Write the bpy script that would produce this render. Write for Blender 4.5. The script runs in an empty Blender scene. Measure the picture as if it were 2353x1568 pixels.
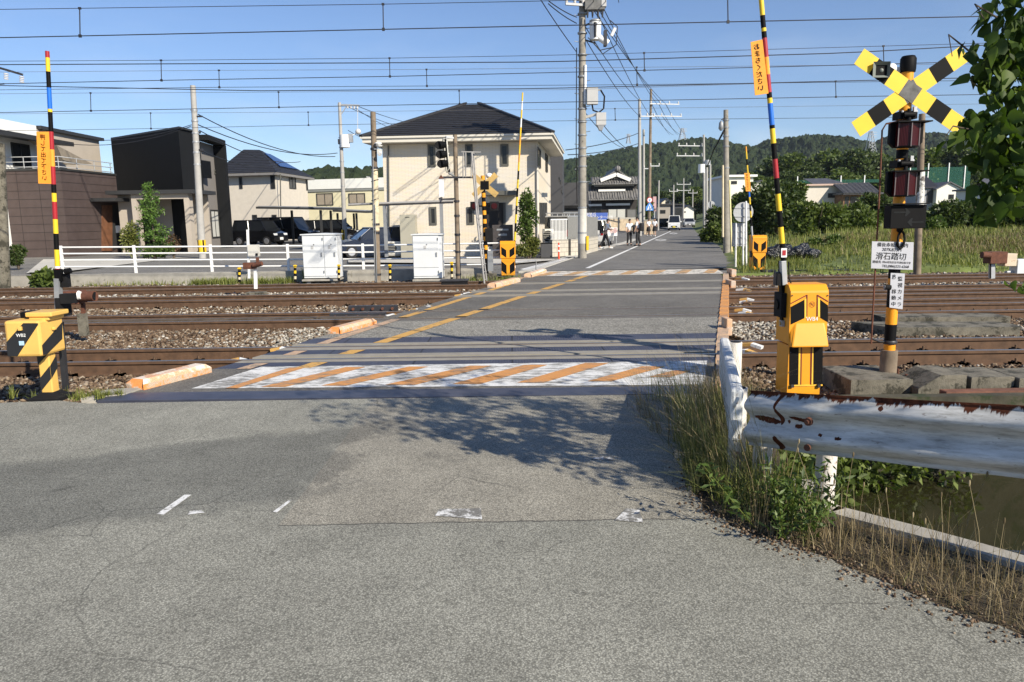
import bpy, math, random
import numpy as np
from mathutils import Vector, Matrix

# ---------------------------------------------------------------- camera, sky, sun, exposure
SC = bpy.context.scene
COL = SC.collection
R = math.radians
FPX = 1712.0; IW = 2353.0; IH = 1568.0; CAMH = 1.7
PITCH = math.atan((784 - 505) / FPX); ROLL = 0.0167
fw = Vector((0, math.cos(PITCH), -math.sin(PITCH))); rt = Vector((1, 0, 0)); up = rt.cross(fw)
ex = rt * math.cos(ROLL) - up * math.sin(ROLL); ey = rt * math.sin(ROLL) + up * math.cos(ROLL)
CAM = Vector((0, 0, CAMH))
cd = bpy.data.cameras.new('camera'); cd.sensor_width = 36; cd.lens = 36 * FPX / IW
cd.clip_start = 0.05; cd.clip_end = 6000
co = bpy.data.objects.new('camera', cd); COL.objects.link(co)
m4 = Matrix((ex, ey, -fw)).transposed().to_4x4(); m4.translation = CAM
co.matrix_world = m4; SC.camera = co

SUN_EL = R(32); SUN_AZ = R(137)           # azimuth measured from +Y towards +X
wd = bpy.data.worlds.new('World'); SC.world = wd; wd.use_nodes = True
nt = wd.node_tree; nt.nodes.clear()
sky = nt.nodes.new('ShaderNodeTexSky'); sky.sky_type = 'NISHITA'; sky.sun_disc = False
sky.sun_elevation = SUN_EL; sky.sun_rotation = SUN_AZ
sky.air_density = 1.0; sky.dust_density = 0.1; sky.ozone_density = 3.5; sky.altitude = 50
bg = nt.nodes.new('ShaderNodeBackground'); bg.inputs['Strength'].default_value = 0.088
wo = nt.nodes.new('ShaderNodeOutputWorld')
# a few thin clouds low over the hills
tc = nt.nodes.new('ShaderNodeTexCoord'); mp = nt.nodes.new('ShaderNodeMapping'); mp.inputs['Scale'].default_value = (2.2, 2.2, 9)
nz = nt.nodes.new('ShaderNodeTexNoise'); nz.inputs['Scale'].default_value = 2.6; nz.inputs['Detail'].default_value = 7
rp = nt.nodes.new('ShaderNodeValToRGB'); rp.color_ramp.elements[0].position = .5; rp.color_ramp.elements[1].position = .78
rp.color_ramp.elements[0].color = (0, 0, 0, 1); rp.color_ramp.elements[1].color = (.35, .35, .35, 1)
sx = nt.nodes.new('ShaderNodeSeparateXYZ'); mr = nt.nodes.new('ShaderNodeMapRange')
mr.inputs['From Min'].default_value = .26; mr.inputs['From Max'].default_value = .09
mul = nt.nodes.new('ShaderNodeMath'); mul.operation = 'MULTIPLY'
mx = nt.nodes.new('ShaderNodeMixRGB'); mx.inputs['Color2'].default_value = (6.5, 7.2, 8.2, 1)
L = nt.links.new
L(tc.outputs['Generated'], mp.inputs['Vector']); L(mp.outputs[0], nz.inputs['Vector']); L(nz.outputs['Fac'], rp.inputs[0])
L(tc.outputs['Generated'], sx.inputs[0]); L(sx.outputs['Z'], mr.inputs['Value'])
L(rp.outputs[0], mul.inputs[0]); L(mr.outputs[0], mul.inputs[1]); L(mul.outputs[0], mx.inputs['Fac'])
tn = nt.nodes.new('ShaderNodeMixRGB'); tn.blend_type = 'MULTIPLY'; tn.inputs[0].default_value = 1; tn.inputs[2].default_value = (.9, .935, 1.07, 1)
L(sky.outputs[0], tn.inputs[1]); L(tn.outputs[0], mx.inputs['Color1']); L(mx.outputs[0], bg.inputs['Color']); L(bg.outputs[0], wo.inputs[0])

sl = bpy.data.lights.new('sun', 'SUN'); sl.energy = 5.0; sl.angle = R(.5); sl.color = (1, .91, .76)
so = bpy.data.objects.new('sun', sl); COL.objects.link(so)
SUN = Vector((math.sin(SUN_AZ) * math.cos(SUN_EL), math.cos(SUN_AZ) * math.cos(SUN_EL), math.sin(SUN_EL)))
so.rotation_euler = SUN.to_track_quat('Z', 'Y').to_euler(); so.location = SUN * 50
SC.view_settings.view_transform = 'Standard'; SC.view_settings.look = 'None'
SC.view_settings.exposure = 0.54; SC.view_settings.gamma = 1
SC.cycles.max_bounces = 6; SC.cycles.transparent_max_bounces = 8

# ---------------------------------------------------------------- measuring helpers
def ray(x, y): return fw + ex * ((x - IW / 2) / FPX) - ey * ((y - IH / 2) / FPX)
def G(x, y, z=0.0):
    d = ray(x, y); return CAM + d * ((z - CAMH) / d.z)
def A(x, y, Y):
    d = ray(x, y); return CAM + d * (Y / d.y)
def onplane(x, y, p0, p1):
    """distance along and height on the vertical plane through p0, p1"""
    d = ray(x, y); u = Vector((p1[0] - p0[0], p1[1] - p0[1], 0)); ln = u.length; u /= ln
    n = Vector((u.y, -u.x, 0)); t = (Vector((p0[0], p0[1], 0)) - Vector((CAM.x, CAM.y, 0))).dot(n) / d.dot(n)
    q = CAM + d * t
    return (q - Vector((p0[0], p0[1], 0))).dot(u), q.z
def V(*a): return Vector(a)
rnd = random.Random(7)

# ---------------------------------------------------------------- mesh builder
class MB:
    def __init__(s): s.v = []; s.f = []; s.m = []; s.s = []; s.mats = []
    def mi(s, m):
        if m not in s.mats: s.mats.append(m)
        return s.mats.index(m)
    def add(s, vs, fs, mat, smooth=False, M=None):
        o = len(s.v)
        s.v += [tuple(M @ Vector(v)) if M else tuple(v) for v in vs]
        k = s.mi(mat)
        for f in fs: s.f.append(tuple(i + o for i in f)); s.m.append(k); s.s.append(smooth)
    def box(s, c, sz, mat, rz=0.0, M=None):
        x, y, z = [q / 2 for q in sz]
        vs = [(-x, -y, -z), (x, -y, -z), (x, y, -z), (-x, y, -z), (-x, -y, z), (x, -y, z), (x, y, z), (-x, y, z)]
        T = Matrix.Translation(c) @ Matrix.Rotation(rz, 4, 'Z')
        if M: T = M @ T
        s.add(vs, [(0, 3, 2, 1), (4, 5, 6, 7), (0, 1, 5, 4), (1, 2, 6, 5), (2, 3, 7, 6), (3, 0, 4, 7)], mat, False, T)
    def bar(s, p, q, w, h, mat):
        """box beam from p to q, width w (sideways) and height h"""
        p = Vector(p); q = Vector(q); d = (q - p).normalized()
        sd = d.cross(Vector((0, 0, 1)))
        sd = Vector((1, 0, 0)) if sd.length < 1e-4 else sd.normalized()
        u = sd.cross(d)
        vs = [e + sd * (a * w / 2) + u * (b * h / 2) for e in (p, q) for a, b in ((-1, -1), (1, -1), (1, 1), (-1, 1))]
        s.add(vs, [(3, 2, 1, 0), (4, 5, 6, 7), (0, 1, 5, 4), (1, 2, 6, 5), (2, 3, 7, 6), (3, 0, 4, 7)], mat)
    def cyl(s, p, q, r0, r1, mat, n=12, smooth=True):
        p = Vector(p); q = Vector(q); d = (q - p).normalized()
        a = d.orthogonal().normalized(); b = d.cross(a)
        vs = [e + (a * math.cos(2 * math.pi * i / n) + b * math.sin(2 * math.pi * i / n)) * r for e, r in ((p, r0), (q, r1)) for i in range(n)]
        s.add(vs, [(i, (i + 1) % n, n + (i + 1) % n, n + i) for i in range(n)], mat, smooth)
        s.add(vs, [tuple(range(n - 1, -1, -1)), tuple(range(n, 2 * n))], mat)
    def tube(s, pts, r, mat, n=6):
        pts = [Vector(p) for p in pts]; vs = []; k = len(pts)
        a = None
        for i, p in enumerate(pts):
            d = (pts[min(i + 1, k - 1)] - pts[max(i - 1, 0)]).normalized()
            a = d.orthogonal().normalized() if a is None else (a - d * a.dot(d)).normalized()
            b = d.cross(a); rr = r[i] if isinstance(r, (list, tuple)) else r
            vs += [p + (a * math.cos(2 * math.pi * j / n) + b * math.sin(2 * math.pi * j / n)) * rr for j in range(n)]
        fs = [(i * n + j, i * n + (j + 1) % n, (i + 1) * n + (j + 1) % n, (i + 1) * n + j) for i in range(k - 1) for j in range(n)]
        s.add(vs, fs, mat, True)
        s.add(vs, [tuple(range(n - 1, -1, -1)), tuple(range((k - 1) * n, k * n))], mat)
    def extr(s, poly, vec, mat, side=None):
        """closed polygon pushed along vec"""
        poly = [Vector(p) for p in poly]; vec = Vector(vec); n = len(poly)
        vs = poly + [p + vec for p in poly]
        nn = Vector((0, 0, 0))
        for i in range(n): nn += (poly[i] - poly[0]).cross(poly[(i + 1) % n] - poly[0])
        fl = nn.dot(vec) > 0
        caps = [tuple(range(n - 1, -1, -1)), tuple(range(n, 2 * n))] if fl else [tuple(range(n)), tuple(range(2 * n - 1, n - 1, -1))]
        sd = [(i, (i + 1) % n, n + (i + 1) % n, n + i) if fl else (i, n + i, n + (i + 1) % n, (i + 1) % n) for i in range(n)]
        s.add(vs, caps, mat); s.add(vs, sd, side or mat)
    def lathe(s, prof, mat, n=16, M=None, smooth=True):
        vs = [(r * math.cos(2 * math.pi * j / n), r * math.sin(2 * math.pi * j / n), z) for r, z in prof for j in range(n)]
        fs = [(i * n + j, i * n + (j + 1) % n, (i + 1) * n + (j + 1) % n, (i + 1) * n + j) for i in range(len(prof) - 1) for j in range(n)]
        s.add(vs, fs, mat, smooth, M)
        s.add(vs, [tuple(range(n - 1, -1, -1)), tuple(range((len(prof) - 1) * n, len(prof) * n))], mat, False, M)
    def ball(s, c, r, mat, n=12, m=8):
        c = Vector(c); r = Vector((r, r, r)) if isinstance(r, (int, float)) else Vector(r)
        vs = []; fs = []
        for i in range(m + 1):
            t = math.pi * i / m
            for j in range(n):
                p = 2 * math.pi * j / n
                vs.append(c + Vector((r.x * math.sin(t) * math.cos(p), r.y * math.sin(t) * math.sin(p), r.z * math.cos(t))))
        for i in range(m):
            for j in range(n): fs.append((i * n + j, (i + 1) * n + j, (i + 1) * n + (j + 1) % n, i * n + (j + 1) % n))
        s.add(vs, fs, mat, True)
    def poly(s, pts, mat): s.add(pts, [tuple(range(len(pts)))], mat)
    def text(s, body, size, mat, M, ax='CENTER', ext=0.0):
        cu = bpy.data.curves.new('lettering', 'FONT'); cu.body = body; cu.size = size; cu.align_x = ax; cu.align_y = 'CENTER'
        cu.extrude = ext; cu.resolution_u = 3
        ob = bpy.data.objects.new('lettering', cu); COL.objects.link(ob)
        bpy.context.view_layer.update()
        me = bpy.data.meshes.new_from_object(ob.evaluated_get(bpy.context.evaluated_depsgraph_get()))
        s.add([v.co[:] for v in me.vertices], [tuple(p.vertices) for p in me.polygons], mat, False, M)
        bpy.data.objects.remove(ob); bpy.data.curves.remove(cu); bpy.data.meshes.remove(me)
    def mesh(s, name, off=(0, 0, 0)):
        me = bpy.data.meshes.new(name)
        me.from_pydata([(v[0] - off[0], v[1] - off[1], v[2] - off[2]) for v in s.v], [], s.f)
        for m in s.mats: me.materials.append(m)
        me.polygons.foreach_set('material_index', s.m); me.polygons.foreach_set('use_smooth', s.s)
        me.update(); return me

def link(name, me, parent=None):
    o = bpy.data.objects.new(name, me); COL.objects.link(o)
    if parent: o.parent = parent
    return o
def bevel(o, w=.006, seg=2):
    b = o.modifiers.new('bevel', 'BEVEL'); b.width = w; b.segments = seg; b.limit_method = 'ANGLE'; b.angle_limit = R(35)
    return o
def tag(o, label=None, cat=None, group=None, kind=None):
    if label: o['label'] = label
    if cat: o['category'] = cat
    if group: o['group'] = group
    if kind: o['kind'] = kind
    return o
class T:
    """a thing: an Empty at its base; parts are authored in world space and stored relative to it"""
    def __init__(s, name, label, cat, loc=(0, 0, 0), group=None):
        s.o = bpy.data.objects.new(name, None); COL.objects.link(s.o); s.loc = Vector(loc)
        s.o.location = s.loc; s.o.empty_display_size = .2; tag(s.o, label, cat, group)
    def part(s, name, mb, parent=None, label=None, bev=0):
        if name in SPLIT:
            for q in islands(mb): o = s._part(name, q, parent, label, bev)
            return o
        return s._part(name, mb, parent, label, bev)
    def _part(s, name, mb, parent=None, label=None, bev=0):
        o = link(name, mb.mesh(name, s.loc), parent or s.o)
        if label: o['label'] = label
        if bev: bevel(o, bev)
        return o
def islands(mb):
    """separate loose pieces of a builder"""
    par = {}
    def find(a):
        while par[a] != a: par[a] = par[par[a]]; a = par[a]
        return a
    key = [tuple(round(x, 4) for x in v) for v in mb.v]
    for k in key: par.setdefault(k, k)
    for f in mb.f:
        a = find(key[f[0]])
        for i in f[1:]: par[find(key[i])] = a
    grp = {}
    for n_, f in enumerate(mb.f): grp.setdefault(find(key[f[0]]), []).append(n_)
    out_ = []
    for g in grp.values():
        b = MB(); b.mats = mb.mats; mp_ = {}
        for n_ in g:
            q = []
            for i in mb.f[n_]:
                if i not in mp_: mp_[i] = len(b.v); b.v.append(mb.v[i])
                q.append(mp_[i])
            b.f.append(tuple(q)); b.m.append(mb.m[n_]); b.s.append(mb.s[n_])
        out_.append(b)
    return out_
SPLIT = {'steel_band', 'black_panel', 'maroon_trim', 'yellow_edging', 'window_hood', 'downpipe', 'slit_window', 'bolt', 'latch', 'bracket', 'twig', 'handle'}
def one(name, label, cat, mb, loc, group=None, kind=None, bev=0):
    o = link(name, mb.mesh(name, loc)); o.location = loc; tag(o, label, cat, group, kind)
    if bev: bevel(o, bev)
    return o
def struct(name, mb, kind='structure'):
    o = link(name, mb.mesh(name)); o['kind'] = kind; return o
def copy_tree(o, parent=None):
    c = o.copy(); COL.objects.link(c)
    if parent: c.parent = parent
    for ch in list(o.children): copy_tree(ch, c)
    return c
def np_mesh(name, v, f, mats, midx=None):
    me = bpy.data.meshes.new(name); n, k = f.shape
    me.vertices.add(len(v)); me.vertices.foreach_set('co', np.asarray(v, np.float32).ravel())
    me.loops.add(n * k); me.loops.foreach_set('vertex_index', np.asarray(f, np.int32).ravel())
    me.polygons.add(n); me.polygons.foreach_set('loop_start', np.arange(n, dtype=np.int32) * k)
    for m in mats: me.materials.append(m)
    if midx is not None: me.polygons.foreach_set('material_index', np.asarray(midx, np.int32))
    me.update(calc_edges=True); me.validate(); return me

# ---------------------------------------------------------------- materials
class N:
    def __init__(s, name):
        s.m = bpy.data.materials.new(name); s.m.use_nodes = True; s.t = s.m.node_tree
        s.b = s.t.nodes['Principled BSDF']; s.tc = s.new('ShaderNodeTexCoord'); s.geo = None
    def new(s, k, **kw):
        n = s.t.nodes.new(k)
        for a, b in kw.items():
            if a in n.inputs: n.inputs[a].default_value = b
            else: setattr(n, a, b)
        return n
    def l(s, a, b): s.t.links.new(a, b)
    def noise(s, scale, detail=4, rough=.6, stretch=None, vec=None):
        v = vec or s.tc.outputs['Object']
        if stretch:
            mp = s.new('ShaderNodeMapping'); mp.inputs['Scale'].default_value = stretch; s.l(v, mp.inputs[0]); v = mp.outputs[0]
        n = s.new('ShaderNodeTexNoise', Scale=scale, Detail=detail, Roughness=rough); s.l(v, n.inputs['Vector']); return n.outputs['Fac']
    def ramp(s, fac, *stops):
        r = s.new('ShaderNodeValToRGB'); e = r.color_ramp.elements
        while len(e) < len(stops): e.new(.5)
        for q, (p, c) in zip(e, stops):
            q.position = p; q.color = (*c, 1) if isinstance(c, tuple) else (c, c, c, 1)
        s.l(fac, r.inputs[0]); return r.outputs[0]
    def mix(s, fac, a, b, mode='MIX'):
        m = s.new('ShaderNodeMixRGB', blend_type=mode)
        for i, x in ((0, fac), (1, a), (2, b)):
            if isinstance(x, (int, float)): m.inputs[i].default_value = x if i == 0 else (x, x, x, 1)
            elif isinstance(x, tuple): m.inputs[i].default_value = (*x, 1)
            else: s.l(x, m.inputs[i])
        return m.outputs[0]
    def math(s, op, a, b=0):
        m = s.new('ShaderNodeMath', operation=op)
        for i, x in ((0, a), (1, b)):
            if isinstance(x, (int, float)): m.inputs[i].default_value = x
            else: s.l(x, m.inputs[i])
        return m.outputs[0]
    def bump(s, h, strength=.3, dist=.01):
        b = s.new('ShaderNodeBump', Strength=strength, Distance=dist); s.l(h, b.inputs['Height']); s.l(b.outputs[0], s.b.inputs['Normal'])
    def col(s, c):
        if isinstance(c, tuple): s.b.inputs['Base Color'].default_value = (*c, 1)
        else: s.l(c, s.b.inputs['Base Color'])
    def set(s, rough=.6, metal=0.0, spec=.5):
        s.b.inputs['Roughness'].default_value = rough; s.b.inputs['Metallic'].default_value = metal
        s.b.inputs['Specular IOR Level'].default_value = spec; return s.m
_cache = {}
def mul3(c, k): return tuple(min(1, q * k) for q in c)
def mat(name, c, rough=.6, var=.12, scale=6, metal=0.0, bump=.0, spec=.5, dirt=None, dscale=3, dpos=.62):
    """painted / plain surface with broken colour and optional dirt or rust patches"""
    if name in _cache: return _cache[name]
    n = N(name); f = n.noise(scale, 6)
    k = n.ramp(f, (.3, mul3(c, 1 - var)), (.7, mul3(c, 1 + var)))
    if dirt:
        d = n.ramp(n.noise(dscale, 9, .7), (dpos, 0.0), (dpos + .07, 1.0)); k = n.mix(d, k, dirt)
    n.col(k)
    if bump: n.bump(n.noise(scale * 8, 4), bump, .01)
    _cache[name] = n.set(rough, metal, spec); return _cache[name]

def island(n):
    g = n.new('ShaderNodeNewGeometry'); return g.outputs['Random Per Island']
def asphalt(name, base, speck=.9, big=.35, crack=.3, warm=(1, .97, .9), s1=260, worn=False):
    n = N(name); v = n.tc.outputs['Object']
    vo = n.new('ShaderNodeTexVoronoi', Scale=s1 * .42); n.l(v, vo.inputs['Vector'])
    sp = n.ramp(vo.outputs['Distance'], (.0, 1.0 + speck), (.35, 1.0), (.75, 1.0 - speck * .65))
    vc = n.ramp(vo.outputs['Color'], (.15, .55), (.85, 1.5))
    fine = n.ramp(n.noise(s1, 3, .7), (.3, 1 - speck * .5), (.7, 1 + speck * .5))
    bigv = n.ramp(n.noise(.55, 6, .62), (.32, 1 - big), (.68, 1 + big * .7))
    mid = n.ramp(n.noise(3.2, 6, .65), (.3, .88), (.7, 1.12))
    c = n.mix(1, n.mix(1, mul3(warm, base), sp, 'MULTIPLY'), fine, 'MULTIPLY')
    c = n.mix(.55, c, vc, 'MULTIPLY')
    c = n.mix(1, n.mix(1, c, bigv, 'MULTIPLY'), mid, 'MULTIPLY')
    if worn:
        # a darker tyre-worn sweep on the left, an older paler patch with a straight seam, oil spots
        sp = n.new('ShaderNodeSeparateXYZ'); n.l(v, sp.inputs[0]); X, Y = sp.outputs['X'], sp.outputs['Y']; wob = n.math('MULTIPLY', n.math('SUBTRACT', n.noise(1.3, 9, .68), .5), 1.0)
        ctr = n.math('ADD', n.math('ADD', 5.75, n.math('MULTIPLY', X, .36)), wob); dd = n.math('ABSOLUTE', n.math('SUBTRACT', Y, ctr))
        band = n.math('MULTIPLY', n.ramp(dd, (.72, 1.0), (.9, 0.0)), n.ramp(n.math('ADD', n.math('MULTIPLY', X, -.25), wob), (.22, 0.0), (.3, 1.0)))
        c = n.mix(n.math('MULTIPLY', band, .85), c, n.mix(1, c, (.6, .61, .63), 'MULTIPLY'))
        seamy = n.math('ADD', 4.03, n.math('MULTIPLY', n.math('SUBTRACT', n.noise(6, 3), .5), .05)); up = n.math('MULTIPLY', n.math('GREATER_THAN', Y, seamy), n.math('GREATER_THAN', X, -1.35))
        c = n.mix(up, c, n.mix(1, c, (1.12, 1.07, 1.04), 'MULTIPLY')); sd = n.math('ABSOLUTE', n.math('SUBTRACT', Y, seamy))
        c = n.mix(n.math('MULTIPLY', n.math('MULTIPLY', n.math('LESS_THAN', sd, .007), n.math('GREATER_THAN', X, -1.35)), .7), c, (.03, .03, .03))
        c = n.mix(n.ramp(n.noise(4.2, 3), (.67, 0.0), (.73, .55)), c, n.mix(1, c, (.45, .45, .45), 'MULTIPLY'))
    if crack:
        w = n.new('ShaderNodeTexNoise', Scale=1.6, Detail=5); n.l(v, w.inputs['Vector'])
        wv = n.mix(.22, v, w.outputs['Color'])
        cv = n.new('ShaderNodeTexVoronoi', feature='DISTANCE_TO_EDGE', Scale=1.1); n.l(wv, cv.inputs['Vector'])
        ck = n.ramp(cv.outputs['Distance'], (.001, 1.0), (.0055, 0.0))
        msk = n.ramp(n.noise(.8, 3), (.48, 0.0), (.56, 1.0))
        c = n.mix(n.math('MULTIPLY', n.math('MULTIPLY', ck, msk), crack), c, (.02, .02, .02))
    n.col(c)
    n.bump(n.mix(.5, vo.outputs['Distance'], n.noise(s1, 3)), .55, .004)
    return n.set(.92, 0, .25)
def paint_worn(name, c, under, wear=.5, scale=14, soft=.08, rough=.75, stretch=None):
    """road paint with patches worn down to the asphalt"""
    n = N(name); f = n.noise(scale, 10, .76, stretch); g = n.noise(2.2, 4)
    w = n.math('ADD', n.math('MULTIPLY', f, .75), n.math('MULTIPLY', g, .4))
    k = n.ramp(w, (wear, 1.0), (wear + soft, 0.0))
    cc = n.mix(1, c, n.ramp(n.noise(60, 3), (.3, .85), (.7, 1.1)), 'MULTIPLY')
    uu = n.mix(1, under, n.ramp(n.noise(200, 3), (.3, .4), (.7, 1.7)), 'MULTIPLY')
    n.col(n.mix(k, uu, cc)); n.bump(n.noise(180, 3), .35, .004)
    return n.set(rough, 0, .3)

WHITE = mat('white_paint', (.78, .78, .76), .5, .05, 4, dirt=(.45, .42, .36), dscale=5, dpos=.72)
PLAINWHITE = mat('clean_white', (.8, .8, .78), .45, .03, 3)
BLACK = mat('black_paint', (.005, .005, .0055), .6, .2, 5, spec=.12)
BLACKM = mat('black_matt', (.011, .011, .012), .8, .25, 7, spec=.2)
YEL = mat('yellow_paint', (.78, .5, .02), .45, .08, 5)
YELB = mat('bright_yellow', (.78, .52, .02), .5, .05, 5)
ORG = mat('amber_panel', (.8, .32, .008), .5, .07, 3, bump=.02, dirt=(.5, .2, .02), dscale=6, dpos=.7)
ORGF = mat('orange_fabric', (.85, .33, .03), .7, .1, 10, bump=.1)
REDP = mat('red_paint', (.36, .015, .022), .45, .1, 5)
BLUEP = mat('blue_paint', (.01, .14, .62), .45, .08, 5)
MAROON = mat('maroon_line', (.13, .01, .012), .5, .1, 5)
GREY = mat('grey_metal', (.28, .29, .3), .5, .12, 5, .3)
GALV = mat('galvanised_steel', (.42, .43, .44), .5, .12, 7, .45)
CONC = mat('concrete', (.33, .31, .27), .9, .2, 4, bump=.3, dirt=(.14, .13, .1), dscale=2.5, dpos=.6)
CONCD = mat('weathered_concrete', (.17, .155, .12), .95, .45, 9, bump=1, dirt=(.045, .042, .03), dscale=4.5, dpos=.5)
CONCP = mat('pole_concrete', (.36, .35, .33), .85, .12, 3, bump=.1)
CONCB = mat('brown_pole_concrete', (.2, .155, .11), .9, .3, 4, bump=.3); CONCG = mat('grey_pole_concrete', (.27, .25, .215), .9, .25, 4, bump=.3, dirt=(.12, .11, .095), dscale=2.5, dpos=.6)
DARKM = mat('dark_steel', (.045, .045, .05), .5, .2, 5, .4)
RUST = mat('rust', (.12, .045, .025), .85, .35, 12, bump=.3)
WIRE = mat('wire_black', (.015, .016, .022), .6, .1, 3)
WIREG = mat('wire_grey', (.12, .12, .13), .6, .1, 3)
CERAM = mat('insulator_ceramic', (.6, .58, .55), .25, .05, 5)
GLASSD = mat('dark_glass', (.02, .025, .03), .08, .2, 2, spec=.8)
RUBBER = mat('tyre_rubber', (.015, .015, .016), .85, .1, 10)
CHROME = mat('wheel_metal', (.55, .55, .57), .3, .05, 4, .8)
INK = mat('black_lettering', (.012, .012, .014), .6, .05, 5)
# ================================================================ setting: ground, road, canal, hills
def RY(y0, X): return y0 - 0.02 * X                    # the rails run almost along X
LE = [(-3.81, 7.33), (-3.38, 8.37), (-3.02, 9.49), (-2.68, 10.87), (-2.4, 12.1), (-1.78, 14.06), (-.94, 16.95), (-.16, 19.68), (.42, 23.16), (.8, 24.6)]
RE = [(1.95, 7.0), (2.05, 7.43), (2.64, 9.59), (3.67, 13.13), (5.1, 18.05), (6.39, 22.51), (6.7, 24.6)]
def LX(Y): return float(np.interp(Y, [p[1] for p in LE], [p[0] for p in LE]))
def RX(Y): return float(np.interp(Y, [p[1] for p in RE], [p[0] for p in RE]))

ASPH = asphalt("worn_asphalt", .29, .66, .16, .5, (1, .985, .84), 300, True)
ASPHD = asphalt('dark_asphalt', .155, .25, .2, .3, (1, .95, .86), 150)
ASPHR = asphalt('coarse_asphalt', .29, .7, .15, 0, (1, .96, .84), 110)
ASPHF = asphalt('street_asphalt', .18, .25, .2, .5, (1, .965, .9), 90)
n = N('ballast'); isl = n.noise(38, 2)
vo = n.new('ShaderNodeTexVoronoi', Scale=17); n.l(n.tc.outputs['Object'], vo.inputs['Vector'])
c1 = n.ramp(vo.outputs['Color'], (.1, (.04, .027, .018)), (.5, (.12, .082, .053)), (.9, (.22, .17, .12)))
n.col(n.mix(1, c1, n.ramp(vo.outputs['Distance'], (.1, 1.1), (.6, .25)), 'MULTIPLY')); n.bump(vo.outputs['Distance'], -.9, .05)
BALL = n.set(.95, 0, .2)
n = N('ballast_stone'); r_ = island(n); g = n.new('ShaderNodeNewGeometry')
at_ = n.new('ShaderNodeAttribute', attribute_name='pale'); pn = at_.outputs['Fac']
brown = n.ramp(r_, (0, (.05, .032, .021)), (.5, (.13, .086, .054)), (.85, (.22, .16, .105)), (1, (.32, .265, .2)))
pale = n.ramp(r_, (0, (.11, .1, .08)), (.5, (.3, .275, .23)), (1, (.52, .49, .43)))
n.col(n.mix(pn, brown, pale)); n.bump(n.noise(60, 4), .4, .006)
STONE = n.set(.9, 0, .25)
n = N('canal_water'); n.col((.022, .021, .009)); n.bump(n.noise(5, 3, .5, (1, 2.2, 1)), .05, .02); n.set(.03, 0, 1.0); WATER = n.m
SOIL = mat('verge_soil', (.062, .047, .03), .95, .5, 9, bump=1, dirt=(.03, .03, .014), dscale=5, dpos=.55)
GRASSG = mat('field_grass_ground', (.11, .14, .035), .95, .45, 1.1, bump=.6, dirt=(.17, .14, .075), dscale=.35, dpos=.56)
PAVE = mat('pale_paving', (.5, .48, .43), .85, .1, 2, bump=.05)
STRW = paint_worn('worn_white_paint', (.72, .72, .7), (.19, .185, .17), .535, 9, .12, stretch=(.55, 1.5, 1))
STRO = paint_worn('worn_orange_paint', (.6, .28, .09), (.2, .17, .14), .565, 9, .14, stretch=(.55, 1.5, 1))
LINO = paint_worn('orange_line_paint', (.6, .35, .1), (.12, .11, .1), .6, 9)
LINP = paint_worn('faded_orange_line_paint', (.52, .36, .24), (.2, .18, .15), .58, 9)
LINW = paint_worn('white_line_paint', (.72, .72, .7), (.12, .12, .115), .68, 8)
WISP = paint_worn('flaking_white_paint', (.72, .72, .7), (.17, .165, .15), .535, 16)
n = N('rubber_deck_panel'); w = n.new('ShaderNodeTexWave', Scale=9, Distortion=0); n.l(n.tc.outputs['Object'], w.inputs[0])
jt = n.new('ShaderNodeTexBrick', Scale=1, offset=0.0, offset_frequency=2); jt.inputs['Brick Width'].default_value = 1.2; jt.inputs['Row Height'].default_value = 40
jt.inputs['Mortar Size'].default_value = .012; n.l(n.tc.outputs['Object'], jt.inputs['Vector'])
cc = n.ramp(n.noise(2.5, 5), (.3, (.038, .042, .068)), (.7, (.07, .074, .1)))
n.col(n.mix(n.math('SUBTRACT', 1, jt.outputs['Fac']), (.02, .02, .025), n.mix(n.ramp(n.noise(25, 4), (.55, 0.0), (.8, .35)), cc, (.15, .14, .13))))
n.bump(w.outputs['Fac'], .35, .006); PANEL = n.set(.55, 0, .35)
n = N('steel_ramp_plate'); n.col(n.ramp(n.noise(3, 6), (.3, (.045, .05, .075)), (.7, (.085, .088, .115)))); n.bump(n.noise(60, 2), .3, .003); PLATE = n.set(.45, .2, .5)
DECKC = mat('deck_concrete', (.27, .25, .21), .85, .15, 5, bump=.2)

# low base under everything, out to the horizon
b = MB(); b.poly([(-1400, -300, -1.4), (1600, -300, -1.4), (1600, 1500, -1.4), (-1400, 1500, -1.4)], SOIL); struct('ground', b)
# near road
edge_ = [(1.95, 7.08), (1.6, 6.3), (1.32, 5.3), (1.14, 4.55), (1.12, 4.15), (1.25, 3.85), (1.42, 3.68), (1.56, 3.5), (1.72, 3.25), (1.86, 3.02), (2.1, 2.74), (2.7, 2.05), (3.6, .9), (5, -2), (7, -8)]
edge = []; rj = random.Random(12)
for (xa_, ya_), (xb_, yb_) in zip(edge_, edge_[1:]):
    k_ = max(1, int(math.hypot(xb_ - xa_, yb_ - ya_) / .07)) if ya_ > .5 else 1
    edge += [(xa_ + (xb_ - xa_) * i / k_ + rj.uniform(-.022, .022), ya_ + (yb_ - ya_) * i / k_ + rj.uniform(-.022, .022)) for i in range(k_)]
edge.append(edge_[-1])
b = MB(); b.extr([(-40, -8, 0), (-40, 8.0, 0), (-8, 7.35, 0), (-5.07, 7.17, 0), (-4.5, 7.22, 0), (-4.15, 7.08, 0)] + [(x, y, 0) for x, y in edge], (0, 0, -1.3), ASPH); struct('road', b)
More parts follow.
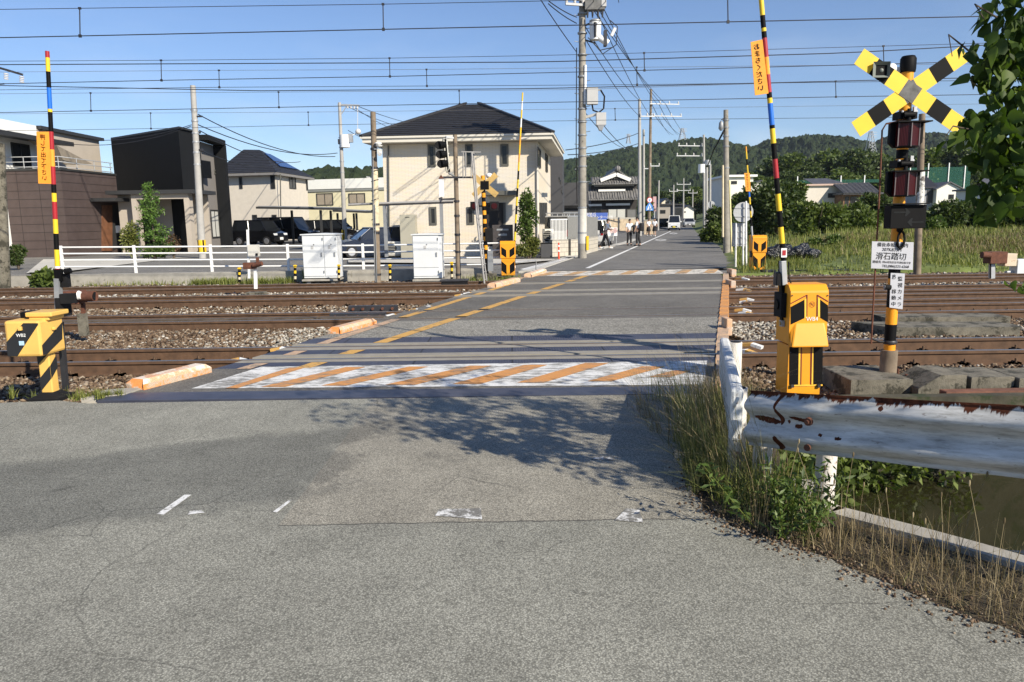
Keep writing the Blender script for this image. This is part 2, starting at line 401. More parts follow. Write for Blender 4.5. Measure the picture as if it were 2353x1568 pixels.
# verge between road and canal
ced = [G(1905, 1185), G(2095, 1235), G(2230, 1273), G(2353, 1310)]
cw = [(2.12, 7.0), (2.1, 6.2), (1.95, 5.3), (1.78, 4.6), (1.72, 4.2)] + [(p.x, p.y) for p in ced] + [(3.1, 2.4), (4.2, 1), (6, -2), (8.5, -8)]
b = MB(); b.extr([(x - .12, y - .1, -.012) for x, y in edge_] + [(x, y, -.012) for x, y in cw[::-1]], (0, 0, -1.3), SOIL); struct('verge_ground', b)
# canal wall cap: a pale concrete lip along the water
b = MB()
for p, q in zip(cw[3:-1], cw[4:]):
    p, q = V(*p, 0), V(*q, 0); nrm = (q - p).cross(V(0, 0, 1)).normalized() * -1
    b.extr([p + V(0, 0, .02), q + V(0, 0, .02), q + nrm * .13 + V(0, 0, .02), p + nrm * .13 + V(0, 0, .02)], (0, 0, -1.25), CONC)
one('canal_wall', 'low concrete wall with a pale lip along the near edge of the canal', 'wall', b, (2.2, 3.5, 0))
b = MB(); b.poly([(1.2, -9, -.8), (60, -9, -.8), (60, 6.93, -.8), (1.2, 6.93, -.8)], WATER); struct('water', b)
# ballast bed
b = MB(); b.extr([(-60, 7.6, -.21), (-4.2, 7.3, -.21), (-4.1, 7.06, -.21), (2.1, 6.98, -.21), (2.2, 6.95, -.21), (60, 5.8, -.21), (60, 23.4, -.21), (-60, 24.6, -.21)], (0, 0, -1.2), BALL); struct('track_bed', b)
# kerb strip on the left between road and ballast
b = MB(); b.extr([(-4.3, 7.24, .015), (-4.25, 7.62, .015), (-3.9, 7.75, .015), (-3.95, 7.4, .015)], (0, 0, -.2), CONC)
b.extr([(-8, 7.37, .06), (-5.25, 7.22, .06), (-5.3, 7.42, .06), (-8, 7.6, .06)], (0, 0, -.26), CONC); struct('kerb', b)

# crossing deck, strip by strip, parallel to the rails
def strip(b, y0, y1, mt, z=0.0, xl=None, xr=None, dl=-.28, dr=0.0):
    pts = []
    for yy in (y0, y1):
        l = (LX(yy) + dl) if xl is None else xl; r = (RX(yy) + dr) if xr is None else xr
        pts.append((V(l, RY(yy, l), z), V(r, RY(yy, r), z)))
    b.extr([pts[0][0], pts[0][1], pts[1][1], pts[1][0]], (0, 0, -.3), mt)
T1 = (9.25, 10.19); T2 = (13.1, 14.17); T3 = (16.85, 17.9); T4 = (20.0, 21.05)
b = MB(); strip(b, 7.08, 7.42, PLATE, .006, xl=-4.1, xr=1.9); struct('road_plank', b)
b = MB(); strip(b, 7.42, 8.66, ASPHD); strip(b, 10.92, 12.71, ASPHR)
cuts = [12.71]
for a in T2 + T3 + T4: cuts += [a - .1, a + .17]
cuts.append(24.7)
for a, c in zip(cuts[::2], cuts[1::2]): strip(b, a, c, ASPHD)
struct('crossing_road', b)
b = MB()
for a, c in ((8.66, 9.03), (9.55, 9.9), (10.42, 10.92)): strip(b, a, c, PANEL)
struct('road_panel', b)
b = MB()
for a, c in ((9.03, 9.17), (9.36, 9.55), (9.9, 10.09), (10.29, 10.42)): strip(b, a, c, DECKC, .003)
for a in T3 + T4[:1]:
    for q in (-.2, .11): strip(b, a + q, a + q + .13, DECKC, .003)
struct('road_strip', b)

# paint
def sheet(b, pts, mt): b.poly([tuple(p) for p in pts], mt)
b = MB(); x0, x1 = G(440, 893, .004), G(1618, 884, .004); t0, t1 = G(600, 843, .004), G(1625, 829, .004)
sheet(b, [x0, x1, t1, t0], STRW); struct('road_markings', b)
b = MB()
for a, c, y, d, e, w in [(518, 545, 892, 665, 700, 845), (600, 655, 889, 795, 840, 843.5), (738, 795, 886, 940, 985, 842.5), (885, 955, 884, 1080, 1130, 840.5), (1040, 1105, 882, 1205, 1258, 838.5), (1188, 1250, 879, 1345, 1400, 834), (1350, 1405, 876, 1475, 1530, 842), (1490, 1540, 866, 1545, 1590, 852)]:
    sheet(b, [G(a, y, .009), G(c, y, .009), G(e, w, .009), G(d, w, .009)], STRO)
struct('road_markings', b)
FSW = paint_worn('far_white_paint', (.68, .64, .56), (.2, .185, .16), .57, 5); FSO = paint_worn('far_orange_paint', (.6, .36, .16), (.22, .19, .15), .56, 5)
b = MB(); sheet(b, [V(.4, 22.5, .004), V(6.4, 22.3, .004), V(6.68, 24.3, .004), V(.9, 24.5, .004)], FSW)
for i in range(7):
    x = .7 + i * .85; sheet(b, [V(x, 22.55, .008), V(x + .35, 22.55, .008), V(x + .95, 24.2, .008), V(x + .6, 24.2, .008)], FSO)
struct('road_markings', b)
def band(b, p, q, pieces, w, mts, z=.006):
    p, q = V(*p[:2], z), V(*q[:2], z)
    for i, (a, c) in enumerate(pieces):
        P = [p.lerp(q, (yy - p.y) / (q.y - p.y)) for yy in (a, c)]
        sheet(b, [P[0], P[0] + V(w, 0, 0), P[1] + V(w, 0, 0), P[1]], mts[i % len(mts)])
pcs = [(8.68, 9.02), (9.57, 9.88), (10.44, 10.9), (10.94, 13.0), (13.25, 14.08), (14.32, 16.6), (17.1, 17.65), (18.15, 19.75), (20.3, 20.95), (21.2, 22.3)]
b = MB(); band(b, G(698, 840), G(1150, 695), pcs, .2, [LINO]); struct('road_markings', b)
b = MB()
for k in range(len(pcs)):
    a, c = pcs[k]; sheet(b, [V(LX(a), a, .006), V(LX(a) + .17, a, .006), V(LX(c) + .17, c, .006), V(LX(c), c, .006)], LINP if k < 4 or k > 7 else LINO)
struct('road_markings', b)
b = MB(); yy = 7.5; k = 0
while yy < 22.4:
    e = min(yy + .62, 22.4); mt = LINP if yy < 12.4 or yy > 19.5 else STRO
    b.extr([V(RX(yy) + .02, yy, .02), V(RX(yy) + .17, yy, .02), V(RX(e) + .17, e - .07, .02), V(RX(e) + .02, e - .07, .02)], (0, 0, -.25), mt); yy = e; k += 1
struct('road_strip', b)
# faint scraps of old white paint on the near road
b = MB()
for pts in ([(360, 1181), (376, 1183), (440, 1137), (424, 1137)], [(430, 1183), (470, 1178), (462, 1172), (436, 1174)], [(627, 1176), (636, 1178), (672, 1149), (664, 1149)],
            [(1000, 1185), (1108, 1194), (1105, 1168), (1010, 1170)], [(1412, 1196), (1478, 1201), (1470, 1172), (1440, 1168)], [(1357, 1055), (1412, 1058), (1400, 1048), (1368, 1050)]):
    sheet(b, [G(x, y, .004) for x, y in pts], WISP)
struct('road_markings', b)

# road beyond the crossing
fr = [(6.62, 23.0), (8.31, 28.65), (12.23, 44.), (15.73, 61.53), (21.52, 87.41), (32.8, 135.9), (60, 260)]
fl = [(.42, 23.1), (.97, 25.24), (2.81, 32.76), (3.71, 36.2), (5.04, 41.53), (7.82, 49.95), (12.43, 68.93), (23.76, 114.9), (52, 260)]
def FR(Y): return float(np.interp(Y, [p[1] for p in fr], [p[0] for p in fr]))
def FL(Y): return float(np.interp(Y, [p[1] for p in fl], [p[0] for p in fl]))
b = MB(); ys = [24.6, 27, 30, 33, 36, 40, 45, 52, 60, 70, 82, 96, 115, 136, 170, 210, 260]
for a, c in zip(ys, ys[1:]): b.poly([(FL(a), a, .01), (FR(a), a, .01), (FR(c), c, .01), (FL(c), c, .01)], ASPHF)
struct('far_road', b)
b = MB()
p, q = G(1340, 619.5), G(1542, 531)
band(b, p, q, [(25.6, 90)], .16, [LINW], .016)
for cx, cy, w, h in ((1419, 552, 22, 4.5), (1525, 536.5, 16, 3)):     # two diamond marks
    pass
def diamond(cx, cy, w, h, k):
    o = [G(cx - w, cy), G(cx, cy - h), G(cx + w, cy), G(cx, cy + h)]; c = sum(o, V(0, 0, 0)) / 4
    for i in range(4):
        u, v = o[i], o[(i + 1) % 4]; sheet(b, [V(*(z_[:2]), .016) for z_ in (u, v, v.lerp(c, k), u.lerp(c, k))], LINW)
diamond(1466 + 7, 555.5, 0.1, .1, .3)
def z5(x, y): return ((1950 + x / 3.136) / 1.5725, (600 + y / 3.136) / 1.5725)
for (x, y, w, h) in ((1372, 842, 72, 12), (1516, 766, 50, 9)):
    X, Y = z5(x, y); diamond(X, Y, w * .2028, h * .2028, .35)
struct('road_markings', b)
# paved shoulder and side street lines to the left of the far road
b = MB()
for a, c in zip(ys[:9], ys[1:9]): b.extr([(FL(a) - .55, a, .03), (FL(a), a, .03), (FL(c), c, .03), (FL(c) - .55, c, .03)], (0, 0, -.3), PAVE)
struct('pavement', b)

# land left of the road (street and yards), rising a little from the road
def landL(X, Y):
    e = FL(Y) - .6 if Y > 23.1 else -.2
    return -.02 + .27 * min(1, max(max(0, (e - X - 9) / 7.0), max(0, 1 - (Y - 23.2) / 4) * min(1, max(0, (-.7 - X) / 2.5)))) + (max(0, Y - 45) * .004)
def landR(X, Y):
    e = FR(max(Y, 23)); d = X - e - .3
    s = min(1, max(0, d / 1.2)); bank = min(1, max(0, (Y - 22.8 - .1 * math.sin(X)) / 7.5)) ** .8
    far = max(0, Y - 40) * .018 * min(1, max(0, d / 14))
    return -.03 + s * (.72 * bank * min(1, max(.25, d / 5)) + far) + (.05 * math.sin(X * 1.7 + Y) + .04 * math.sin(Y * 2.3 - X)) * s
def field(name, xs, ys_, fn, mt):
    v = [(x, y, fn(x, y)) for y in ys_ for x in xs]; nx = len(xs)
    b = MB(); b.add(v, [(j * nx + i, j * nx + i + 1, (j + 1) * nx + i + 1, (j + 1) * nx + i) for j in range(len(ys_) - 1) for i in range(nx - 1)], mt, True)
    struct(name, b)
YL = list(np.linspace(23.0, 60, 75)) + list(np.linspace(62, 300, 60))
xs = list(np.linspace(-160, -40, 16)) + list(np.linspace(-38, 8, 93)) + list(np.linspace(9, 50, 20))
def landLm(X, Y):
    return landL(X, Y) if X < FL(max(Y, 23.1)) - .5 else -.06
field('street_ground', xs, YL, landLm, ASPHF)
YR = [22.45] + list(np.linspace(22.55, 60, 90)) + list(np.linspace(62, 420, 60))
def landRm(X, Y): return -.45 if Y < 22.5 else landR(X, Y) if X > FR(max(Y, 23)) + .1 else -.08
field('grass_field', list(np.linspace(6.2, 45, 110)) + list(np.linspace(46, 330, 70)), YR, landRm, GRASSG)
# skirt of the right bank and retaining wall along the left yards
b = MB(); b.extr([(-60, 24.1, .25), (-60, 23.9, .25), (-.6, 22.72, .25), (-.6, 23.1, .25)], (0, 0, -1.4), CONC)
o = one('retaining_wall', 'low stained concrete retaining wall under the white pipe fence beside the tracks', 'wall', b, (-25, 23.3, -.5))
b = MB()
b.poly([tuple(G(*p, .05)) for p in ((800, 603), (1180, 606), (1290, 596), (800, 594))], PAVE)
b.poly([tuple(G(*p, .27)) for p in ((60, 628), (130, 626), (420, 592), (100, 596))], PAVE)
struct('yard_pavement', b)
b = MB(); b.poly([tuple(G(*p, .03)) for p in ((1195, 619), (1212, 620), (1330, 588), (1318, 588))], LINW); struct('road_markings', b)

# wooded hills on the skyline
SKY = [(520, 385), (600, 384), (690, 375), (760, 361), (830, 355), (885, 352), (960, 352), (1100, 372), (1230, 372), (1290, 361), (1345, 352), (1400, 339), (1450, 325), (1500, 318), (1550, 310), (1600, 309), (1650, 320), (1703, 334), (1744, 310), (1768, 314), (1790, 309), (1819, 304), (1848, 313), (1890, 326), (1945, 342), (1978, 318), (2010, 298), (2060, 296), (2150, 312), (2300, 322), (2353, 330), (2800, 350)]
n = N('hill_canopy'); g = n.new('ShaderNodeNewGeometry')
n.col(n.mix(n.ramp(n.noise(.03, 6, .65, vec=g.outputs['Position']), (.35, 0.0), (.65, 1.0)),
            n.ramp(n.noise(.3, 4, vec=g.outputs['Position']), (.3, (.012, .022, .011)), (.7, (.032, .047, .023))),
            n.ramp(n.noise(.35, 4, vec=g.outputs['Position']), (.3, (.02, .033, .013)), (.7, (.05, .066, .028)))))
n.bump(n.noise(.9, 5, vec=g.outputs['Position']), .9, 1.5); HILLM = n.set(.95, 0, .1)
rg = np.random.default_rng(3)
def hill(name, xa, xb, Yc, Yf, dx, dy, label):
    px = np.linspace(xa, xb, int((xb - xa) / dx * Yc / FPX) + 2); nyy = int((Yc - Yf) / dy) + 2
    top = np.interp(px, [p[0] for p in SKY], [p[1] for p in SKY])
    Xc = (px - IW / 2) / FPX * Yc; zc = np.array([A(a, t, Yc).z for a, t in zip(px, top)])
    ysr = np.linspace(Yf, Yc * 1.12, nyy)
    X = Xc[None, :] * np.ones((nyy, 1)) + rg.uniform(-.3, .3, (nyy, len(px))) * dx; Y = ysr[:, None] * np.ones((1, len(px))) + rg.uniform(-.3, .3, (nyy, len(px))) * dy
    t = np.clip((ysr - Yf) / (Yc - Yf), 0, 1.4)[:, None]
    prof = np.where(t < 1, np.sin(np.clip(t, 0, 1) * np.pi / 2) ** 1.25, 1 - (t - 1) * 1.2)
    ridge = 1 + .13 * np.sin(X / 34 + 1.3 * np.sin(Y / 60)) * np.sin(np.clip(t, 0, 1) * np.pi) + .08 * np.sin(X / 13 + Y / 41) * np.sin(np.clip(t, 0, 1) * np.pi)
    Z = -3 + (zc[None, :] - 9) * prof * np.minimum(ridge, 1.02)
    # crowns: a dome round each of many random tree positions, binned on a coarse cell
    cell = 5.5; gx = np.floor(X / cell).astype(int); gy = np.floor(Y / cell).astype(int); best = np.zeros_like(Z)
    def h(a, b, k): return (np.sin(a * 127.1 + b * 311.7 + k * 74.7) * 43758.5453) % 1
    for ox in (-1, 0, 1):
        for oy in (-1, 0, 1):
            cx = (gx + ox + .15 + .7 * h(gx + ox, gy + oy, 1)) * cell; cy = (gy + oy + .15 + .7 * h(gx + ox, gy + oy, 2)) * cell
            r = 2.7 + 2.2 * h(gx + ox, gy + oy, 3); hh = 2.5 + 4.5 * h(gx + ox, gy + oy, 4)
            d2 = ((X - cx) ** 2 + (Y - cy) ** 2) / r ** 2
            best = np.maximum(best, np.sqrt(np.clip(1 - d2, 0, 1)) * hh)
    Z = Z + best + rg.uniform(-.5, .5, Z.shape)
    v = np.stack([X, Y, Z], -1).reshape(-1, 3); m = len(px)
    i, j = np.meshgrid(np.arange(m - 1), np.arange(nyy - 1)); k = (j * m + i).ravel()
    f = np.stack([k, k + 1, k + m + 1, k + m], -1)
    me = np_mesh(name, v, f, [HILLM]); o = link(name, me); o['kind'] = 'structure'; o['label'] = label
    me.polygons.foreach_set('use_smooth', np.zeros(len(me.polygons), bool))
    return v
hill('hill', 1180, 2750, 800, 430, 1.6, 2.6, 'long dark green wooded hill along the skyline')
hill('hill', 480, 1240, 380, 230, 1.2, 2.2, 'low wooded hill behind the houses')
# ================================================================ tracks
RAILS = mat('rail_side_rust', (.1, .055, .03), .85, .3, 9, bump=.15)
RAILT = mat('rail_head_steel', (.3, .26, .22), .32, .12, 6, .75)
FAST = mat('fastening_rust', (.19, .12, .075), .85, .3, 9, bump=.2)
TIE = mat('dark_sleeper', (.09, .068, .05), .95, .35, 5, bump=.5)
ICO = [(-.53, .85, 0), (.53, .85, 0), (-.53, -.85, 0), (.53, -.85, 0), (0, -.53, .85), (0, .53, .85), (0, -.53, -.85), (0, .53, -.85), (.85, 0, -.53), (.85, 0, .53), (-.85, 0, -.53), (-.85, 0, .53)]
ICF = [(0, 11, 5), (0, 5, 1), (0, 1, 7), (0, 7, 10), (0, 10, 11), (1, 5, 9), (5, 11, 4), (11, 10, 2), (10, 7, 6), (7, 1, 8), (3, 9, 4), (3, 4, 2), (3, 2, 6), (3, 6, 8), (3, 8, 9), (4, 9, 5), (2, 4, 11), (6, 2, 10), (8, 6, 7), (9, 8, 1)]
def rail_mb(y0, xa, xb):
    prof = [(-.0725, -.185), (.0725, -.185), (.0725, -.172), (.014, -.155), (.011, -.05), (.0325, -.038), (.0325, -.004), (.026, .001), (-.026, .001), (-.0325, -.004), (-.0325, -.038), (-.011, -.05), (-.014, -.155), (-.0725, -.172)]
    b = MB(); k = len(prof); m = 24; vs = []
    for i in range(m + 1):
        X = xa + (xb - xa) * i / m
        vs += [(X, RY(y0, X) + p, z) for p, z in prof]
    for i in range(m):
        for j in range(k):
            q = (i * k + j, (i + 1) * k + j, (i + 1) * k + (j + 1) % k, i * k + (j + 1) % k)
            b.add([vs[t] for t in q], [(0, 1, 2, 3)], RAILT if j in (6, 7, 8) else RAILS)
    return b
sl_b = MB(); g_ = .52
sl_b.box((0, 0, -.265), (.21, 2.1, .15), TIE)
SLEEP_ME = sl_b.mesh('sleeper')
fb = MB()
for s in (-1, 1):
    fb.box((0, 0, -.182), (.18, .36, .018), FAST)
    for q in (-1, 1):
        fb.box((0, q * .11, -.155), (.12, .08, .04), FAST); fb.cyl((0, q * .125, -.15), (0, q * .125, -.085), .018, .014, FAST, 6)
        fb.cyl((.03, q * .095, -.145), (-.03, q * .095, -.13), .018, .018, FAST, 6)
FAST_ME = fb.mesh('rail_fastening')
tr = [('nearest rusty railway track, just behind the concrete blocks and barrier machines', T1, 15), ('second railway track from the road, with a dark guard timber between its rails', T2, 20), ('third railway track, between the guard timber track and the farthest one', T3, 25), ('farthest railway track, running just below the retaining wall', T4, 30)]
for lab, (ya, yb), xm in tr:
    yc = (ya + yb) / 2
    t = T('railway_track', lab, 'railway track', (0, yc, -.15), 'parallel railway tracks')
    for y0 in (ya, yb): t.part('rail', rail_mb(y0, -xm, xm))
    X = -xm * .62; w = yb - ya
    while X < xm * .72:
        if not (LX(yc) - .4 < X < RX(yc) + .35):
            o = link('sleeper', SLEEP_ME, t.o); o.location = (X, RY(yc, X) - yc, .15)
            for y0 in (ya, yb):
                f = link('rail_fastening', FAST_ME, o); f.location = (0, y0 - yc, 0)
        X += .62
    if ya == T3[0]:
        for y0 in (15.0, 16.07): t.part('rail', rail_mb(y0, RX(15.5) + .3, xm))
    if ya == T2[0]:
        b = MB()
        for X0, X1 in ((-9, -3.6), (-3.55, -1.75)): b.extr([(X0, RY(13.5, X0), -.02), (X1, RY(13.5, X1), -.02), (X1, RY(13.72, X1), -.02), (X0, RY(13.72, X0), -.02)], (0, 0, -.16), TIE)
        t.part('guard_timber', b)
# painted flared tips of the crossing guard rails
z2 = lambda x, y: (1589.8 + x * .3447, 381.6 + y * .3447)
z6 = lambda x, y: (635.9 + x * .2163, 623.2 + y * .2163)
tips = [(z2, 330, 1178, 470, 1190), (z2, 302, 1220, 430, 1235), (z2, 287, 952, 395, 956), (z2, 312, 972, 415, 977), (z2, 320, 882, 415, 884), (z2, 318, 900, 400, 902), (z2, 292, 744, 380, 748), (z2, 296, 818, 395, 821),
        (z6, -60, 815, 140, 812), (z6, 1980, 231, 2120, 226), (z6, 1890, 249, 2020, 247), (z6, 1555, 378, 1700, 366), (z6, 1405, 405, 1550, 402), (z6, 1160, 464, 1330, 452), (z6, -490, 935, -310, 922)]
for i, (zz, a, c, d, e) in enumerate(tips):
    p, q = G(*zz(a, c), .0), G(*zz(d, e), 0.0); b = MB(); m = p.lerp(q, .5); l, r_ = (p, q)
    for k, (u, w) in enumerate(((l, m), (m, r_))):
        mt = (LINO, LINW)[(k + i) % 2]
        z0, z1 = (-.03, -.01) if k == 0 else (-.01, -.045)
        b.bar(V(u.x, u.y, z0), V(w.x, w.y, z1), .1, .04, mt)
    one('guard_rail_tip', 'flared guard rail end painted orange and white where the track leaves the crossing', 'rail tip', b, (m.x, m.y, -.06), 'painted guard rail tips')

# loose ballast stones as real geometry
def stones(regions, seed):
    r = np.random.default_rng(seed); P = []; S = []
    for (ya, yb, side, dens, size, z) in regions:
        yc = (ya + yb) / 2; xa, xb = (-.74 * yc - .5, LX(yc) - .25) if side < 0 else (RX(yc) + .25, .74 * yc + .3)
        k = int((yb - ya) * (xb - xa) * dens); x = r.uniform(xa, xb, k); y0 = r.uniform(ya, yb, k)
        P.append(np.stack([x, y0 - .02 * x, z + r.uniform(-.03, .02, k)], -1)); S.append(size * r.uniform(.6, 1.35, k))
    P = np.concatenate(P); S = np.concatenate(S); k = len(P); ico = np.array(ICO)
    v = ico[None] * r.uniform(.65, 1.25, (k, 12, 1)) * (S[:, None, None] * r.uniform(.6, 1.15, (k, 1, 3)) * np.array([1.1, 1, .8]))
    a = r.uniform(0, 6.28, k); c, s = np.cos(a)[:, None], np.sin(a)[:, None]
    v = np.stack([v[..., 0] * c - v[..., 1] * s, v[..., 0] * s + v[..., 1] * c, v[..., 2]], -1) + P[:, None]
    f = np.array(ICF)[None] + (np.arange(k) * 12)[:, None, None]
    yy = P[:, 1] + .02 * P[:, 0]; dx = np.minimum(np.abs(P[:, 0] - np.array([LX(q) for q in yy])), np.abs(P[:, 0] - np.array([RX(q) for q in yy])))
    pr = np.where((yy > 10.6) & (yy < 13.0), np.clip(1.0 - dx / 2.6, .1, .85), .05) + np.where(yy > 13.1, .12, 0) + np.where((yy > 18) & (yy < 20), .3, 0)
    return v.reshape(-1, 3), f.reshape(-1, 3), np.repeat((r.uniform(0, 1, k) < pr).astype(np.float32), 12)
rgs = []
for s in (-1, 1):
    rgs += [(7.35, 9.13, s, 950, .027, -.175), (9.36, 10.1, s, 700, .026, -.2), (10.34, 12.95, s, 850, .029, -.145), (13.25, 14.05, s, 260, .036, -.2), (14.3, 16.7, s, 400, .035, -.17), (17, 17.8, s, 230, .042, -.2), (18.05, 19.85, s, 250, .045, -.15), (20.1, 21, s, 180, .045, -.19), (21.15, 22.6, s, 200, .045, -.1)]
v, f, pa = stones(rgs, 5)
me = np_mesh('ballast_gravel', v, f, [STONE]); me.attributes.new('pale', 'FLOAT', 'POINT').data.foreach_set('value', pa)
o = link('ballast_gravel', me); tag(o, 'loose brown and pale ballast stones between the tracks', None, None, 'stuff')
# ================================================================ level crossing equipment
def seg_pole(mk, f, segs, r0, r1, n=14):
    """striped pole: f(y) gives the point at picture height y; segs = (y_top, y_bottom, material)"""
    ya, yb = segs[0][0], segs[-1][1]
    for a, c, m in segs:
        ra = r1 + (r0 - r1) * (a - ya) / (yb - ya); rc = r1 + (r0 - r1) * (c - ya) / (yb - ya)
        mk.cyl(f(c), f(a), rc, ra, m, n)
def linef(p, q, Yd):
    (x0, y0), (x1, y1) = p, q
    return lambda y: A(x0 + (x1 - x0) * (y - y0) / (y1 - y0), y, Yd)
REDL = N('red_lens'); REDL.col((.04, .001, .002)); w = REDL.new('ShaderNodeTexWave', Scale=26); REDL.l(REDL.tc.outputs['Object'], w.inputs[0]); REDL.bump(w.outputs['Fac'], .5, .004); REDL = REDL.set(.3, 0, .3)
def faceM(o, rx=R(90), rz=0, mirror=False, tilt=0):
    """frame for flat lettering facing the viewer (-Y); tilt turns it in its own plane"""
    m = Matrix.Translation(o) @ Matrix.Rotation(rz, 4, 'Z') @ Matrix.Rotation(rx, 4, 'X') @ Matrix.Rotation(tilt, 4, 'Z')
    if mirror: m = m @ Matrix.Scale(-1, 4, (1, 0, 0))
    return m

# ---- near signal post on the right
Ys = 7.77; S0 = G(2040, 862)
def PS(x, y, d=0.0): return A(x, y, Ys + d)
pxm = (PS(2061, 500) - PS(2060, 500)).x
axis = S0.copy()
def SP(y): 
    z = PS(2060, y).z; return V(axis.x, Ys, z)
t = T('crossing_signal', 'tall yellow and black signal post with crossbuck, two red lamps and white sign', 'crossing signal', (S0.x, Ys, -.15))
b = MB(); seg_pole(b, SP, [(150, 345, ORG), (345, 366, BLACK), (366, 470, ORG), (470, 512, BLACK), (512, 562, ORG), (562, 640, BLACK), (640, 655, ORG), (655, 706, BLACK), (706, 745, ORG), (745, 790, BLACK), (790, 804, ORG)], .057, .057, 18)
t.part('pole', b)
b = MB(); z0 = SP(804).z; b.lathe([(.085, z0 - .0), (.085, .02), (.1, -.01), (.16, -.03), (.24, -.05), (.25, -.08), (.25, -.1)], CONCB, 20, Matrix.Translation((axis.x, Ys, 0)))
for k in range(4):
    a = .6 + k * 1.57; b.cyl((axis.x + .2 * math.cos(a), Ys + .2 * math.sin(a), -.06), (axis.x + .2 * math.cos(a), Ys + .2 * math.sin(a), .04), .016, .016, RUST, 8)
t.part('base_flange', b)
# crossbuck
cz = SP(214).z; cc = V(axis.x, Ys - .075, cz)
ROTN = mat('weathered_black_sheet', (.09, .088, .085), .6, .6, 14, dirt=(.2, .1, .05), dscale=9)
for k, ang in enumerate((R(34.5), R(-33))):
    u = V(math.cos(ang), 0, math.sin(ang)); v = V(-math.sin(ang), 0, math.cos(ang)); b = MB(); off = V(0, -.004 * k, 0)
    for a, c, m in ((-.63, -.45, YELB), (-.45, -.26, BLACK), (-.26, -.085, YELB), (-.085, .085, ROTN), (.085, .26, YELB), (.26, .45, BLACK), (.45, .63, YELB)):
        o = cc + off
        b.extr([o + u * a - v * .085, o + u * c - v * .085, o + u * c + v * .085, o + u * a + v * .085], (0, .0035, 0), m)
    t.part('crossbuck_arm', b)
b = MB(); b.box((axis.x, Ys - .05, cz), (.1, .05, .1), DARKM); t.part('crossbuck_bracket', b)
b = MB(); b.lathe([(.07, -.03), (.075, .0), (.075, .1), (.06, .125), (.02, .13)], BLACK, 16, Matrix.Translation((axis.x, Ys, SP(160).z))); t.part('pole_cap', b)
# horn loudspeaker
b = MB(); hp = PS(2026, 160, -.12)
def hornrect(c, w, h): return [c + V(-w, 0, -h), c + V(w, 0, -h), c + V(w, 0, h), c + V(-w, 0, h)]
fr_ = hornrect(hp, .085, .075); bk = hornrect(hp + V(.08, .14, .02), .045, .04); inn = hornrect(hp + V(.03, .07, .0), .035, .03)
b.add(fr_ + bk, [(0, 4, 5, 1), (1, 5, 6, 2), (2, 6, 7, 3), (3, 7, 4, 0), (4, 7, 6, 5)], PLAINWHITE)
GREYH = mat('horn_grey', (.2, .22, .2), .5, .1, 5)
b.add(fr_ + inn, [(0, 1, 5, 4), (1, 2, 6, 5), (2, 3, 7, 6), (3, 0, 4, 7), (4, 5, 6, 7)], GREYH)
b.ball(hp + V(.02, .05, 0), .022, GREYH); b.cyl(hp + V(.08, .13, .02), hp + V(.19, .17, .035), .045, .055, PLAINWHITE); b.bar(hp + V(.17, .17, .02), V(axis.x, Ys, hp.z + .02), .03, .05, GALV)
t.part('loudspeaker', b)
def lampbox(y0, y1, xl, xr):
    c = V(axis.x - .015, Ys, 0); zt, zb = SP(y0).z, SP(y1).z; h = zt - zb
    b = MB(); w = .165; q = .05
    o = [V(-w, 0, -h / 2 + q), V(-w + q, 0, -h / 2), V(w - q, 0, -h / 2), V(w, 0, -h / 2 + q), V(w, 0, h / 2 - .01), V(w - .01, 0, h / 2), V(-w + .01, 0, h / 2), V(-w, 0, h / 2 - .01)]
    cen = V(c.x, Ys - .09, (zt + zb) / 2)
    b.extr([cen + p for p in o], (0, .05, 0), BLACK)
    b.box(cen + V(.02, -.02, h / 2 - .004), (.34, .2, .012), BLACK); b.bar(cen + V(0, .05, 0), cen + V(0, .1, 0), .12, .12, BLACKM)
    lp = t.part('lamp_housing', b)
    b = MB(); hw = .105; hh = h * .46
    pl = [V(-hw, -.0, 0), V(-hw, -.05, 0), V(-.0, -.1, 0), (V(hw, -.05, 0)), V(hw, 0, 0)]
    b.extr([cen + p + V(-.005, 0, -hh) for p in pl], (0, 0, 2 * hh), REDL); t.part('red_lens', b, lp)
    b = MB()
    for p in pl[1:4]: b.bar(cen + p + V(-.005, -.004, -hh - .006), cen + p + V(-.005, -.004, hh + .006), .009, .009, mat('lens_trim', (.11, .085, .09), .5))
    for z in (-hh, hh):
        for p, q_ in zip(pl[1:], pl[2:4]): b.bar(cen + p + V(-.005, -.004, z), cen + q_ + V(-.005, -.004, z), .01, .01, BLACK)
    t.part('lens_frame', b, lp)
lampbox(284, 342, 2028, 2100); lampbox(395, 453, 2023, 2095)
for y in (267, 378):
    b = MB(); c = SP(y)
    b.box(c, (.17, .16, .075), BLACK); b.cyl(c + V(-.06, -.09, .0), c + V(.05, -.09, .0), .03, .03, BLACK); b.cyl(c + V(.0, -.085, .06), c + V(.0, -.085, -.07), .02, .02, BLACKM); b.box(c + V(.05, -.09, .05), (.03, .03, .05), GALV)
    for q in (-1, 1): b.ball(c + V(.07 * q, -.085, .03), .014, GALV, 8, 5)
    t.part('cable_clamp', b)
